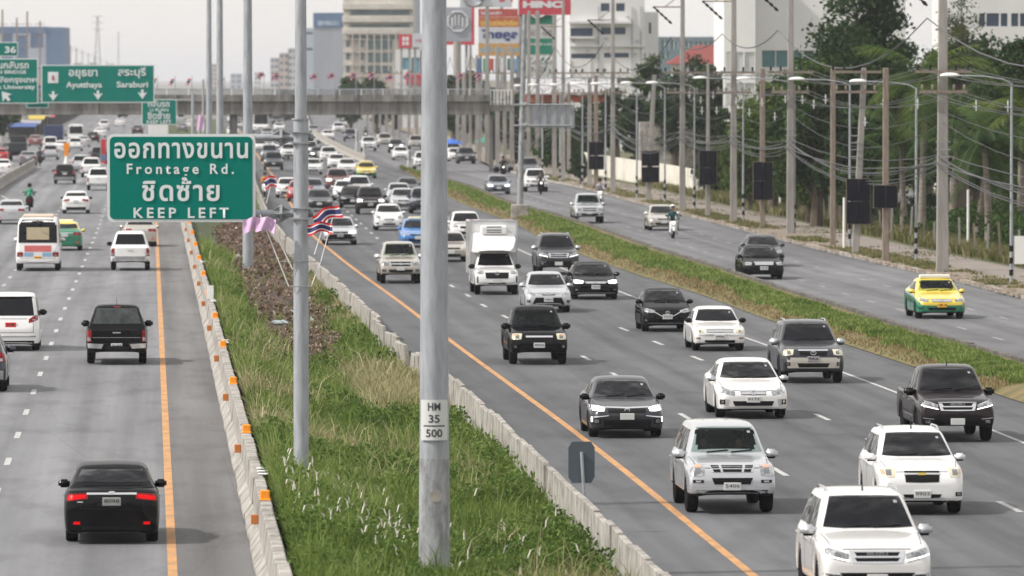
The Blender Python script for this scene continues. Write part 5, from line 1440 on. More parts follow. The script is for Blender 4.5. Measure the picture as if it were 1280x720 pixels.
WHEELS = {}
def wheel_meshes(r, wd, rimf=.66, style=0):
    k = (round(r, 3), wd, rimf, style)
    if k in WHEELS: return WHEELS[k]
    t = MB(); h = wd/2
    t.lathe([(r*rimf, -h*.9), (r*.9, -h), (r*.97, -h*.8), (r, -h*.5), (r, h*.5), (r*.97, h*.8), (r*.9, h), (r*rimf, h*.9)], n=20, axis='y')
    tm = t.mesh('tyre', M_tyre, True)
    q = MB(); ri = r*rimf
    q.lathe([(ri, h*.80), (ri*.93, h*.88), (ri*.86, h*.62)], n=20, axis='y')
    q.lathe([(ri, -h*.80), (ri*.93, -h*.88), (ri*.86, -h*.62)], n=20, axis='y')
    for sg in (1, -1):
        for a in range(5):
            an = a*2*math.pi/5
            c, s_ = math.cos(an), math.sin(an); p = []
            for (rr, w_) in ((ri*.12, .05), (ri*.9, .035)):
                for yy in (h*.5*sg, h*.82*sg):
                    for ww in (-w_, w_): p.append((rr*c - ww*s_, yy, rr*s_ + ww*c))
            q.hexa([p[0], p[1], p[3], p[2], p[4], p[5], p[7], p[6]])
        q.lathe([(ri*.2, h*.5*sg), (ri*.18, h*.86*sg)], n=10, axis='y')
    rm = q.mesh('rim', M_rim, True)
    d = MB(); d.lathe([(ri*.97, -h*.4), (ri*.97, h*.4)], n=16, axis='y')
    dm = d.mesh('brake_drum', M_dark)
    WHEELS[k] = (tm, rm, dm); return WHEELS[k]
def add_wheels(car, wd=.23, rimf=.66):
    r = car.sh['wr']*car.sz
    tm, rm, dm = wheel_meshes(r, wd, rimf)
    for w_ in car.sh['wx']:
        for sg in (1, -1):
            x = (car.sh['L']/2 - w_)*car.sx
            o = link('wheel', dm, car.root, (x, sg*(car.W/2 - wd/2 - .03), r))
            link('tyre', tm, o); link('rim', rm, o)
MIRR = {}
def mirror_mesh(sz, m2):
    k = (sz, m2.name)
    if k in MIRR: return MIRR[k]
    bm = bmesh.new(); bmesh.ops.create_cube(bm, size=1)
    bmesh.ops.bevel(bm, geom=bm.edges[:], offset=.22, segments=3, affect='EDGES')
    for v in bm.verts:
        v.co.x *= .15; v.co.y *= sz; v.co.z *= sz*.70
        v.co.x -= v.co.y*.12
    me = bpy.data.meshes.new('mirror'); bm.to_mesh(me); bm.free()
    for f in me.polygons:
        f.use_smooth = True; f.material_index = 1 if f.center.z < -sz*.2 else 0
    me.materials.append(P['white']); me.materials.append(m2)
    MIRR[k] = me; return me
def add_mirrors(car, sz=.24, col=None, x=None, z=None, lowm=None):
    me = mirror_mesh(sz, lowm or M_dark)
    sh = car.sh
    x = ((sh['L']/2 - sh['cab'][0] - .32)*car.sx) if x is None else x
    z = (ip(sh['cab'][0]+.3, sh['belt'])*car.sz + .09) if z is None else z
    for sg in (1, -1):
        o = link('mirror', me, car.root, (x, sg*(car.W/2 + sz*.12), z))
        if sg < 0: o.scale = (1, -1, 1)
        setp(o, col)
        mb = MB(); mb.tube([(x-.02, sg*(car.W/2-.10), z-.07), (x, sg*(car.W/2-.02), z-.04)], .022, 6)
        mb.build('mirror_arm', M_dark, car.root)
M_cab = mat('cabin_trim', (.012, .012, .013), .9, spec=.1); M_seat = mat('seat_cloth', (.07, .065, .06), .9)
def cabin(car, shirt, label, passenger=None):
    """open the shell under the windscreen and furnish the front of the cabin"""
    sh = car.sh; L2 = sh['L']/2; hw = car.W/2; xa, xr1, xr2, xc = sh['cab']; zt = ip(xa, sh['top'])*car.sz
    me = car.me; bm = bmesh.new(); bm.from_mesh(me)
    dl = [f for f in bm.faces if f.normal.x > .15 and abs(f.calc_center_median().y) < hw*.66 and zt+.10 < f.calc_center_median().z < car.H-.15 and (L2-xr1-.02)*car.sx < f.calc_center_median().x < (L2-xa)*car.sx]
    bmesh.ops.delete(bm, geom=dl, context='FACES'); bm.to_mesh(me); bm.free()
    x0 = (L2-xr1-.75)*car.sx; xd = (L2-xa-.45)*car.sx
    mb = MB(); mb.hexa([(x0-.75, -hw+.14, .5), (x0-.72, -hw+.14, .5), (x0-.72, hw-.14, .5), (x0-.75, hw-.14, .5), (x0-.75, -hw*.56, car.H-.16), (x0-.72, -hw*.56, car.H-.16), (x0-.72, hw*.56, car.H-.16), (x0-.75, hw*.56, car.H-.16)]); mb.box(x0-.7, xd+.35, -hw+.12, hw-.12, .45, .5)
    for sg in (1, -1): mb.box(x0-.7, xd+.2, sg*(hw-.12)-.01, sg*(hw-.12)+.01, .5, zt-.02)
    mb.build('cabin_lining', M_cab, car.root)
    mb = MB(); mb.hexa([(xd-.25, -hw+.16, zt-.35), (xd+.38, -hw+.16, zt-.35), (xd+.38, hw-.16, zt-.35), (xd-.25, hw-.16, zt-.35), (xd-.22, -hw+.18, zt-.06), (xd+.30, -hw+.18, zt+.01), (xd+.30, hw-.18, zt+.01), (xd-.22, hw-.18, zt-.06)]); mb.build('dashboard', M_cab, car.root)
    for sg in (1, -1):
        mb = MB(); mb.box(x0-.34, x0-.16, sg*.36-.24, sg*.36+.24, .55, zt+.12); mb.box(x0-.33, x0-.20, sg*.36-.12, sg*.36+.12, zt+.16, zt+.38); mb.build('front_seat', M_seat, car.root, bev=.05)
    mb = MB(); c_ = (xd-.28, -.36, zt-.02); mb.tube([(c_[0]+.05*math.sin(k*.785), c_[1]+.17*math.cos(k*.785), c_[2]+.16*math.sin(k*.785)) for k in range(9)], .016, 6); mb.build('steering_wheel', M_cab, car.root)
    Rz = Matrix.Rotation(car.root.rotation_euler.z, 4, 'Z')
    for sg, sh_, lb in ((-1, shirt, label), (1, passenger[0] if passenger else None, passenger[1] if passenger else None)):
        if sh_ is None: continue
        q = empty('person', car.root.location, car.root.rotation_euler.z, lb, 'person', 'people behind windscreens')
        xb = x0-.08; y = sg*.36; Z = zt-.12
        pts = [(xb, y, Z-.30), (xb, y, Z-.02), (xb, y, Z+.08), (xb, y+.17, Z), (xb+.12, y+.20, Z-.22), (xb+.34, y+.12, Z-.08), (xb, y-.17, Z), (xb+.12, y-.20, Z-.22), (xb+.34, y-.12, Z-.08)]
        skin_mesh('shirt', pts, [(0,1), (1,2), (1,3), (3,4), (4,5), (1,6), (6,7), (7,8)], [.15, .14, .06, .07, .05, .04, .07, .05, .04], sh_, q)
        mb = MB(); mb.lathe([(.0, -.14), (.05, -.12), (.075, -.06), (.085, .0), (.08, .07), (.05, .11), (0, .12)], (xb+.03, y, Z+.27), 12); mb.tube([(xb, y, Z+.05), (xb+.01, y, Z+.18)], .05, 8); mb.box(xb+.105, xb+.13, y-.012, y+.012, Z+.24, Z+.27); mb.build('head', M_skin, q, smooth=True)
        mb = MB(); mb.lathe([(.088, .02), (.092, .07), (.065, .125), (0, .14)], (xb+.015, y, Z+.27), 12); mb.build('hair', M_grille, q, smooth=True)
        for s2 in (1, -1):
            hp = [(xb+.34, y+s2*.12, Z-.08), (xb+.40, y+s2*.12, Z-.04)]+[(xb+.45, y+s2*(.09+.02*k), Z-.01+.012*k) for k in range(4)]+[(xb+.40, y+s2*.08, Z+.0)]
            skin_mesh('hand', hp, [(0,1)]+[(1, 2+k) for k in range(4)]+[(1, 6)], [.03, .034, .011, .011, .011, .010, .012], M_skin, q)
def add_glass(car, m=None, rear=True, rm=None):
    m = m or M_glassd; sh = car.sh; sx, sy, sz = car.sx, car.sy, car.sz
    xa, xr1, xr2, xc = sh['cab']; L2 = sh['L']/2; hw = car.W/2
    zt = ip(xa, sh['top'])*sz; H = car.H
    big = car.shape in ('minibus', 'bus')
    tf = .655 if not big else .86; bf = .80 if not big else .90
    if car.shape == 'van': tf, bf = .74, .84
    t0 = H - .105*sz
    car.patch('windscreen', 'F', [(-hw*(tf-.03), t0), (-hw*tf*.5, t0+.012), (hw*tf*.5, t0+.012), (hw*(tf-.03), t0)],
              [(-hw*bf, zt+.045), (-hw*bf*.6, zt+.028), (hw*bf*.6, zt+.028), (hw*bf, zt+.045)], m, .014, 24, 10)
    mb = MB()
    for y0 in (-.45, .1):                                      # wipers
        h0 = car.hit('F', y0*hw, zt+.035)[0]; h1 = car.hit('F', (y0+.48)*hw, zt+.075)[0]
        if h0 and h1: mb.tube([h0+Vector((.02,0,0)), h1+Vector((.02,0,.0))], .012, 4)
    if mb.v: mb.build('wiper', M_dark, car.root)
    if rear:
        zr = ip(xc, sh['top'])*sz
        if car.sh.get('bed'): rb, rt = .80, .64
        else: rb, rt = bf-.04, tf-.02
        top = H-.125*sz
        car.patch('rear_window', 'R', [(-hw*rt, top), (hw*rt, top)], [(-hw*rb, zr+.07), (hw*rb, zr+.07)], rm or M_glassd, .012, 20, 8)
    # side windows
    B = lambda x: ip(x, sh['belt'])*sz + .05
    def sx_(x): return (L2-x)*sx
    xm = xa + (xr2-xa)*.48
    zt2 = H - .17*sz
    e = .12
    wins = [((xa+.42, xm-.03), (xr1+.22, xm-.03)), ((xm+.04, xr2+.10), (xm+.04, xr2-.02))]
    if car.shape in ('suv', 'mpv', 'van', 'canopy'):
        x3 = xr2
        a = xa+.42; w_ = (x3-a)/3
        wins = [((a, a+w_-.03), (xr1+.25, a+w_-.03)), ((a+w_+.04, a+2*w_-.03), (a+w_+.04, a+2*w_-.03)), ((a+2*w_+.04, x3+.05), (a+2*w_+.04, x3-.08))]
    if big:
        n = 5 if car.shape == 'minibus' else 8; a = 1.0; w_ = (xr2-.2-a)/n
        wins = [((a+i*w_, a+(i+1)*w_-.07), (a+i*w_, a+(i+1)*w_-.07)) for i in range(n)]; zt2 = H-.38
    for (b0, b1), (t0_, t1_) in wins:
        car.patch('side_window', 'L', [(sx_(t0_), zt2), (sx_(t1_), zt2)], [(sx_(b0), B(b0)+.03), (sx_(b1), B(b1)+.03)], M_glassd, .005, 4, 4, mirror=True, thick=.02)
def bumper_plate(car, side, z, m=None, txt=None, y=0.0, w_=.34, h_=.155):
    p, d = car.hit(side, y, z)
    if p is None: return
    mb = MB(); x = p.x + d.x*.02
    x0, x1 = sorted((x - d.x*.03, x + d.x*.004))
    mb.box(x0, x1, y-w_/2, y+w_/2, z-h_/2, z+h_/2)
    o = mb.build('licence_plate', m or M_plate, car.root, bev=.008)
    if txt:
        t = text_mesh(txt, w_*.82, h_*.42, M_ink)
        q = link('plate_lettering', t, o, (x + d.x*.009, y, z+.012))
        q.rotation_euler = (0, 0, math.pi/2 if d.x > 0 else -math.pi/2)
def front(car, hl, grille=None, lower=None, fog=None, plate=.46, txt=None, wing=None, bars=0, lamp=None, emblem=None, gm=None, pm=None, lip=None, turn=None, brand=None):
    """hl = (y_in, y_out, z_in_top, z_out_top, z_in_bot, z_out_bot); y as share of the half width"""
    h = car.W/2
    yi, yo, zit, zot, zib, zob = hl
    m = lamp or M_lamp
    car.patch('headlight', 'F', [(yi*h, zit), ((yi+yo)/2*h, (zit+zot)/2+.012), (yo*h, zot)], [(yi*h+.03, zib), ((yi+yo)/2*h, (zib+zob)/2-.012), (yo*h, zob)], m, .008, 8, 4, mirror=True)
    cy, cz = (yi*.55+yo*.45)*h, (zit+zib+zot+zob)/4; rr = min(.055, (zit-zib)*.33)
    car.patch('projector', 'F', [(cy-rr, cz+rr), (cy+rr, cz+rr)], [(cy-rr, cz-rr), (cy+rr, cz-rr)], M_lampd if m is not M_lampon else M_lampon, .013, 2, 2, mirror=True)
    if turn:
        car.patch('indicator', 'F', [((yo-.12)*h, zot-.01), ((yo)*h, zot-.02)], [((yo-.12)*h, (zot+zob)/2), (yo*h, (zot+zob)/2)], M_amber, .012, 3, 2, mirror=True)
    if grille:
        g0, g1, zt, zb = grille     # half widths top, bottom
        o = car.patch('grille', 'F', [(-g0*h, zt), (0, zt+.008), (g0*h, zt)], [(-g1*h, zb), (0, zb-.01), (g1*h, zb)], gm or M_grille, .008, 12, 4)
        for k in range(bars):
            z = zb + (zt-zb)*(k+1)/(bars+1); gw = (g0*(k+1)+g1*(bars-k))/(bars+1)*.97
            car.patch('grille_bar', 'F', [(-gw*h, z+.016), (gw*h, z+.016)], [(-gw*h, z-.016), (gw*h, z-.016)], wing_m(wing), .02, 10, 1)
    if wing and wing[0] != 'body':
        kind, y1, z0, z1, th = wing
        car.patch('chrome_strip', 'F', [(-y1*h, z1+th), (0, z0+th), (y1*h, z1+th)], [(-y1*h, z1-th), (0, z0-th), (y1*h, z1-th)], M_chrome, .018, 14, 1)
    if lower:
        g0, g1, zt, zb = lower
        car.patch('lower_intake', 'F', [(-g0*h, zt), (g0*h, zt)], [(-g1*h, zb), (g1*h, zb)], M_grille, .007, 12, 3)
    if lip:
        car.patch('bumper_strip', 'F', [(-.8*h, lip+.012), (.8*h, lip+.012)], [(-.8*h, lip-.012), (.8*h, lip-.012)], M_chrome, .012, 12, 1)
    if fog:
        y, z, fw, fh, fm = fog
        car.patch('fog_light', 'F', [((y-fw)*h, z+fh), ((y+fw)*h, z+fh)], [((y-fw)*h, z-fh), ((y+fw)*h, z-fh)], M_grille, .007, 4, 2, mirror=True)
        car.patch('fog_lens', 'F', [((y-fw*.5)*h, z+fh*.6), ((y+fw*.5)*h, z+fh*.6)], [((y-fw*.5)*h, z-fh*.6), ((y+fw*.5)*h, z-fh*.6)], fm, .012, 3, 2, mirror=True)
    if emblem:
        z, r = emblem
        p, d = car.hit('F', 0, z)
        if p is not None:
            mb = MB(); n = 16; vs = []
            pts = [(p.x+.03, math.cos(2*math.pi*k/n)*r*1.35, z+math.sin(2*math.pi*k/n)*r) for k in range(n+1)]
            mb.tube(pts, r*.2, 6); mb.tube([(p.x+.03, 0, z-r*.9), (p.x+.03, 0, z+r*.9)], r*.17, 5); mb.tube([(p.x+.03, -r*.8, z+r*.45), (p.x+.03, r*.8, z+r*.45)], r*.15, 5)
            mb.build('emblem', M_chrome, car.root)
    if brand:
        z, w_, t = brand
        p, d = car.hit('F', 0, z)
        q = link('brand_lettering', text_mesh(t, w_, .05, M_chrome, .02), car.root, (p.x+.032, 0, z)); q.rotation_euler = (0, 0, math.pi/2)
    bumper_plate(car, 'F', plate, pm, txt)
def wing_m(w_): return M_chrome if (w_ and w_[0] == 'chrome') or w_ is None else P['silver']
def rear(car, tl, plate=.75, txt=None, lit=False, strip_=None, bump=None, refl=None, pm=None, handle=None, stop=None):
    """tl = (y_in, y_out, z_top_in, z_top_out, z_bot_in, z_bot_out)"""
    h = car.W/2; yi, yo, a, b, c, d = tl
    car.patch('tail_light', 'R', [(yi*h, a), (yo*h, b)], [(yi*h, c), (yo*h, d)], M_tail, .010, 8, 4, mirror=True)
    if lit:
        car.patch('tail_lens', 'R', [((yi+.04)*h, a-.03), ((yo-.03)*h, b-.035)], [((yi+.06)*h, c+.02), ((yo-.03)*h, d+.02)], M_tailon, .015, 6, 2, mirror=True)
    else:
        ym = yi*.5+yo*.5
        car.patch('tail_lens', 'R', [((ym-.05)*h, (a+b)/2*.4+(c+d)/2*.6), ((ym+.05)*h, (a+b)/2*.4+(c+d)/2*.6)], [((ym-.05)*h, (c+d)/2+.03), ((ym+.05)*h, (c+d)/2+.03)], M_lamp, .015, 3, 2, mirror=True)
    if strip_:
        z, y1, m = strip_
        car.patch('chrome_strip', 'R', [(-y1*h, z+.018), (y1*h, z+.018)], [(-y1*h, z-.018), (y1*h, z-.018)], m, .014, 10, 1)
    if bump:
        z0, z1, m, y1 = bump
        car.patch('rear_bumper', 'R', [(-y1*h, z1), (y1*h, z1)], [(-y1*h, z0), (y1*h, z0)], m, .05, 14, 3, thick=.09)
    if refl:
        z, = refl
        car.patch('reflector', 'R', [(.66*h, z+.025), (.80*h, z+.025)], [(.66*h, z-.025), (.80*h, z-.025)], M_tailon, .012, 3, 1, mirror=True)
    if handle:
        car.patch('tailgate_handle', 'R', [(-.13*h, handle+.02), (.13*h, handle+.02)], [(-.13*h, handle-.02), (.13*h, handle-.02)], M_chrome, .02, 3, 1)
    bumper_plate(car, 'R', plate, pm, txt)
def rails(car):
    sh = car.sh; hw = car.W/2*.64
    for sg in (1, -1):
        pts = []
        for x in (sh['cab'][1]+.35, sh['cab'][1]+.55, sh['cab'][2]-.5, sh['cab'][2]-.3):
            p, d = car.hit('T', (sh['L']/2-x)*car.sx, sg*hw)
            pts.append(p)
        pts[1] = pts[1]+Vector((0,0,.05)); pts[2] = pts[2]+Vector((0,0,.05))
        mb = MB(); mb.tube(pts, .02, 6); mb.build('roof_rail', M_chrome, car.root, smooth=True)
def antenna(car, x=.25, h=.22):
    sh = car.sh; p, d = car.hit('T', (sh['L']/2-sh['cab'][1]-x)*car.sx, 0)
    mb = MB(); mb.tube([p-Vector((0,0,.01)), p+Vector((-.12, 0, h))], [.018, .006], 5); mb.build('antenna', M_dark, car.root)
def stickers(car):
    h = car.W/2; zt = car.H - .17
    car.patch('sticker', 'F', [(.50*h, zt), (.57*h, zt)], [(.51*h, zt-.04), (.57*h, zt-.04)], M_galv, .018, 2, 1, thick=.004)
    car.patch('tint_band', 'F', [(-.58*h, car.H-.118), (.58*h, car.H-.118)], [(-.6*h, car.H-.155), (.6*h, car.H-.155)], M_grille, .016, 8, 1, thick=.003)
    p = car.hit('F', 0, zt)[0]
    if p: mb = MB(); mb.box(p.x+.001, p.x+.012, -.10, .10, zt-.05, zt+.005); mb.build('mirror_mount', M_dark, car.root)
def front_gaps(car, z):
    h = car.W/2
    car.patch('bonnet_gap', 'F', [(-.60*h, z+.013), (0, z+.018), (.60*h, z+.013)], [(-.60*h, z), (0, z+.005), (.60*h, z)], M_dark, .003, 12, 1, thick=.01)
def rear_gaps(car, z0, z1, w_=.66):
    h = car.W/2
    for a, b in (((-w_*h, z0), (w_*h, z0)),): car.patch('boot_gap', 'R', [(a[0], z0+.014), (b[0], z0+.014)], [a, b], M_dark, .003, 10, 1, thick=.01)
    car.patch('boot_gap', 'R', [(w_*h-.013, z1), (w_*h, z1)], [(w_*h-.013, z0), (w_*h, z0)], M_dark, .003, 1, 6, mirror=True, thick=.01)
def seams(car, m=None):
    """shut lines and handles on the sides, gap round the bonnet"""
    m = M_dark; sh = car.sh; L2 = sh['L']/2; xa, xr1, xr2, xc = sh['cab']; z0 = (sh['zb']+.16)*car.sz
    B = lambda x: ip(x, sh['belt'])*car.sz
    xm = xa+(xr2-xa)*.48
    for x in (xa-.05, xm, min(xr2+.12, xc-.1)):
        X = (L2-x)*car.sx
        car.patch('door_gap', 'L', [(X-.006, B(x)), (X+.006, B(x))], [(X-.006, z0), (X+.006, z0)], m, .002, 1, 6, mirror=True, thick=.01)
    for x in (xm-.16, xr2-.05):
        X = (L2-x)*car.sx; z = B(x)-.12
        car.patch('door_handle', 'L', [(X-.09, z+.015), (X+.09, z+.015)], [(X-.09, z-.015), (X+.09, z-.015)], M_chrome, .03, 3, 1, mirror=True, thick=.035)
    h = car.W/2
    x1 = .26
    zt = ip(xa, sh['top'])
    car.patch('bonnet_gap', 'T', [((L2-.33)*car.sx, .80*h), ((L2-xa+.1)*car.sx, .86*h)], [((L2-.33)*car.sx, .80*h+.012), ((L2-xa+.1)*car.sx, .86*h+.012)], m, .002, 6, 1, mirror=True, thick=.01)
def heading(kind, X, Y):
    """unit direction of travel at a ground point"""
    f = {'L': OL, 'R': OR, 'F': GR, 'C': FB}[kind]
    d = (float(f(Y+40)) - float(f(Y-40)))/80
    v = Vector((d, 1, 0)).normalized()
    return v if kind == 'L' else -v
def place_at(px, py, kind, L, ax=.85):
    p = G(px, py); h = heading(kind, p.x, p.y)
    if kind == 'L': c = p + h*(L/2-ax)           # rear axle sits at the pixel
    else: c = p - h*(L/2-ax)
    return c, math.atan2(h.y, h.x)
def skin_mesh(name, pts, edges, radii, m, parent, sub=1, root=0):
    me = bpy.data.meshes.new(name); me.from_pydata(pts, edges, [])
    o = bpy.data.objects.new(name, me); C.objects.link(o)
    md = o.modifiers.new('k', 'SKIN'); md.use_smooth_shade = True
    sv = me.skin_vertices[0].data
    for i, r_ in enumerate(radii): sv[i].radius = (r_, r_)
    sv[root].use_root = True
    s2 = o.modifiers.new('s', 'SUBSURF'); s2.levels = sub; s2.render_levels = sub
    dg = bpy.context.evaluated_depsgraph_get(); dg.update()
    m2 = bpy.data.meshes.new_from_object(o.evaluated_get(dg)); bpy.data.objects.remove(o)
    m2.materials.clear(); m2.materials.append(m)
    for f_ in m2.polygons: f_.use_smooth = True
    return link(name, m2, parent)
M_skin = mat('skin', (.32,.19,.13), .6)
def cloth(n, c): return mat(n, c, .85, var=.15, scale=6)
LIB = {}
GRP_R = 'vehicles coming towards the camera in the right main lanes'
GRP_L = 'vehicles driving away on the left road'
GRP_F = 'vehicles on the frontage road at the right'
GRP = {'R': GRP_R, 'L': GRP_L, 'F': GRP_F, 'C': GRP_F}
NAMES = dict(sedan='sedan_car', oldsedan='sedan_car', hatch='hatchback_car', suv='suv_car', mpv='family_van', van='minivan',
             pickup='pickup_truck', canopy='pickup_truck', minibus='minibus', bus='coach_bus')
CATS = dict(sedan='car', oldsedan='car', hatch='car', suv='SUV', mpv='car', van='minivan', pickup='pickup', canopy='pickup', minibus='minibus', bus='bus')

def F_std(c, shape, lamp=None):
    if shape in ('sedan',):
        front(c, (.48,.93,.70,.765,.62,.64), (.46,.40,.70,.62), (.62,.50,.46,.33), (.80,.40,.10,.05,M_lamp), .50, wing=('chrome',.45,.70,.71,.012), emblem=(.665,.045), lamp=lamp)
    elif shape == 'oldsedan':
        front(c, (.52,.93,.69,.70,.60,.61), (.48,.48,.69,.62), (.55,.50,.38,.29), None, .47, wing=('chrome',.48,.69,.69,.01), lamp=lamp, lip=.52)
    elif shape == 'hatch':
        front(c, (.50,.92,.72,.84,.60,.66), (.40,.34,.70,.62), (.60,.52,.46,.33), (.80,.38,.10,.05,M_lamp), .52, emblem=(.66,.04), lamp=lamp)
    elif shape in ('suv',):
        front(c, (.50,.93,.94,.97,.81,.84), (.46,.40,.95,.76), (.60,.52,.60,.44), (.80,.55,.10,.05,M_lamp), .66, wing=('chrome',.46,.9,.9,.02), emblem=(.86,.055), lamp=lamp)
    elif shape in ('pickup', 'canopy'):
        front(c, (.52,.94,.92,.94,.76,.78), (.48,.44,.92,.75), (.58,.54,.60,.46), (.80,.56,.09,.05,M_lamp), .64, wing=('chrome',.46,.84,.84,.022), emblem=(.84,.05), lamp=lamp)
    elif shape == 'mpv':
        front(c, (.55,.93,.84,.92,.70,.76), (.45,.40,.80,.66), (.62,.52,.46,.33), (.80,.42,.09,.05,M_lamp), .52, lamp=lamp)
    elif shape in ('van',):
        front(c, (.55,.93,.92,1.0,.74,.80), (.50,.46,.84,.55), (.62,.52,.42,.30), None, .50, lamp=lamp)
    else:
        front(c, (.60,.90,1.0,1.0,.80,.80), (.35,.35,.85,.7), (.6,.6,.6,.45), None, .55, lamp=lamp)
def R_std(c, shape):
    if shape == 'sedan':
        rear(c, (.48,.94,.93,.92,.79,.78), .78, strip_=(.90,.48,M_chrome), refl=(.42,))
    elif shape in ('oldsedan', 'hatch'):
        rear(c, (.56,.92,.86,.86,.72,.72), .72, refl=(.42,))
    elif shape in ('suv', 'mpv', 'van'):
        rear(c, (.70,.93,1.12,1.08,.82,.84), .85, strip_=(1.0,.35,M_chrome), bump=(.36,.60,M_steel,.88))
    elif shape in ('pickup', 'canopy'):
        rear(c, (.80,.95,1.02,1.02,.66,.66), .52, bump=(.46,.60,M_chrome,.90), handle=.93)
    else:
        rear(c, (.70,.92,.95,.95,.72,.72), .70)

def std_vehicle(shape, kind, px, py, col, label, sc=(1,1,1), glass=None, two=None, lamp=None, cat=None, mir=None, extra=None, sub=1, group=None, ax=.85, name=None):
    key = (shape, kind == 'L', sc, glass.name if glass else '', two, lamp.name if lamp else '', extra.__name__ if extra else '')
    L = SHAPE[shape]['L']*sc[0]
    loc, rz = place_at(px, py, kind, L, ax)
    if key in LIB:
        r = copy_tree(LIB[key]); r.location = loc; r.rotation_euler = (0, 0, rz)
        tag(r, label, cat or CATS[shape], group or GRP[kind])
        for ch in r.children:
            if ch.name.split('.')[0] in ('body', 'cargo_box'): setp(ch, col)
            if ch.name.split('.')[0] == 'mirror': setp(ch, mir or col)
        return r
    c = Car(shape, sc, sub, two)
    c.make(name or NAMES[shape], loc, rz, label, cat or CATS[shape], group or GRP[kind], col)
    add_wheels(c); add_mirrors(c, .22 if shape in ('sedan','oldsedan','hatch','mpv') else .27, mir or col); add_glass(c, glass)
    if kind == 'L': R_std(c, shape)
    else: F_std(c, shape, lamp)
    if extra: extra(c)
    LIB[key] = c.root
    return c.root

def near(shape, kind, px, py, col, label, fn, sc=(1,1,1), glass=None, two=None, mir=None, mirlow=None, msz=None, sub=2, ax=.85, cat=None, name=None, rm=None, people=None):
    L = SHAPE[shape]['L']*sc[0]
    loc, rz = place_at(px, py, kind, L, ax)
    c = Car(shape, sc, sub, two)
    c.make(name or NAMES[shape], loc, rz, label, cat or CATS[shape], GRP[kind], col)
    add_wheels(c); add_mirrors(c, msz or (.22 if shape in ('sedan','oldsedan','hatch','mpv') else .27), mir or col, lowm=mirlow); add_glass(c, M_glasst if people else glass, rm=rm)
    if people: cabin(c, *people)
    seams(c)
    fn(c)
    if kind != 'L':
        stickers(c); front_gaps(c, ip(.10, c.sh['top'])*c.sz - .01)
    else:
        rear_gaps(c, .66*c.sz if shape == 'sedan' else .62*c.sz, (.80 if shape == 'sedan' else 1.02)*c.sz, .66 if shape == 'sedan' else .78)
    return c

# ---- left road, seen from behind
def f(c):
    rear(c, (.50,.95,.955,.935,.85,.80), .80, '8098', True, (.945,.52,M_chrome), None, (.40,))
    c.patch('boot_spoiler', 'R', [(-.62*c.W/2, 1.075), (.62*c.W/2, 1.075)], [(-.62*c.W/2, 1.03), (.62*c.W/2, 1.03)], P['black'], .02, 8, 1)
    h = c.W/2
    c.patch('lower_bumper', 'R', [(-.62*h, .34), (.62*h, .34)], [(-.6*h, .22), (.6*h, .22)], M_grille, .012, 8, 2)
    c.patch('bumper_crease', 'R', [(-.93*h, .60), (0, .63), (.93*h, .60)], [(-.93*h, .575), (0, .605), (.93*h, .575)], P['black'], .022, 14, 1)
    c.patch('plate_recess', 'R', [(-.28*h, .915), (.28*h, .915)], [(-.30*h, .70), (.30*h, .70)], M_grille, .004, 8, 3)
    c.patch('badge', 'R', [(-.06*h, .985), (.06*h, .985)], [(-.06*h, .95), (.06*h, .95)], M_chrome, .02, 3, 2)
    c.patch('chrome_strip', 'R', [(.60*h, .80), (.72*h, .80)], [(.60*h, .785), (.72*h, .785)], M_chrome, .008, 3, 1)
    bumper_plate(c, 'R', .80, None, '8098')
near('sedan', 'L', 140, 677, P['black'], 'black sedan with lit red tail lights, nearest car on the left road', f, sc=(1,1,1))
def f(c):
    rear(c, (.82,.97,1.06,1.05,.70,.70), .58, '9149', False, None, None, None, handle=.98)
    c.patch('crease_highlight', 'R', [(-.78*c.W/2, .84), (.78*c.W/2, .84)], [(-.78*c.W/2, .825), (.78*c.W/2, .825)], M_steel, .004, 8, 1)  # highlight along the crease, put in as a thin grey strip
    h = c.W/2
    for sg in (1, -1):
        c.patch('rear_bumper', 'R', [(sg*.42*h, .64), (sg*.95*h, .66)], [(sg*.50*h, .50), (sg*.93*h, .52)], M_chrome, .10, 6, 2, thick=.12)
    c.patch('bumper_centre', 'R', [(-.42*h, .58), (.42*h, .58)], [(-.40*h, .46), (.40*h, .46)], M_dark, .08, 6, 2, thick=.1)
    mb = MB(); mb.tube([(-1.0, 0, 1.74), (-.95, 0, 1.98)], .007, 4); mb.build('antenna', M_dark, c.root)
    c.patch('stop_lamp', 'R', [(-.12*h, c.H-.075), (.12*h, c.H-.075)], [(-.12*h, c.H-.10), (.12*h, c.H-.10)], M_tail, .012, 2, 1)
near('pickup', 'L', 146, 455, P['black'], 'black double cab pickup with silver bumper corners on the left road', f, sc=(1,1.01,1.0), mir=P['black'], rm=mat('rear_cab_glass', (.05,.06,.06), .1, col2=(.015,.018,.02), scale=4))
def f(c):
    h = c.W/2
    rear(c, (.62,.98,1.02,1.22,.90,1.0), .84, '4', False, (1.05,.55,M_chrome), None, None, pm=M_plater)
    c.patch('rear_spoiler', 'R', [(-.74*h, c.H-.02), (.74*h, c.H-.02)], [(-.76*h, c.H-.10), (.76*h, c.H-.10)], P['white'], .12, 8, 2, thick=.14)
    c.patch('bumper_strip', 'R', [(-.86*h, .50), (.86*h, .50)], [(-.86*h, .46), (.86*h, .46)], M_chrome, .02, 10, 1)
    c.patch('lower_bumper', 'R', [(-.8*h, .34), (.8*h, .34)], [(-.8*h, .24), (.8*h, .24)], M_grille, .012, 8, 2)
near('van', 'L', 14, 438, P['white'], 'white tall minivan with red licence plate at the left edge', f, mir=P['black'], sc=(1,1,.95))
near('suv', 'L', -32, 489, P['navy'], 'dark blue car cut off by the left edge of the picture', lambda c: R_std(c, 'suv'), sc=(1,1,.93), sub=1, cat='car')
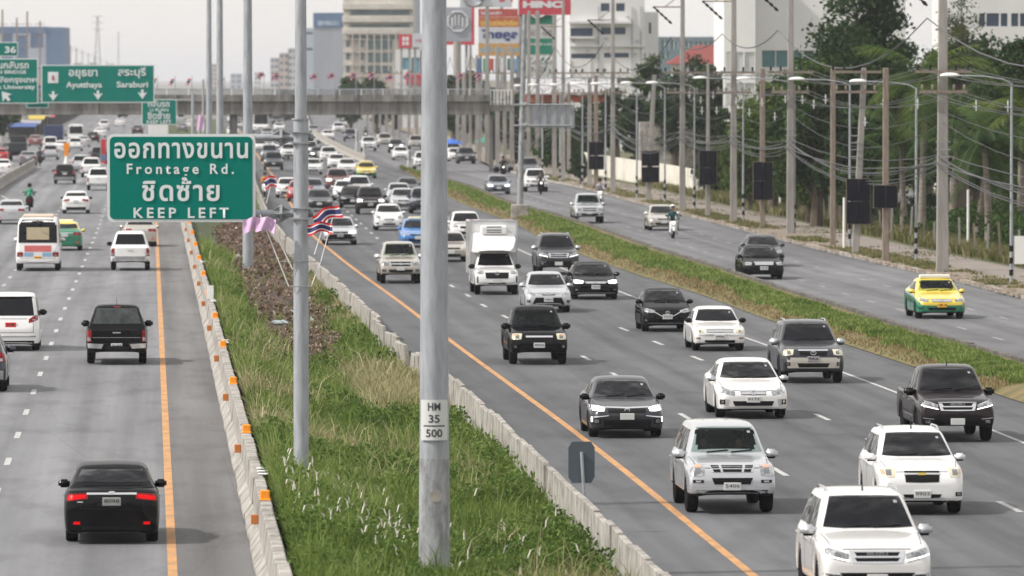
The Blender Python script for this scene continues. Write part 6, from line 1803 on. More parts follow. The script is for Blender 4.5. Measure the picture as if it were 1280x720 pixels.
def f(c):
    R_std(c, 'canopy'); h = c.W/2
    c.patch('step_bumper', 'R', [(-.75*h, .66), (.75*h, .66)], [(-.70*h, .50), (.70*h, .50)], M_steel, .12, 8, 2, thick=.12)
    mb = MB(); mb.tube([(-1.9, .45, 1.76), (-1.85, .45, 1.95)], .01, 4); mb.build('antenna', M_dark, c.root)
near('canopy', 'L', 163, 338, P['white'], 'white pickup with canopy top below the frontage road sign', f, sub=1, mir=P['black'])
std_vehicle('sedan', 'L', 175, 308, P['champ'], 'beige sedan just ahead of the white canopy pickup', mir=P['champ'])
def f(c):
    h = c.W/2
    rear(c, (.66,.93,.86,.86,.66,.66), .60, '30', False, None, (.36,.56,P['white'],.92), None, pm=M_platey)
    c.patch('curtain', 'R', [(-.50*h, 1.97), (.50*h, 1.97)], [(-.50*h, 1.42), (.50*h, 1.42)], mat('tan_curtain', (.42,.36,.24), .9, var=.25, scale=6, mapsc=(1,6,.3)), .024, 8, 3)
    c.patch('red_panel', 'R', [(-.6*h, 1.16), (.6*h, 1.16)], [(-.6*h, .88), (.6*h, .88)], mat('red_lettered_panel', (.55,.05,.05), .5, col2=(.5,.2,.2), scale=14), .010, 6, 2)
    for sg in (1, -1):
        c.patch('blue_flash', 'R', [(sg*.20*h, .84), (sg*.62*h, .84)], [(sg*.2*h, .66), (sg*.62*h, .66)], mat('pale_blue_paint', (.25,.42,.6), .4), .009, 4, 2)
    mb = MB(); mb.tube([(-3.08, -.25, 2.22), (-3.14, 0, 2.25), (-3.08, .25, 2.22)], .03, 6); mb.build('brake_lamp', M_dark, c.root)
    p, d = c.hit('T', 0, 0); mb = MB(); mb.box(-2.0, .6, -.7, .7, c.H-.04, c.H+.07); mb.build('roof_pod', mat('cream_paint', (.6,.5,.4), .5), c.root, bev=.03)
near('minibus', 'L', 48, 338, P['white'], 'white minibus with tan curtains and red panel seen from behind', f, sub=1, ax=1.5, sc=(1,.98,.93))
def taxi_sign(c):
    p, d = c.hit('T', .1, 0)
    mb = MB(); mb.box(0, .18, -.42, .42, p.z-.01, p.z+.12); mb.build('taxi_sign', mat('taxi_sign_plastic', (.85,.82,.6), .4), c.root, bev=.03)
std_vehicle('sedan', 'L', 81, 313, P['yellow'], 'green and yellow taxi half hidden by the white minibus', two='low', extra=taxi_sign, cat='taxi')
std_vehicle('sedan', 'L', 14, 280, P['silver'], 'silver sedan beside the motorcyclist, left of the minibus')
def f(c):
    rear(c, (.45,.96,.97,.92,.84,.76), .80, None, False, (.965,.45,P['white']), None, None)
    h = c.W/2; c.patch('lower_bumper', 'R', [(-.72*h, .44), (.72*h, .44)], [(-.7*h, .28), (.7*h, .28)], M_grille, .012, 8, 2)
near('sedan', 'L', 95, 267, P['white'], 'white sedan with black lower bumper in the middle of the left road', f, sub=1, mir=P['black'])
std_vehicle('suv', 'L', 81, 230, P['maroon'], 'dark maroon SUV beyond the white sedan on the left road', sc=(.95,.98,.92))
std_vehicle('canopy', 'L', 123, 238, P['white'], 'white canopy pickup partly behind the left edge of the big sign')
std_vehicle('canopy', 'L', 114, 222, P['white'], 'second white canopy pickup, one car further up the left road')
std_vehicle('suv', 'L', 101, 216, P['silver'], 'silver SUV between the maroon SUV and the white pickups', sc=(.95,.96,.92))
std_vehicle('canopy', 'L', 124, 205, P['dgrey'], 'dark canopy pickup beside the red and blue banner')
std_vehicle('hatch', 'L', 3, 219, P['white'], 'white hatchback behind the left divider barrier at the picture edge', group=GRP_L)
std_vehicle('sedan', 'L', 35, 207, P['grey'], 'grey sedan behind the nose of the left divider barrier')
std_vehicle('suv', 'L', 63, 200, P['silver'], 'silver SUV following a white van near the gore post', sc=(.97,.96,.92))
std_vehicle('van', 'L', 63, 190, P['white'], 'small white van ahead of the silver SUV and behind the blue truck', sc=(.9,.9,.95))
std_vehicle('sedan', 'L', 77, 191, P['white'], 'white sedan left of the orange gore post')
std_vehicle('suv', 'L', 94, 189, P['white'], 'white SUV right of the orange gore post', sc=(.97,.96,.92))
std_vehicle('minibus', 'L', 95, 180, P['white'], 'white minibus far up the left road', ax=1.5)
std_vehicle('sedan', 'L', 104, 184, P['silver'], 'silver sedan right of the distant white minibus')
std_vehicle('sedan', 'L', 116, 178, P['black'], 'dark car far up the left road, right of the minibus')
std_vehicle('sedan', 'L', 125, 172, P['white'], 'white car next to the distant dark car on the left road')
std_vehicle('canopy', 'L', 130, 163, P['white'], 'tiny white pickup near the far end of the left road')
std_vehicle('hatch', 'L', 0, 203, P['red'], 'red hatchback at the far left edge')
std_vehicle('sedan', 'L', 11, 194, P['dgrey'], 'dark sedan between the red hatchback and the loaded truck')
std_vehicle('sedan', 'L', 44, 183, P['rose'], 'dull red car beside the blue truck')
std_vehicle('sedan', 'L', 228, 165, P['grey'], 'grey car seen under the small u-turn sign, right of it')
std_vehicle('sedan', 'L', 238, 160, P['white'], 'white car far beyond the u-turn sign')
std_vehicle('sedan', 'L', 172, 168, P['dgrey'], 'dark car left of the small u-turn sign')
std_vehicle('canopy', 'L', 226, 154, P['silver'], 'silver pickup in the distant traffic right of the u-turn sign')
std_vehicle('sedan', 'L', 150, 158, P['white'], 'white car under the bridge left of the u-turn sign')
std_vehicle('sedan', 'L', 88, 170, P['silver'], 'pale car just under the bridge above the white SUV')

# ---- right main lanes, oncoming
def isuzu_new(col):
    def f(c):
        h = c.W/2
        front(c, (.50,.96,.90,1.02,.78,.88), (.50,.44,.96,.76), (.66,.56,.60,.44), (.78,.50,.12,.06,M_lamp), .50, None, gm=M_chrome, lamp=M_lamp)
        for z in (.905, .815):
            c.patch('grille_slot', 'F', [(-.40*h, z+.028), (.40*h, z+.028)], [(-.36*h, z-.028), (.36*h, z-.028)], M_grille, .016, 10, 2)
        p, d = c.hit('F', 0, .905)
        q = link('brand_lettering', text_mesh('ISUZU', .34, .055, M_chrome, .03), c.root, (p.x+.03, 0, .905)); q.rotation_euler = (0,0,math.pi/2)
        c.patch('headlight_strip', 'F', [(.50*h, .80), (.93*h, .90)], [(.50*h, .785), (.93*h, .875)], M_lampon, .016, 6, 1, mirror=True)
        c.patch('bumper_trim', 'F', [(.62*h, .57), (.95*h, .60)], [(.62*h, .55), (.95*h, .58)], M_chrome, .016, 6, 1, mirror=True)
    return f
def f(c): isuzu_new(0)(c); rails(c); antenna(c)
near('suv', 'R', 1090, 757, P['pearl'], 'white SUV with chrome grille and roof rails cut off by the bottom edge', f, sc=(1.01,1,1.02), mir=P['silver'])
def f(c):
    h = c.W/2
    front(c, (.60,.96,.93,.95,.76,.76), (.40,.38,.80,.66), (.44,.40,.42,.34), (.84,.42,.08,.04,M_lamp), .42, '9903', lamp=M_lampy)
    c.patch('upper_grille', 'F', [(-.40*h, .88), (.40*h, .88)], [(-.40*h, .845), (.40*h, .845)], M_grille, .010, 8, 1)
    c.patch('grille_trim', 'F', [(-.42*h, .835), (.42*h, .835)], [(-.42*h, .81), (.42*h, .81)], M_chrome, .014, 8, 1)
    c.patch('grille_badge', 'F', [(-.09*h, .845), (.09*h, .845)], [(-.09*h, .80), (.09*h, .80)], mat('gold_badge', (.6,.45,.1), .3, .8), .022, 2, 1)
    c.patch('indicator', 'F', [(.86*h, .90), (.94*h, .90)], [(.84*h, .82), (.92*h, .82)], M_amber, .014, 2, 2, mirror=True)
    rails(c); antenna(c)
near('mpv', 'R', 1147, 641, P['white'], 'white family car with black slotted grille beside the dark pickup', f, mir=P['white'])
def f(c):
    h = c.W/2
    front(c, (.60,.97,.99,.98,.78,.76), (.50,.46,.98,.84), (.46,.40,.73,.60), (.76,.66,.12,.03,M_lamp), .56, '5406', gm=P['silver'], lamp=M_lamp)
    for (a, b) in ((-.48,-.30), (-.24,.24), (.30,.48)):
        for z in (.95, .875):
            k = 1 if z > .9 else .9
            c.patch('grille_slot', 'F', [(a*h*k, z+.026), (b*h*k, z+.026)], [(a*h*k*.95, z-.026), (b*h*k*.95, z-.026)], M_grille, .016, 4, 1)
    c.patch('indicator', 'F', [(.66*h, .985), (.84*h, .99)], [(.70*h, .93), (.84*h, .93)], M_amber, .015, 3, 2, mirror=True)
    c.patch('skid', 'F', [(-.8*h, .49), (.8*h, .49)], [(-.75*h, .38), (.75*h, .38)], M_dark, .004, 8, 2)
near('canopy', 'R', 911, 640, P['silver'], 'silver pickup beside the orange line, nearest vehicle in its lane', f, people=(cloth('pale_shirt', (.35,.36,.38)), 'driver in a pale shirt behind the windscreen of the nearest silver pickup', (cloth('dark_shirt', (.05,.06,.1)), 'passenger in dark clothes beside the driver of the nearest silver pickup')), sc=(.97,.98,.98), mir=P['silver'])
def f(c):
    isuzu_new(0)(c); antenna(c, .2, .12); h = c.W/2
near('pickup', 'R', 1192, 551, P['maroon'], 'dark brown double cab pickup with bright chrome grille near the right edge', f, mir=P['black'])
def f(c):
    h = c.W/2
    front(c, (.50,.95,.70,.83,.60,.68), (.36,.34,.71,.62), (.58,.52,.46,.34), (.86,.44,.07,.06,M_chrome), .50, '9173', wing=('chrome',.37,.715,.72,.014), bars=2, emblem=(.67,.05))
    c.patch('bumper_slot', 'F', [(.66*h, .50), (.92*h, .54)], [(.70*h, .34), (.92*h, .36)], P['silver'], .004, 4, 2, mirror=True)
near('sedan', 'R', 938, 522, P['pearl'], 'pearl white sedan with chrome grille ahead of the dark pickup', f, sc=(1.04,1.025,1.01), mir=P['silver'], sub=2)
def f(c):
    h = c.W/2
    front(c, (.58,.96,.74,.79,.66,.68), (.52,.50,.72,.62), (.66,.62,.46,.27), (.82,.42,.12,.07,M_lampd), .53, None, wing=('chrome',.60,.735,.755,.016), emblem=(.68,.045), lamp=M_lampon)
    c.patch('bumper_trim', 'F', [(.50*h, .56), (.92*h, .53)], [(.50*h, .545), (.92*h, .50)], M_chrome, .014, 6, 1, mirror=True)
    c.patch('daylight_lamp', 'F', [(.92*h, .52), (.96*h, .52)], [(.92*h, .40), (.96*h, .40)], M_lampon, .014, 1, 2, mirror=True)
near('sedan', 'R', 781, 546, P['dgrey'], 'dark grey sedan with lit headlights next to the orange line', f, sc=(1,1.01,.97), mir=P['black'])
def f(c):
    h = c.W/2
    front(c, (.60,.95,.97,.95,.82,.80), (.44,.42,.94,.80), (.50,.45,.58,.46), (.80,.56,.08,.05,M_lampd), .70, '966', wing=('chrome',.46,.95,.95,.02), emblem=(.87,.055), lamp=M_lampy)
    c.patch('lower_body_cladding', 'F', [(-.97*h, .74), (.97*h, .74)], [(-.93*h, .44), (.93*h, .44)], P['champ'], .004, 14, 4)
    bumper_plate(c, 'F', .70, None, '966'); rails(c)
near('suv', 'R', 1013, 478, P['dgrey'], 'dark SUV with beige lower bumper and roof rails by the white edge line', f, sc=(.96,.985,.97), mir=P['silver'])
def f(c):
    h = c.W/2
    front(c, (.58,.95,.95,.94,.78,.78), (.48,.44,.92,.72), (.50,.46,.56,.44), (.82,.56,.07,.05,M_lamp), .60, '8006', wing=('chrome',.46,.865,.865,.026), lamp=M_lampy)
    c.patch('indicator', 'F', [(.70*h, .94), (.94*h, .935)], [(.72*h, .89), (.94*h, .885)], M_amber, .014, 4, 1, mirror=True)
near('pickup', 'R', 672, 455, P['black'], 'black pickup with chrome bar grille behind the tall lamp pole', f, people=(cloth('blue_shirt', (.08,.12,.2)), 'driver in a blue shirt in the black pickup with the chrome bar'), sc=(1,.965,.98), mir=P['black'])
def f(c):
    front(c, (.58,.96,.69,.69,.59,.60), (.50,.50,.68,.61), (.58,.55,.36,.27), (.84,.42,.10,.025,M_amber), .46, '986', wing=('chrome',.50,.69,.69,.01), bars=2, lamp=M_lampy, lip=.53)
near('oldsedan', 'R', 897, 438, P['pearl'], 'older white boxy sedan between the black hatchback and the dark SUV', f, mir=P['black'], sub=1)
def f(c):
    h = c.W/2
    front(c, (.50,.96,.74,.82,.66,.70), (.50,.36,.74,.46), (.7,.6,.32,.25), (.86,.40,.06,.05,M_lampd), .52, '9050', wing=('chrome',.55,.44,.70,.012), emblem=(.66,.05), lamp=M_lamp)
    c.patch('bumper_trim', 'F', [(-.8*h, .31), (.8*h, .31)], [(-.8*h, .29), (.8*h, .29)], M_chrome, .014, 8, 1)
near('hatch', 'R', 832, 414, P['black'], 'black hatchback in the middle lane behind the older white sedan', f, sub=1, mir=P['black'])
def f(c):
    front(c, (.52,.96,.74,.78,.65,.66), (.46,.42,.74,.62), (.60,.56,.44,.31), (.82,.40,.10,.03,M_lamp), .50, '3999', wing=('chrome',.5,.66,.70,.014), bars=2, emblem=(.68,.045), lamp=M_lampon, lip=.27)
near('sedan', 'R', 743, 374, P['black'], 'black sedan with chrome grille bars next to the white edge line', f, sub=1, sc=(1.04,1.03,1), mir=P['black'])
def f(c):
    h = c.W/2
    front(c, (.56,.96,.72,.80,.63,.70), (.30,.28,.70,.65), (.56,.72,.56,.28), (.86,.42,.07,.05,M_lampd), .48, '4860', wing=('chrome',.52,.68,.72,.012), emblem=(.68,.045), lamp=M_lamp)
    c.patch('bumper_trim', 'F', [(-.74*h, .27), (.74*h, .27)], [(-.74*h, .25), (.74*h, .25)], M_chrome, .014, 8, 1)
near('sedan', 'R', 684, 390, P['silver'], 'silver compact sedan with large black lower grille before the dark SUV', f, sub=1, sc=(.96,.96,1.01), mir=P['silver'])
def f(c): isuzu_new(0)(c); rails(c)
near('suv', 'R', 697, 343, P['dgrey'], 'dark grey SUV with chrome grille right of the white box truck', f, sub=1, mir=P['silver'])
def f(c):
    F_std(c, 'pickup')
near('pickup', 'R', 500, 354, P['champ'], 'champagne double cab pickup left of the tall lamp pole', f, people=(cloth('white_shirt', (.5,.5,.5)), 'driver in a white shirt in the champagne pickup'), sub=1, sc=(1,.955,.98), mir=P['white'])
# box truck
def f(c):
    h = c.W/2
    front(c, (.58,.96,.96,.98,.84,.86), (.54,.50,.95,.66), (.4,.4,.50,.44), (.90,.62,.06,.13,M_lampd), .56, None, wing=('body',), emblem=(.87,.06), lamp=M_lamp, lip=.50)
    W2 = .96
    mb = MB(); mb.box(-3.0, .05, -W2, W2, .75, 2.92); o = mb.build('cargo_box', P['white'], c.root, bev=.03)
    mb = MB()
    for y in (-W2-.012, W2-.06): mb.box(.04, .075, y, y+.072, .8, 2.93)
    mb.box(.04, .072, -W2+.06, W2-.06, 2.86, 2.935); mb.box(.04, .07, -W2+.06, W2-.06, .78, .84); mb.build('box_frame', P['silver'], c.root)
    mb = MB(); vs = []                                    # wind deflector over the cab
    for (x, y1, z) in ((1.15, .60, 1.72), (1.0, .74, 1.86), (.55, .86, 2.18), (.06, .80, 2.42)):
        vs += [(x, -y1, z), (x+.04, -y1*.5, z+.03), (x+.04, y1*.5, z+.03), (x, y1, z)]
    b0 = len(vs)
    for (x, y1, z) in ((1.0, .66, 1.66), (.9, .80, 1.66), (.5, .90, 1.68), (.06, .90, 1.68)): vs += [(x, -y1, z), (x, y1, z)]
    fs = []
    for i in range(3):
        for k in range(3): a = i*4+k; fs.append((a, a+1, a+5, a+4))
        fs.append((i*4, i*4+4, b0+2*i+2, b0+2*i)); fs.append((i*4+3, b0+2*i+1, b0+2*i+3, i*4+7))
    mb.add(vs, fs); mb.build('wind_deflector', P['white'], c.root, smooth=True)
    mb = MB(); mb.box(.06, .42, -.55, .55, 2.36, 2.74); o = mb.build('refrigeration_unit', P['white'], c.root, bev=.08)
    mb = MB()
    for z in (2.44, 2.53, 2.66): mb.box(.40, .428, -.30, .30, z, z+.035)
    mb.build('cooling_slot', M_grille, o)
    mb = MB(); mb.box(-2.9, 2.2, -.55, .55, .42, .60); mb.build('chassis', M_dark, c.root)
near('pickup', 'R', 620, 368, P['white'], 'white box truck with refrigeration unit above its pickup cab', f, sub=1, mir=P['black'], cat='truck', name='box_truck', sc=(1,.97,.96))
std_vehicle('oldsedan', 'R', 563, 327, P['champ'], 'silver older sedan half hidden behind the tall lamp pole', lamp=M_lampy, sc=(1,1.03,1.03))
std_vehicle('suv', 'R', 583, 303, P['white'], 'white SUV behind the box truck', sc=(.97,.95,.9))
def f(c):
    front(c, (.56,.95,.84,.92,.66,.74), (.34,.30,.68,.60), (.44,.40,.42,.32), (.80,.42,.10,.04,M_lampd), .54, None, wing=('chrome',.3,.64,.64,.008), lamp=M_lamp)
    antenna(c, 1.0)
near('hatch', 'R', 486, 288, P['white'], 'white rounded hatchback left of the tall lamp pole', f, sub=1, sc=(.96,1,1.02), mir=P['white'])
std_vehicle('sedan', 'R', 522, 309, P['blue'], 'bright blue taxi with orange plate beside the tall lamp pole', extra=taxi_sign, cat='taxi')
def f(c):
    F_std(c, 'sedan', M_lampon); h = c.W/2
    c.patch('black_mouth', 'F', [(-.62*h, .58), (.62*h, .58)], [(-.78*h, .30), (.78*h, .30)], M_grille, .010, 10, 3); bumper_plate(c, 'F', .50, None, None)
near('sedan', 'R', 425, 306, P['silver'], 'silver sedan with black lower bumper beside the flags', f, sub=1, mir=P['silver'])
def raptor(c):
    h = c.W/2
    front(c, (.56,.95,.96,.97,.82,.82), (.54,.52,.96,.74), (.6,.55,.58,.44), None, .66, gm=M_grille, lamp=M_lampon)
std_vehicle('pickup', 'R', 463, 268, P['maroon'], 'dark brown pickup with lit headlamps and black grille', extra=raptor, mir=P['black'])
std_vehicle('sedan', 'R', 441, 260, P['black'], 'black sedan just left of the dark brown pickup')
std_vehicle('canopy', 'R', 449, 251, P['white'], 'white pickup behind the black sedan')
std_vehicle('hatch', 'R', 431, 251, P['white'], 'white small car left of the white pickup')
std_vehicle('suv', 'R', 422, 239, P['rose'], 'dusty red SUV with lit headlamps ahead of the taxi', lamp=M_lampon, sc=(1,1,.98))
std_vehicle('sedan', 'R', 399, 264, P['dgrey'], 'dark grey sedan behind the red and white flag')
std_vehicle('sedan', 'R', 391, 248, P['bluegrey'], 'blue grey sedan just right of the sign pole')
std_vehicle('sedan', 'R', 504, 263, P['silver'], 'silver sedan with black grille left of the dark SUV')
std_vehicle('sedan', 'R', 499, 255, P['silver'], 'silver car close behind the silver sedan')
std_vehicle('hatch', 'R', 510, 247, P['dgrey'], 'dark roofed hatchback last of the three beside the lamp pole')
std_vehicle('suv', 'R', 529, 267, P['navy'], 'navy SUV partly hidden by the tall lamp pole', sc=(.95,.95,.93))
std_vehicle('sedan', 'R', 458, 223, P['yellow'], 'yellow and green taxi at the end of the divider wall', two='low', extra=taxi_sign, cat='taxi')
std_vehicle('sedan', 'R', 391, 218, P['white'], 'white sedan touching the sign pole, left of the queue')
std_vehicle('suv', 'R', 342, 213, P['dgrey'], 'dark SUV between the big sign and the sign pole')
std_vehicle('suv', 'R', 337, 202, P['bluegrey'], 'blue grey SUV behind the dark SUV by the big sign')
std_vehicle('sedan', 'R', 360, 247, P['white'], 'white sedan left of the sign pole above the flags')
std_vehicle('hatch', 'R', 374, 252, P['red'], 'red hatchback mostly hidden by the sign pole')
std_vehicle('suv', 'R', 411, 204, P['white'], 'white SUV at the head of the far queue by the divider', sc=(1,1,.96))
std_vehicle('sedan', 'R', 421, 211, P['white'], 'white sedan between the white SUV and the taxi')
std_vehicle('sedan', 'R', 434, 218, P['white'], 'white sedan directly left of the yellow taxi')
std_vehicle('sedan', 'R', 398, 200, P['dgrey'], 'dark sedan with a lit lamp behind the white SUV', lamp=M_lampon)
std_vehicle('sedan', 'R', 406, 197, P['grey'], 'grey sedan by the divider behind the white SUV')
std_vehicle('van', 'R', 387, 198, P['white'], 'white van right beside the sign pole')
std_vehicle('sedan', 'R', 394, 190, P['dgrey'], 'dark car fourth from the front of the far queue')
std_vehicle('sedan', 'R', 388, 183, P['silver'], 'silver car in the far queue next to the sign arm')
std_vehicle('sedan', 'R', 349, 190, P['white'], 'white car behind the sign arm between sign and pole')
std_vehicle('suv', 'R', 361, 200, P['white'], 'white SUV cut by the left side of the sign pole')
std_vehicle('sedan', 'R', 352, 199, P['dgrey'], 'dark car between two white cars left of the sign pole')
std_vehicle('sedan', 'R', 325, 190, P['white'], 'white car at the right edge of the big sign')
std_vehicle('bus', 'R', 326, 166, P['white'], 'white coach with dark windscreen above the big sign', ax=2.2)
std_vehicle('sedan', 'R', 334, 172, P['grey'], 'grey car just before the white coach')
std_vehicle('sedan', 'R', 349, 164, P['white'], 'white car to the right of the white coach')
std_vehicle('suv', 'R', 346, 156, P['dgrey'], 'dark SUV far behind, right of the white coach')
for i, (x, y, k, lb) in enumerate([(291,170,'white','white car above the sign between two lamp poles'),(297,161,'silver','silver car right of the lilac flag'),
        (290,153,'white','white car under the bridge between the lamp poles'),(301,152,'dgrey','dark car under the bridge next to the third lamp pole'),
        (322,158,'silver','silver car left of the coach roof'),(312,146,'white','white speck of a car furthest back under the bridge')]):
    std_vehicle('sedan', 'R', x, y, P[k], lb)
# ---- collector right of the divider
std_vehicle('sedan', 'C', 410, 175, P['white'], 'white car just right of the divider wall under the bridge')
std_vehicle('pickup', 'C', 438, 177, P['navy'], 'navy pickup beyond the divider wall')
std_vehicle('suv', 'C', 423, 167, P['white'], 'white SUV between the white car and the navy pickup')
std_vehicle('sedan', 'C', 428, 159, P['silver'], 'silver car furthest back right of the divider wall')
std_vehicle('sedan', 'C', 392, 168, P['grey'], 'grey car at the left foot of the far divider')
std_vehicle('pickup', 'C', 461, 189, P['white'], 'white pickup behind the thin white posts')
std_vehicle('suv', 'C', 481, 184, P['champ'], 'beige SUV left of the dark car with lit lamps')
std_vehicle('suv', 'C', 495, 191, P['dgrey'], 'dark grey SUV with lit lamps in the collector lane', lamp=M_lampon, sc=(.95,.97,.9))
std_vehicle('sedan', 'C', 501, 200, P['white'], 'white sedan leading the collector lane before the lamp pole')
std_vehicle('pickup', 'C', 520, 187, P['champ'], 'beige pickup at the roadside left of the tall lamp pole')
std_vehicle('pickup', 'C', 529, 213, P['white'], 'white pickup half behind the tall lamp pole above the grass tip')
# ---- frontage
std_vehicle('suv', 'F', 567, 199, P['white'], 'white SUV just right of the tall lamp pole on the frontage road')
std_vehicle('sedan', 'F', 570, 202, P['pearl'], 'white sedan squeezed behind the black SUV on the frontage road')
std_vehicle('suv', 'F', 583, 205, P['dgrey'], 'black SUV leading the group at the start of the frontage road', sc=(1,1,.96))
std_vehicle('sedan', 'F', 623, 243, P['bluegrey'], 'blue grey sedan in the left lane of the frontage road', lamp=M_lampon)
std_vehicle('pickup', 'F', 670, 240, P['white'], 'white pickup with a motorcyclist right in front of it', lamp=M_lamp, mir=P['white'])
std_vehicle('canopy', 'F', 662, 222, P['grey'], 'loaded grey pickup parked by the poles behind the white pickup')
def f(c): F_std(c, 'pickup', M_lamp)
near('pickup', 'F', 736, 279, P['silver'], 'silver pickup on the frontage road left of the helmeted rider', f, sub=1, sc=(1,.98,1), people=(cloth('grey_shirt', (.2,.2,.2)), 'driver in a grey shirt in the silver frontage road pickup'), mir=P['silver'])
std_vehicle('sedan', 'F', 829, 288, P['champ'], 'light gold sedan behind the scooter rider', mir=P['white'])
near('sedan', 'F', 953, 349, P['black'], 'glossy black sedan with upright chrome grille on the frontage road', lambda c: front(c, (.58,.96,.74,.76,.63,.64), (.48,.44,.76,.62), (.55,.5,.40,.30), None, .50, '49', wing=('chrome',.48,.76,.76,.012), bars=3, lamp=M_lamp), sub=1, mir=P['black'])
std_vehicle('sedan', 'F', 955, 333, P['dgrey'], 'dark grey sedan close behind the glossy black one')
def f(c):
    front(c, (.52,.96,.70,.78,.62,.66), (.44,.38,.71,.62), (.60,.52,.42,.32), (.84,.40,.07,.03,M_chrome), .50, '41', wing=('chrome',.45,.70,.71,.01), bars=2, emblem=(.68,.04), pm=M_platey)
    p, d = c.hit('T', .1, 0)
    mb = MB(); mb.box(-.1, .16, -.56, .56, p.z-.01, p.z+.13); mb.build('taxi_sign', mat('taxi_sign_white', (.75,.74,.68), .4), c.root, bev=.03)
near('sedan', 'F', 1174, 398, P['yellow'], 'green and yellow taxi with roof sign alone on the frontage road', f, two='low', people=(cloth('sky_shirt', (.2,.3,.42)), 'taxi driver in a light blue shirt on the frontage road'), mir=P['yellow'], cat='taxi')

# ---- trucks far left
def box_lorry(px, py, kind, w_, h_, L, body, cabm, label, dark=False):
    loc, rz = place_at(px, py, kind, L, 1.2)
    r = empty('lorry', loc, rz, label, 'truck', GRP[kind])
    mb = MB(); mb.box(-L/2, L/2-2.0, -w_/2, w_/2, .95, h_); mb.build('cargo_box', body, r, bev=.04)
    mb = MB(); mb.hexa([(L/2-1.9,-w_/2+.05,.6),(L/2,-w_/2+.05,.6),(L/2,w_/2-.05,.6),(L/2-1.9,w_/2-.05,.6),(L/2-1.9,-w_/2+.12,2.6),(L/2-.35,-w_/2+.12,2.6),(L/2-.35,w_/2-.12,2.6),(L/2-1.9,w_/2-.12,2.6)])
    mb.build('cab', cabm, r, bev=.06)
    mb = MB(); mb.box(-L/2+.1, L/2-.4, -.45, .45, .6, .93); mb.box(-L/2-.03, -L/2+.02, -w_/2+.05, w_/2-.05, .55, .75); mb.build('chassis', M_dark, r)
    mb = MB()
    for sg in (1, -1): mb.box(-L/2-.05, -L/2-.031, sg*w_*.38-.12, sg*w_*.38+.12, .6, .72)
    mb.build('tail_light', M_tail, r)
    tm, rm, dm = wheel_meshes(.45, .3, .6)
    for x in (-L/2+1.2, -L/2+2.2, L/2-1.0):
        for sg in (1, -1):
            o = link('wheel', dm, r, (x, sg*(w_/2-.18), .45)); link('tyre', tm, o); link('rim', rm, o)
    return r
box_lorry(67, 182, 'L', 2.4, 2.6, 9, mat('dark_blue_tarp', (.02,.035,.10), .7, var=.3), P['navy'], 'dark blue box truck ahead of the white van on the left road')
box_lorry(22, 201, 'L', 1.9, 1.9, 7, mat('dark_cargo', (.025,.03,.035), .8, var=.3), P['dgrey'], 'dark loaded lorry at the left edge beyond the divider')
box_lorry(198, 190, 'L', 2.3, 3.3, 8, P['white'], P['white'], 'white box lorry directly below the small u-turn sign')

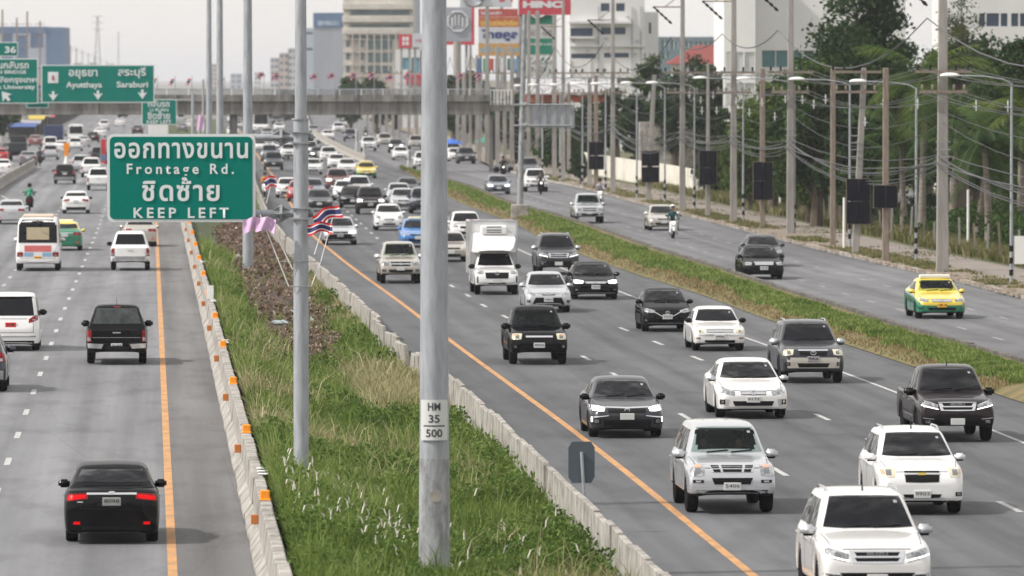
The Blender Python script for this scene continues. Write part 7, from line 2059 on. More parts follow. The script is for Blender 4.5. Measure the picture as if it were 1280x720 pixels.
# ------------------------------------------------------------------ motorcycles with riders
BIKE = {}
def bike(px, py, kind, body, jacket, helm, label_b, label_r, trousers=(.02,.02,.03), flip=False):
    p = G(px, py); h = heading(kind, p.x, p.y); rz = math.atan2(h.y, h.x)
    r = empty('motorcycle', p, rz, label_b, 'motorcycle', 'motorcycles on the roads')
    tm, rm, dm = wheel_meshes(.29, .10, .74)
    for x in (.62, -.60):
        o = link('wheel', dm, r, (x, 0, .29)); link('tyre', tm, o); link('rim', rm, o); o.scale = (1, .9, 1)
    pm = body
    mb = MB()
    sec = [(-.85,.05,.70,.80),(-.55,.13,.52,.80),(-.15,.15,.38,.76),(.10,.14,.24,.50),(.30,.15,.24,.46)]
    vs = []
    for x, hw_, z0, z1 in sec: vs += [(x,-hw_,z0),(x,hw_,z0),(x,hw_*.8,z1),(x,-hw_*.8,z1)]
    fs = [(0,1,2,3), (16,19,18,17)]
    for i in range(4):
        for k in range(4): a = i*4+k; b = i*4+(k+1) % 4; fs.append((a, b, b+4, a+4))
    mb.add(vs, fs); mb.build('body', pm, r, smooth=True, bev=.02)
    mb = MB(); mb.hexa([(.28,-.22,.25),(.42,-.2,.25),(.42,.2,.25),(.28,.22,.25),(.42,-.24,.95),(.60,-.10,.92),(.60,.10,.92),(.42,.24,.95)])
    mb.build('leg_shield', pm, r, bev=.03)
    mb = MB(); mb.tube([(.66,0,.3),(.52,0,.75),(.42,0,1.02)], .035, 6); mb.tube([(.36,-.36,1.04),(.44,-.12,1.02),(.44,.12,1.02),(.36,.36,1.04)], .018, 6)
    for sg in (1,-1): mb.tube([(.40,sg*.26,1.03),(.40,sg*.34,1.22)], .01, 4); mb.box(.385,.41,sg*.37-.07,sg*.37+.07,1.20,1.28)
    mb.build('fork_and_handlebar', M_dark, r)
    mb = MB(); mb.lathe([(.0,.0),(.075,.0),(.06,.06),(0.0,.075)], (.58,0,.86), 12, axis='x'); mb.build('headlight', M_lampon if kind != 'L' else M_lamp, r, smooth=True)
    mb = MB(); mb.box(-.88,-.05,-.15,.15,.78,.86); mb.build('seat', M_dark, r, bev=.03)
    mb = MB(); mb.box(-.93,-.87,-.09,.09,.66,.78); mb.build('tail_light', M_tail, r, bev=.01)
    mb = MB(); mb.hexa([(.50,-.07,.55),(.95,-.06,.42),(.95,.06,.42),(.50,.07,.55),(.45,-.08,.62),(.80,-.07,.66),(.80,.07,.66),(.45,.08,.62)]); mb.build('front_mudguard', pm, r, bev=.02)
    # rider
    q = empty('person', p, rz, label_r, 'person', 'motorcycle riders')
    Z = .92
    pts = [(-.25,0,Z),(-.24,0,Z+.18),(-.18,0,Z+.38),(-.14,0,Z+.50),(-.12,0,Z+.58),
           (-.15,.18,Z+.44),(.02,.26,Z+.20),(.32,.33,Z+.15),(-.15,-.18,Z+.44),(.02,-.26,Z+.20),(.32,-.33,Z+.15)]
    ed = [(0,1),(1,2),(2,3),(3,4),(3,5),(5,6),(6,7),(3,8),(8,9),(9,10)]
    skin_mesh('jacket', pts, ed, [.155,.145,.17,.09,.06,.085,.062,.045,.085,.062,.045], jacket, q)
    pts = [(-.25,0,Z-.03),(-.18,.12,Z-.06),(.20,.20,Z-.16),(.18,.19,.36),(.30,.19,.30),(-.18,-.12,Z-.06),(.20,-.20,Z-.16),(.18,-.19,.36),(.30,-.19,.30)]
    ed = [(0,1),(1,2),(2,3),(3,4),(0,5),(5,6),(6,7),(7,8)]
    skin_mesh('trousers', pts, ed, [.14,.105,.075,.05,.045,.105,.075,.05,.045], cloth('dark_trousers_%d' % int(trousers[2]*1000), trousers), q)
    for sg in (1, -1):
        pts = [(.33,sg*.34,Z+.15),(.39,sg*.34,Z+.145)]; pts += [(.44,sg*(.30+.02*k),Z+.14-.01*k) for k in range(4)] + [(.38,sg*.29,Z+.11)]
        pts2 = [(.455,sg*(.30+.022*k),Z+.105) for k in range(4)]
        n0 = len(pts); allp = pts + pts2
        ed = [(0,1)] + [(1,2+k) for k in range(4)] + [(1,6)] + [(2+k, n0+k) for k in range(4)]
        skin_mesh('hand', allp, ed, [.032,.036]+[.011]*4+[.012]+[.009]*4, M_skin, q)
        mb = MB(); mb.box(.16,.42,sg*.19-.045,sg*.19+.045,.24,.34); mb.build('shoe', M_dark, q, bev=.03)
    # head: neck, face and helmet
    mb = MB(); mb.lathe([(.0,-.15),(.055,-.13),(.085,-.06),(.095,.0),(.085,.07),(.05,.11),(0,.12)], (-.08,0,Z+.74), 12)
    mb.box(.005,.03,-.012,.012,Z+.70,Z+.74); mb.box(-.005,.012,-.045,-.02,Z+.745,Z+.76); mb.box(-.005,.012,.02,.045,Z+.745,Z+.76); mb.box(-.005,.01,-.025,.025,Z+.665,Z+.675)
    mb.tube([(-.12,0,Z+.54),(-.10,0,Z+.66)], .055, 8)
    mb.build('head', M_skin, q, smooth=True)
    mb = MB(); vs = []; nn = 16
    for j, (rr, zz) in enumerate([(.125,-.08),(.138,.0),(.135,.07),(.10,.135),(.05,.16),(.0,.165)]):
        for k in range(nn):
            a = 2*math.pi*k/nn; back = -.01
            zl = zz + (.07 if (j == 0 and math.cos(a) > .45) else 0)
            vs.append((-.095+rr*1.1*math.cos(a), rr*math.sin(a), Z+.76+zl))
    fs = [(i*nn+k, i*nn+(k+1) % nn, (i+1)*nn+(k+1) % nn, (i+1)*nn+k) for i in range(5) for k in range(nn)]
    mb.add(vs, fs); mb.build('helmet', helm, q, smooth=True)
    mb = MB(); vs = []
    for zz in (-.005, .075):
        for k in range(7):
            a = -1.0+2.0*k/6; vs.append((-.095+.157*math.cos(a), .142*math.sin(a), Z+.76+zz))
    mb.add(vs, [(k, k+1, k+8, k+7) for k in range(6)]); mb.build('visor', M_glassd, q, smooth=True)
    return r
bike(37, 264, 'L', P['black'], cloth('green_vest', (.05,.30,.18)), P['black'], 'dark motorcycle on the left road behind the silver sedan', 'person in a green vest riding away on the left road')
bike(50, 207, 'L', P['black'], cloth('dark_jacket', (.02,.025,.04)), P['black'], 'dark motorcycle at the nose of the left divider', 'person in dark clothes riding by the nose of the left divider')
bike(676, 243, 'F', P['black'], cloth('black_white_jacket', (.10,.09,.09)), P['black'], 'dark motorcycle in front of the white pickup', 'person in a dark jacket riding before the white pickup')
bike(750, 256, 'F', P['white'], cloth('pale_check_shirt', (.35,.33,.36)), P['black'], 'white motorcycle by the kerb right of the silver pickup', 'person with a black helmet and pale shirt riding by the kerb')
bike(841, 298, 'F', P['white'], cloth('teal_jacket', (.015,.07,.08)), P['white'], 'white scooter in front of the light gold sedan', 'person with a white helmet and dark teal jacket on the scooter')
bike(331, 246, 'R', P['white'], cloth('orange_vest', (.60,.24,.04)), P['dgrey'], 'white motorcycle at the median edge between the big sign and the sign pole', 'person in an orange vest riding beside the median behind the flags')
bike(629, 221, 'F', P['black'], cloth('black_shirt', (.015,.015,.02)), P['black'], 'dark motorcycle coupled to the street cart', 'person in black on the motorcycle beside the street cart')
bike(457, 175, 'C', P['black'], cloth('grey_jacket', (.06,.06,.07)), P['black'], 'tiny distant motorcycle left of the beige SUV', 'tiny distant person riding left of the beige SUV')
bike(473, 177, 'C', P['white'], cloth('black_shirt', (.015,.015,.02)), P['black'], 'tiny distant motorcycle just above the beige SUV', 'tiny distant person in black riding above the beige SUV')
# ------------------------------------------------------------------ vegetation
def quat_basis(n, tilt=1.0):
    """n random orthonormal pairs"""
    a = nr.normal(size=(n, 3)); a[:, 2] *= tilt; a /= np.linalg.norm(a, axis=1)[:, None]
    b = nr.normal(size=(n, 3)); b -= (a*b).sum(1)[:, None]*a; b /= np.linalg.norm(b, axis=1)[:, None]
    return a, b
def leaves(P_, size, elong=1.8):
    n = len(P_); a, b = quat_basis(n); s = (size*(.6+.8*nr.random(n)))[:, None]
    v = np.stack([P_-a*s*elong*.5, P_+b*s*.5, P_+a*s*elong*.5, P_-b*s*.5], 1).reshape(-1, 3)
    q = np.arange(n*4).reshape(-1, 4)
    return v, q
def blades(X, Y, Z, h, w_, lean=.45, fixed=None):
    n = len(X); az = nr.random(n)*2*np.pi; ln = lean*(.3+nr.random(n)); dx = np.cos(az); dy = np.sin(az)
    pa = nr.random(n)*np.pi; wx, wy = np.cos(pa)*w_*.5, np.sin(pa)*w_*.5
    p0 = np.stack([X, Y, Z], 1); side = np.stack([wx, wy, 0*wx], 1)
    m = p0+np.stack([dx*ln*h*.35, dy*ln*h*.35, h*.6], 1); t = p0+np.stack([dx*ln*h, dy*ln*h, h*(1-.25*ln)], 1)
    v = np.stack([p0-side, p0+side, m+side*.8, m-side*.8, t], 1).reshape(-1, 3)
    b = np.arange(n)[:, None]*5
    return v, b+np.array([[0, 1, 2, 3]]), b+np.array([[3, 2, 4]])
def merge(name, parts, m, kind='stuff'):
    V, Q, T, Rn = [], [], [], []; o = 0
    for v, q, t, r_ in parts:
        V.append(v); Rn.append(r_)
        if q is not None and len(q): Q.append(q+o)
        if t is not None and len(t): T.append(t+o)
        o += len(v)
    me = np_mesh(name, np.concatenate(V), np.concatenate(Q) if Q else None, np.concatenate(T) if T else None, m, np.concatenate(Rn))
    ob = link(name, me)
    if kind: ob['kind'] = kind
    return ob
M_grass = leaf_mat('grass_blades', [(.05,.096,.016), (.112,.178,.030), (.18,.248,.055), (.28,.31,.12)], scale=.5)
M_weed = leaf_mat('weed_leaves', [(.05,.10,.014), (.10,.168,.028), (.17,.235,.055)], scale=.45)
M_dry = leaf_mat('dry_grass', [(.20,.19,.08), (.36,.32,.17), (.50,.45,.28)], scale=.6)
M_plume = mat('seed_plume', (.66,.62,.55), .9)
def fbm(x, y, s, seed=0):
    r_ = np.random.default_rng(seed); z = 0
    for k in range(5):
        a, b, c_, d_ = r_.normal(size=4); f_ = s*(1.7**k); z = z+np.sin((x*a+y*b)*f_+c_*9)*np.cos((x*b-y*a)*f_*.8+d_*9)/(1.3**k)
    return z
def med_pts(n, y0, y1, u0=.0, u1=1.0):
    # density falls with distance
    t = nr.random(n); y = 1/(1/y0+(1/y1-1/y0)*t); u = u0+(u1-u0)*nr.random(n)
    return u, y, mpos(u, y), mz(u, y)
DIRT = lambda x, y: ((y > 216) & (y < 402) )
def u_of(x, y): a = LB(y)+.56; b = RB(y)-.12; return (x-a)/(b-a)
def dirtmask(u, y):
    c_ = np.interp(y, [212, 235, 280, 330, 410], [.50, .52, .55, .62, .66]); hw = np.interp(y, [208, 222, 250, 390, 430], [0, .24, .34, .30, 0])
    return np.abs(u-c_+.06*np.sin(y*.4)) < hw
# long grass
def drymask(u, y, x):
    nz1 = fbm(x, y, .35, 4); d_ = fbm(x, y, .16, 9)
    return (d_ > 1.45) | ((u > .58) & (y > 176) & (y < 207) & (nz1 > -.7)) | ((u < .34) & (y > 172) & (y < 235) & (d_ > .0)) | ((u > .8) & (y > 235) & (d_ > .3)) | ((u > .55) & (y < 128) & (d_ > .7))
u, y, x, z = med_pts(150000, 108, 330)
k = ~(dirtmask(u, y) & (nr.random(len(u)) < .93)); u, y, x, z = u[k], y[k], x[k], z[k]
nz_ = fbm(x, y, .35, 4); dryf = fbm(x, y, .16, 9)
edge = np.abs(u-.5)*2
h = (.30+.20*nz_.clip(-1, 1.4)+.24*nr.random(len(u))+.5*(nr.random(len(u)) < .05))*np.where(u > .85, .6, 1.); h = h.clip(.12, 1.1)
wd = .012+.00009*y
dry = drymask(u, y, x) & (nr.random(len(u)) < .86)
g_ = ~dry
parts = []
v, q, t = blades(x[g_], y[g_], z[g_], h[g_], wd[g_]); parts.append((v, q, t, np.repeat(nr.random(g_.sum())*.6+.2+.22*nz_[g_].clip(-1, 1), 5)))
tag(merge('long_grass', parts, M_grass), 'long green grass covering the median')
v, q, t = blades(x[dry], y[dry], z[dry], h[dry]*1.25, wd[dry]*.9, .7)
tag(merge('dry_grass', [(v, q, t, np.repeat(nr.random(dry.sum()), 5))], M_dry), 'patches of dry tan grass in the median')
# leafy weeds: low domes of small leaves
nd = 3000
u, y, x, z = med_pts(nd, 110, 300, .04, .97)
k = (fbm(x, y, .22, 21) > -.45) & ~dirtmask(u, y) & ~drymask(u, y, x); u, y, x, z = u[k], y[k], x[k], z[k]
PV = []; RV = []
for i in range(len(u)):
    r_ = .22+.38*rnd.random(); hh = .25+.40*rnd.random(); n = int(62*(130/y[i])**.7*(r_/.4)**1.3)+8
    a = nr.random(n)*2*np.pi; rr = r_*np.sqrt(nr.random(n)); zz = hh*np.sqrt((1-(rr/r_)**2).clip(0, 1))*(.55+.45*nr.random(n))
    PV.append(np.stack([x[i]+rr*np.cos(a), y[i]+rr*np.sin(a), z[i]+zz+.08], 1)); RV.append(np.full(n, .15+.7*rnd.random())+.25*(nr.random(n)-.5))
PV = np.concatenate(PV); RV = np.concatenate(RV)
v, q = leaves(PV, .030+.00016*PV[:, 1], 1.8)
tag(merge('leafy_weeds', [(v, q, None, np.repeat(RV, 4))], M_weed), 'low leafy weeds in the median')
print('weeds', len(PV))
# white seed plumes
pts = []
for i in range(125):
    if i < 130: uu = rnd.uniform(.1, .95); yy = rnd.uniform(117, 138)
    else: uu = rnd.uniform(.3, .9); yy = rnd.uniform(125, 165)
    if i < 85: uu = rnd.uniform(.02, .42); yy = rnd.uniform(121, 141)
    pts.append((uu, yy))
V = []; Q = []
for uu, yy in pts:
    X = float(mpos(uu, yy)); Z = float(mz(uu, yy))+rnd.uniform(.38, .72); L = rnd.uniform(.12, .24); a = rnd.uniform(-1, 1); r_ = .013
    p = [np.array([X, yy, Z]), np.array([X+.25*L*a, yy, Z+L*.6]), np.array([X+.8*L*a, yy-.02, Z+L*(.95-.25*abs(a))])]
    b = len(V)
    for j, pp in enumerate(p):
        rr = r_*(1, 1.2, .4)[j]
        V += [pp+[-rr, 0, 0], pp+[0, -rr, 0], pp+[rr, 0, 0], pp+[0, rr, 0]]
    for j in range(2):
        for k in range(4): Q.append((b+j*4+k, b+j*4+(k+1) % 4, b+j*4+4+(k+1) % 4, b+j*4+4+k))
me = np_mesh('seed_plumes', np.array(V), np.array(Q), None, M_plume, np.zeros(len(V)))
tag(link('seed_plumes', me), 'white seed plumes on the median grass', kind='stuff')
# mound of brown debris
yy_ = np.arange(208, 430, 1.2); V = []; Q = []; nu = 17
for y in yy_:
    c_ = np.interp(y, [212, 235, 280, 330, 410], [.50, .52, .55, .62, .66]); hw = float(np.interp(y, [208, 222, 250, 390, 430], [.05, .28, .38, .34, .05]))
    for j in range(nu):
        uu = c_-hw+2*hw*j/(nu-1); e_ = 1-abs(2*j/(nu-1)-1)**2.2
        V.append((float(mpos(uu, y)), y, float(mz(np.clip(uu, 0, 1), y))-.05+e_*(.30+.16*math.sin(y*.5)+.12*math.sin(y*1.7+j)+rnd.uniform(-.08, .10))))
for i in range(len(yy_)-1):
    for j in range(nu-1): a = i*nu+j; Q.append((a, a+1, a+1+nu, a+nu))
me = np_mesh('debris_mound', np.array(V), Q, None, mat('brown_debris', (.115,.072,.055), .95, col2=(.03,.022,.018), scale=2.2, bump=.8, detail=9), np.zeros(len(V)))
tag(link('debris_mound', me), 'mound of brown rubble and dead plants in the median', kind='stuff')
n = 42000; Va = np.array(V); ii = nr.integers(0, len(Va), n); Pn = Va[ii]+nr.normal(size=(n, 3))*[.35, .7, .04]+[0, 0, .05]
v, q = leaves(Pn, np.full(n, .06), 2.6)
M_deb = leaf_mat('debris_bits', [(.06,.036,.024), (.14,.085,.055), (.22,.15,.105), (.34,.28,.23)], scale=.8, trans=.0)
tag(merge('debris_bits', [(v, q, None, np.repeat(nr.random(n)**1.5, 4))], M_deb), 'loose sticks and clods on the brown mound')
n = 90; ii = nr.integers(0, len(Va), n); Pn = Va[ii]+[0, 0, .1]; v, q = leaves(Pn, np.full(n, .14), 1.8)
me = np_mesh('litter', v, q, None, mat('pale_litter', (.5,.5,.5), .7, var=.3), np.zeros(len(v))); tag(link('litter', me), 'scraps of pale litter on the brown mound', kind='stuff')
g = G(350, 405, .3); bm = bmesh.new(); bmesh.ops.create_icosphere(bm, subdivisions=2, radius=.17)
for v_ in bm.verts: v_.co = Vector((v_.co.x*1.6, v_.co.y*.8, v_.co.z*.4))+Vector((rnd.uniform(-.05, .05), 0, rnd.uniform(-.05, .05)))
me = bpy.data.meshes.new('plastic_sack'); bm.to_mesh(me); bm.free(); me.materials.append(mat('pale_plastic', (.4,.45,.48), .3)); tag(link('plastic_sack', me, loc=g+Vector((0, 0, .05))), 'pale crumpled plastic sack at the lower edge of the brown mound', 'sack')

# grass strip and verge vegetation
def strip_pts(n, fa, fb, y0, y1, zf):
    t = nr.random(n); y = 1/(1/y0+(1/y1-1/y0)*t); u = nr.random(n); a, b = fa(y), fb(y); return a+(b-a)*u, y, u, zf(u, y)
x, y, u, z = strip_pts(90000, GL, lambda q: GR(q)-.18, 190, 656, lambda u, y: gz(u, y)-.03)
k = nr.random(len(u)) < np.clip(u*4, .25, 1); x, y, u, z = x[k], y[k], u[k], z[k]
brown = (u+.12*nr.random(len(u))-.06+.1*fbm(x, y, .1, 3)) < .24
h = np.where(brown, .04, .15)*np.where(u > .88, .3, 1)+.09*np.where(u > .88, .5, 1)*nr.random(len(u))+.06*fbm(x, y, .3, 8).clip(-1, 1); h = h.clip(.05, .6); wd = .016+.00011*y
v, q, t = blades(x[~brown], y[~brown], z[~brown], h[~brown], wd[~brown]); tag(merge('verge_grass', [(v, q, t, np.repeat(nr.random((~brown).sum()), 5))], M_grass), 'green grass on the strip between main and frontage road')
M_brn = leaf_mat('brown_edge_grass', [(.15,.11,.05), (.24,.17,.08), (.32,.25,.13), (.18,.20,.07)], scale=.3)
v, q, t = blades(x[brown], y[brown], z[brown], h[brown], wd[brown]); tag(merge('verge_dry_grass', [(v, q, t, np.repeat(nr.random(brown.sum()), 5))], M_brn), 'short brown grass along the left edge of the grass strip')
# roadside weeds by the kerb, and beyond the path
def weedband(name, label, n, o0, o1, y0, y1, hh, m, thr=-.2, sd=5, sc=.12):
    x, y, u, z = strip_pts(n, off(CU, o0), off(CU, o1), y0, y1, lambda u, y: u*0+.11)
    k = (fbm(x, y, sc, sd)+.5*nr.random(len(x)) > thr); x, y, z = x[k], y[k], z[k]
    h = (hh*(.4+.8*nr.random(len(x)))).clip(.05, 3); v, q, t = blades(x, y, z, h, .02+.00012*y, .5); tag(merge(name, [(v, q, t, np.repeat(nr.random(len(x)), 5))], m), label)
M_mix = leaf_mat('mixed_roadside_grass', [(.06,.08,.02), (.11,.13,.035), (.20,.18,.08), (.30,.25,.14)], scale=.3)
weedband('roadside_grass', 'patchy grass between the kerb and the path', 42000, .3, 2.1, 255, 620, .16, M_mix, .25, 5)
weedband('path_weeds', 'small weeds growing through the dusty path', 9000, 2.3, 5.0, 255, 560, .10, M_mix, .55, 12)
weedband('roadside_weeds', 'weeds beyond the path', 60000, 5.4, 9.5, 270, 560, .55, M_mix, -.8, 6)
# stones and rubble along the kerb
n = 1300; y = 1/(1/262+(1/560-1/262)*nr.random(n)); x = CU(y)-.1+np.abs(nr.normal(size=n))*.35
V = []; Q = []
for i in range(n):
    s = rnd.uniform(.03, .12); b = len(V); c_ = (x[i], y[i], .15)
    for (a_, b_, d_) in ((-1,-1,-1),(1,-1,-1),(1,1,-1),(-1,1,-1),(-.7,-.6,.6),(.6,-.7,.5),(.5,.6,.7),(-.6,.7,.4)): V.append((c_[0]+a_*s*rnd.uniform(.7, 1.3), c_[1]+b_*s*1.3, c_[2]+d_*s*.6))
    Q += [(b, b+1, b+5, b+4), (b+1, b+2, b+6, b+5), (b+2, b+3, b+7, b+6), (b+3, b, b+4, b+7), (b+4, b+5, b+6, b+7)]
me = np_mesh('kerb_rubble', np.array(V), Q, None, M_dirt, np.zeros(len(V))); tag(link('kerb_rubble', me), 'broken stones along the kerb', kind='stuff')

# trees ------------------------------------------------------------------
M_bark = mat('bark', (.10,.08,.06), .95, var=.3, scale=3, mapsc=(3, 3, .6))
M_palmbark = mat('palm_bark', (.22,.19,.16), .95, var=.3, scale=2, mapsc=(1, 1, 5), bump=.4)
LM = [leaf_mat('dark_leaves', [(.010,.027,.007), (.026,.058,.012), (.055,.098,.022)], scale=.25),
      leaf_mat('mid_leaves', [(.014,.035,.006), (.035,.075,.012), (.07,.12,.022)], scale=.25),
      leaf_mat('yellow_green_leaves', [(.03,.06,.008), (.07,.12,.016), (.13,.17,.03)], scale=.3),
      leaf_mat('grey_green_leaves', [(.03,.045,.022), (.06,.085,.04), (.10,.125,.065)], scale=.3)]
def tree(label, base, H, W_, kind=0, nleaf=9000, ls=.16, low=.12, clumps=38, group=None, D=None, open_=.0):
    o = empty('tree', base, 0, label, 'tree', group); D = D or W_*.8; mb = MB(); r0 = .05*H**.9
    mb.tube([(0, 0, -.2), (.1, 0, H*.2), (-.15, .1, H*.45), (.1, 0, H*.72)], [r0, r0*.8, r0*.55, r0*.2], 8)
    cs = []
    for i in range(clumps):
        for _ in range(20):
            p = nr.normal(size=3); p /= np.linalg.norm(p); p *= nr.random()**.4
            if open_ and nr.random() < open_*.3: continue
            break
        cz = low*H+(1-low)*H*(.5+.46*p[2]); cr = (.5+.5*math.sin(math.pi*min(1, max(0, (cz/H-low)/(1-low)))**.7))
        cs.append((p[0]*W_*.44*cr+nr.normal()*.2, p[1]*D*.44*cr, cz, (W_*.135)*(.55+.75*nr.random())))
    for c_ in cs[:14]: mb.tube([(0, 0, max(.3, min(c_[2]*.55, H*.6))), (c_[0]*.5, c_[1]*.5, c_[2]*.8), (c_[0], c_[1], c_[2])], [r0*.35, r0*.18, .02], 5)
    mb.build('trunk', M_bark, o, smooth=True)
    per = max(20, nleaf//clumps); PP = []; RR = []
    for (cx, cy, cz, r_) in cs:
        d_ = nr.normal(size=(per, 3)); d_ /= np.linalg.norm(d_, axis=1)[:, None]; rr = r_*(nr.random(per)**.33)[:, None]*(1+.25*nr.normal(size=(per, 1)))
        p = d_*rr*[1.15, 1.15, .8]+[cx, cy, cz]; PP.append(p); RR.append(np.full(per, .2+.55*nr.random())+.3*(nr.random(per)-.4))
    PP = np.concatenate(PP); RR = np.concatenate(RR); PP[:, 2] = np.maximum(PP[:, 2], .1)
    v, q = leaves(PP, np.full(len(PP), ls), 1.7)
    me = np_mesh('crown', v, q, None, LM[kind], np.repeat(RR, 4)); link('crown', me, o); return o
def palm(label, base, H, fl=3.0, nf=22, lean=.3, kind=1, group=None):
    o = empty('palm_tree', base, 0, label, 'palm tree', group); mb = MB(); mb.tube([(0, 0, -.2), (lean*.2, 0, H*.3), (lean*.6, 0, H*.7), (lean, 0, H)], [.26, .19, .15, .13], 10); mb.build('trunk', M_palmbark, o, smooth=True)
    V = []; Q = []; T = []; RR = []
    for k in range(nf):
        az = 2*math.pi*k/nf+rnd.uniform(-.2, .2); el = rnd.uniform(-.5, 1.25); L = fl*rnd.uniform(.8, 1.1); droop = rnd.uniform(.5, 1.0)
        dx, dy = math.cos(az), math.sin(az); p = Vector((lean, 0, H)); n = 16; rc = rnd.random()
        prev = p.copy(); e = el
        for i in range(n):
            e -= droop*1.5/n; d_ = Vector((dx*math.cos(e), dy*math.cos(e), math.sin(e))); q_ = prev+d_*(L/n); sd = Vector((-dy, dx, 0)); up = sd.cross(d_)
            for sg in (-1, 1):
                for s_ in (0, .5):
                    ll = (.62*math.sin(math.pi*(i+s_+.8)/(n+1.2))**.6+.05)*fl/3; tip = prev.lerp(q_, s_)+sd*sg*ll*.8+d_*ll*.45-Vector((0, 0, ll*rnd.uniform(.2, .6))); c0 = prev.lerp(q_, s_); b = len(V)
                    V += [c0-d_*.035, c0+d_*.035, tip+d_*.008, tip-d_*.008]; Q.append((b, b+1, b+2, b+3)); RR += [rc*.8+rnd.random()*.2]*4
            b = len(V); V += [prev-sd*.03, prev+sd*.03, q_+sd*.025, q_-sd*.025]; Q.append((b, b+1, b+2, b+3)); RR += [1.0]*4
            prev = q_
    me = np_mesh('crown', np.array([tuple(v) for v in V]), Q, None, LM[kind], np.array(RR)); link('crown', me, o)
    mb = MB()
    for k in range(7): a = k*.9; mb.lathe([(.0, -.14), (.12, -.05), (.12, .05), (0, .13)], (lean+.24*math.cos(a), .24*math.sin(a), H-.3), 8)
    mb.build('coconut', LM[2], o, smooth=True); return o
def TG(px, Y): p = S(px, 300, Y); return Vector((p.x, Y, .1))
def TH(py, Y): return S(0, py, Y).z
# (label, px, Y, top py, width m, kind, leaves)
TR = [('tall dark tree rising above the picture right of the white wall building', 1085, 430, -45, 8.0, 0, 13000, .25, .2),
 ('broad dark tree under the tall dark tree', 1048, 415, 18, 7.2, 0, 9000, .0, .17),
 ('round mid green tree left of the tall power pole', 1020, 400, 68, 5.6, 1, 8000, 0, .17),
 ('light green bushy tree at the foot of the white building', 965, 440, 90, 5.0, 2, 8000, 0, .16),
 ('bright green shrub tree behind the third tall pole', 938, 452, 122, 4.6, 2, 7000, 0, .15),
 ('dark hedge tree behind the black board', 990, 425, 88, 5.4, 1, 8000, 0, .16),
 ('dark tree between the two brown poles', 1062, 395, 130, 4.6, 0, 9000, 0, .16),
 ('feathery grey green tree right of the tallest power pole', 1200, 430, -10, 4.5, 3, 4200, .3, .12),
 ('dense dark green tree filling the right edge', 1262, 395, 36, 5.0, 0, 10000, 0, .15),
 ('broad tree behind the tallest power pole', 1176, 450, 38, 6.5, 1, 9000, .05, .17),
 ('low dark tree between the palms', 1150, 400, 118, 4.6, 0, 9000, 0, .16),
 ('round grey green tree above the concrete block', 812, 640, 66, 4.2, 1, 6500, .1, .2),
 ('dark bush in front of the grey teal building', 842, 600, 84, 4.4, 0, 6000, 0, .2),
 ('dark green tree below the red roof', 890, 560, 79, 4.0, 0, 7000, 0, .19),
 ('round bush right of the red roof house', 905, 540, 134, 2.4, 1, 4000, 0, .16),
 ('small tree left of the tallest white building pole', 770, 660, 92, 3.4, 0, 4500, .1, .2),
 ('dark bush behind the ribbed sign', 735, 640, 125, 4.6, 0, 5000, 0, .2),
 ('green bush by the white boundary wall', 795, 610, 120, 4.0, 0, 5000, 0, .2),
 ('shrub at the end of the white wall', 893, 500, 190, 3.2, 1, 5000, 0, .14),
 ('leafy shrub by the brown board pole', 925, 470, 195, 3.4, 2, 5000, 0, .13),
 ('dark shrub behind the leaning pole', 1085, 385, 190, 3.4, 1, 6000, 0, .13),
 ('green shrub left of the pale pipe post', 1010, 410, 175, 4.0, 2, 6500, 0, .13),
 ('dark tree at the far right behind the notice board', 1285, 372, 150, 4.0, 0, 8000, 0, .14),
 ('dark green tree mass behind the palms', 1228, 440, 44, 7.5, 0, 10000, 0, .18),
 ('dark leafy tree left of the tallest power pole', 1122, 455, 18, 8.0, 0, 10000, 0, .18),
 ('far tree left of the showroom board', 590, 900, 88, 5.0, 1, 3000, 0, .3),
 ('far tree below the round emblem board', 566, 880, 86, 4.0, 0, 2500, 0, .3),
 ('hazy tree at the foot of the cream high rise', 470, 1100, 92, 6.0, 0, 2500, 0, .4),
 ('hazy tree left of the white showroom', 438, 1080, 92, 6.0, 1, 2500, 0, .4),
 ('round hedge bush near the white wall start', 725, 560, 187, 1.7, 0, 3000, 0, .12),
 ('low bush in the gap under the ribbed sign', 700, 620, 165, 4.4, 1, 4000, 0, .2)]
for lb, px, Y, tp, W_, kd, nl, op, ls in TR: tree(lb, TG(px, Y), TH(tp, Y), W_, kd, int(nl*1.5), ls*.95, open_=op, clumps=46)
r3 = random.Random(5)
for i, (px, Y) in enumerate([(1000, 470), (1035, 480), (1180, 480), (1270, 470), (1310, 440), (870, 640), (840, 680), (920, 600), (1100, 500), (1240, 520), (1065, 470), (1145, 470), (1215, 475), (1080, 440), (1160, 500)]):
    tree('dark background tree in the green wall behind the power poles', TG(px, Y), TH(100-r3.random()*34, Y), 6.5, 0, 6500, .24, group='background trees behind the power poles')
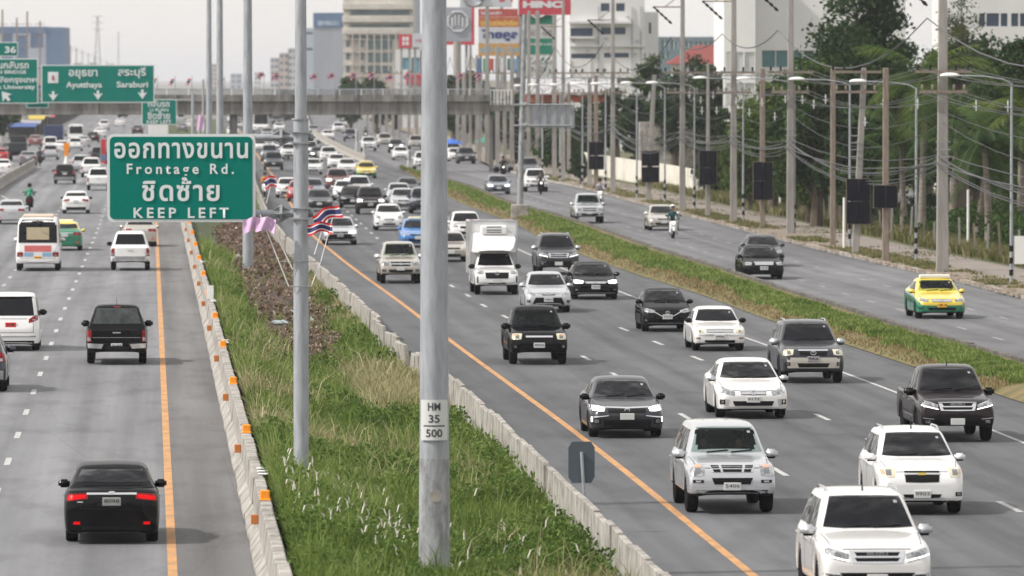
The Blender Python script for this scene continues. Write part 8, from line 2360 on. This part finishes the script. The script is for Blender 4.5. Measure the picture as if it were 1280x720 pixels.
for i, (px, Y, tp, L, n, ln, lb) in enumerate([(1152, 378, 98, 4.6, 30, .2, 'coconut palm with long arching fronds left of the tallest power pole'), (1222, 352, 205, 3.2, 22, .5, 'coconut palm with pale trunk right of the tallest power pole'),
        (1237, 347, 178, 3.2, 22, -.3, 'second coconut palm with pale trunk by the slanted post'), (1275, 350, 140, 3.4, 22, .1, 'palm at the right edge above the notice board'), (1112, 388, 205, 2.8, 18, .2, 'low palm behind the tin shed'), (1190, 372, 150, 4.0, 22, .3, 'palm directly behind the tallest power pole'), (1130, 384, 175, 3.6, 20, -.2, 'palm above the tin shed'), (1255, 420, 105, 3.4, 20, 0, 'tall palm in front of the dark tree at the right')]):
    palm(lb, TG(px, Y), TH(tp, Y), L, n, ln, kind=2 if i in (0, 3) else 1)
for i in range(13):
    Yk = 660+i*42; X_ = float(CU(Yk))+6.5+r3.uniform(0, 2)
    tree('dark roadside tree behind the crowded columns right of the footbridge', Vector((X_, Yk, .1)), r3.uniform(5.5, 8), 6, 0, 3000, .28, group='roadside trees behind the columns')
# far tree lines under and beyond the bridge
for i in range(12):
    Yk = 900+i*110; px = 640+F*(-.0523*Yk-20+r3.uniform(-3, 3))/Yk
    tree('hazy tree in the distant row left of the left road', Vector(((px-640)*Yk/F, Yk, 0)), r3.uniform(6, 10), 8, 0, 1600, .5, group='hazy trees left of the left road')
for i, (px, Yk, h_) in enumerate(((150, 1500, 5), (160, 1700, 6), (356, 1600, 6), (350, 1400, 4))):
    tree('hazy median tree far under the bridge', Vector(((px-640)*Yk/F, Yk, 0)), h_, 7, 1, 1500, .5, group='hazy median trees under the bridge')
# climbing greenery: undergrowth band behind the fence
n = 60000; y = 1/(1/285+(1/560-1/285)*nr.random(n)); x = CU(y)+8.0+nr.random(n)*3.0; hm = 1.4+.7*fbm(x, y, .12, 31).clip(-1, 1.5); z = nr.random(n)**.8*hm+.1
v, q = leaves(np.stack([x, y, z], 1), np.full(n, .12), 1.7); tag(merge('undergrowth', [(v, q, None, np.repeat(nr.random(n), 4))], LM[1]), 'leafy undergrowth behind the fence posts')

# ------------------------------------------------------------------ haze: the air of the place
mh = bpy.data.materials.new('haze_air'); mh.use_nodes = True; n_ = mh.node_tree.nodes; n_.remove(n_['Principled BSDF'])
pv = n_.new('ShaderNodeVolumePrincipled'); pv.inputs['Density'].default_value = HAZE; pv.inputs['Color'].default_value = (.93, .95, 1.0, 1); pv.inputs['Anisotropy'].default_value = 0.0
mh.node_tree.links.new(pv.outputs[0], n_['Material Output'].inputs['Volume'])
mb = MB(); mb.box(-9500, 9500, -300, 26500, -1.4, 48); o = mb.build('haze', mh); o['kind'] = 'stuff'
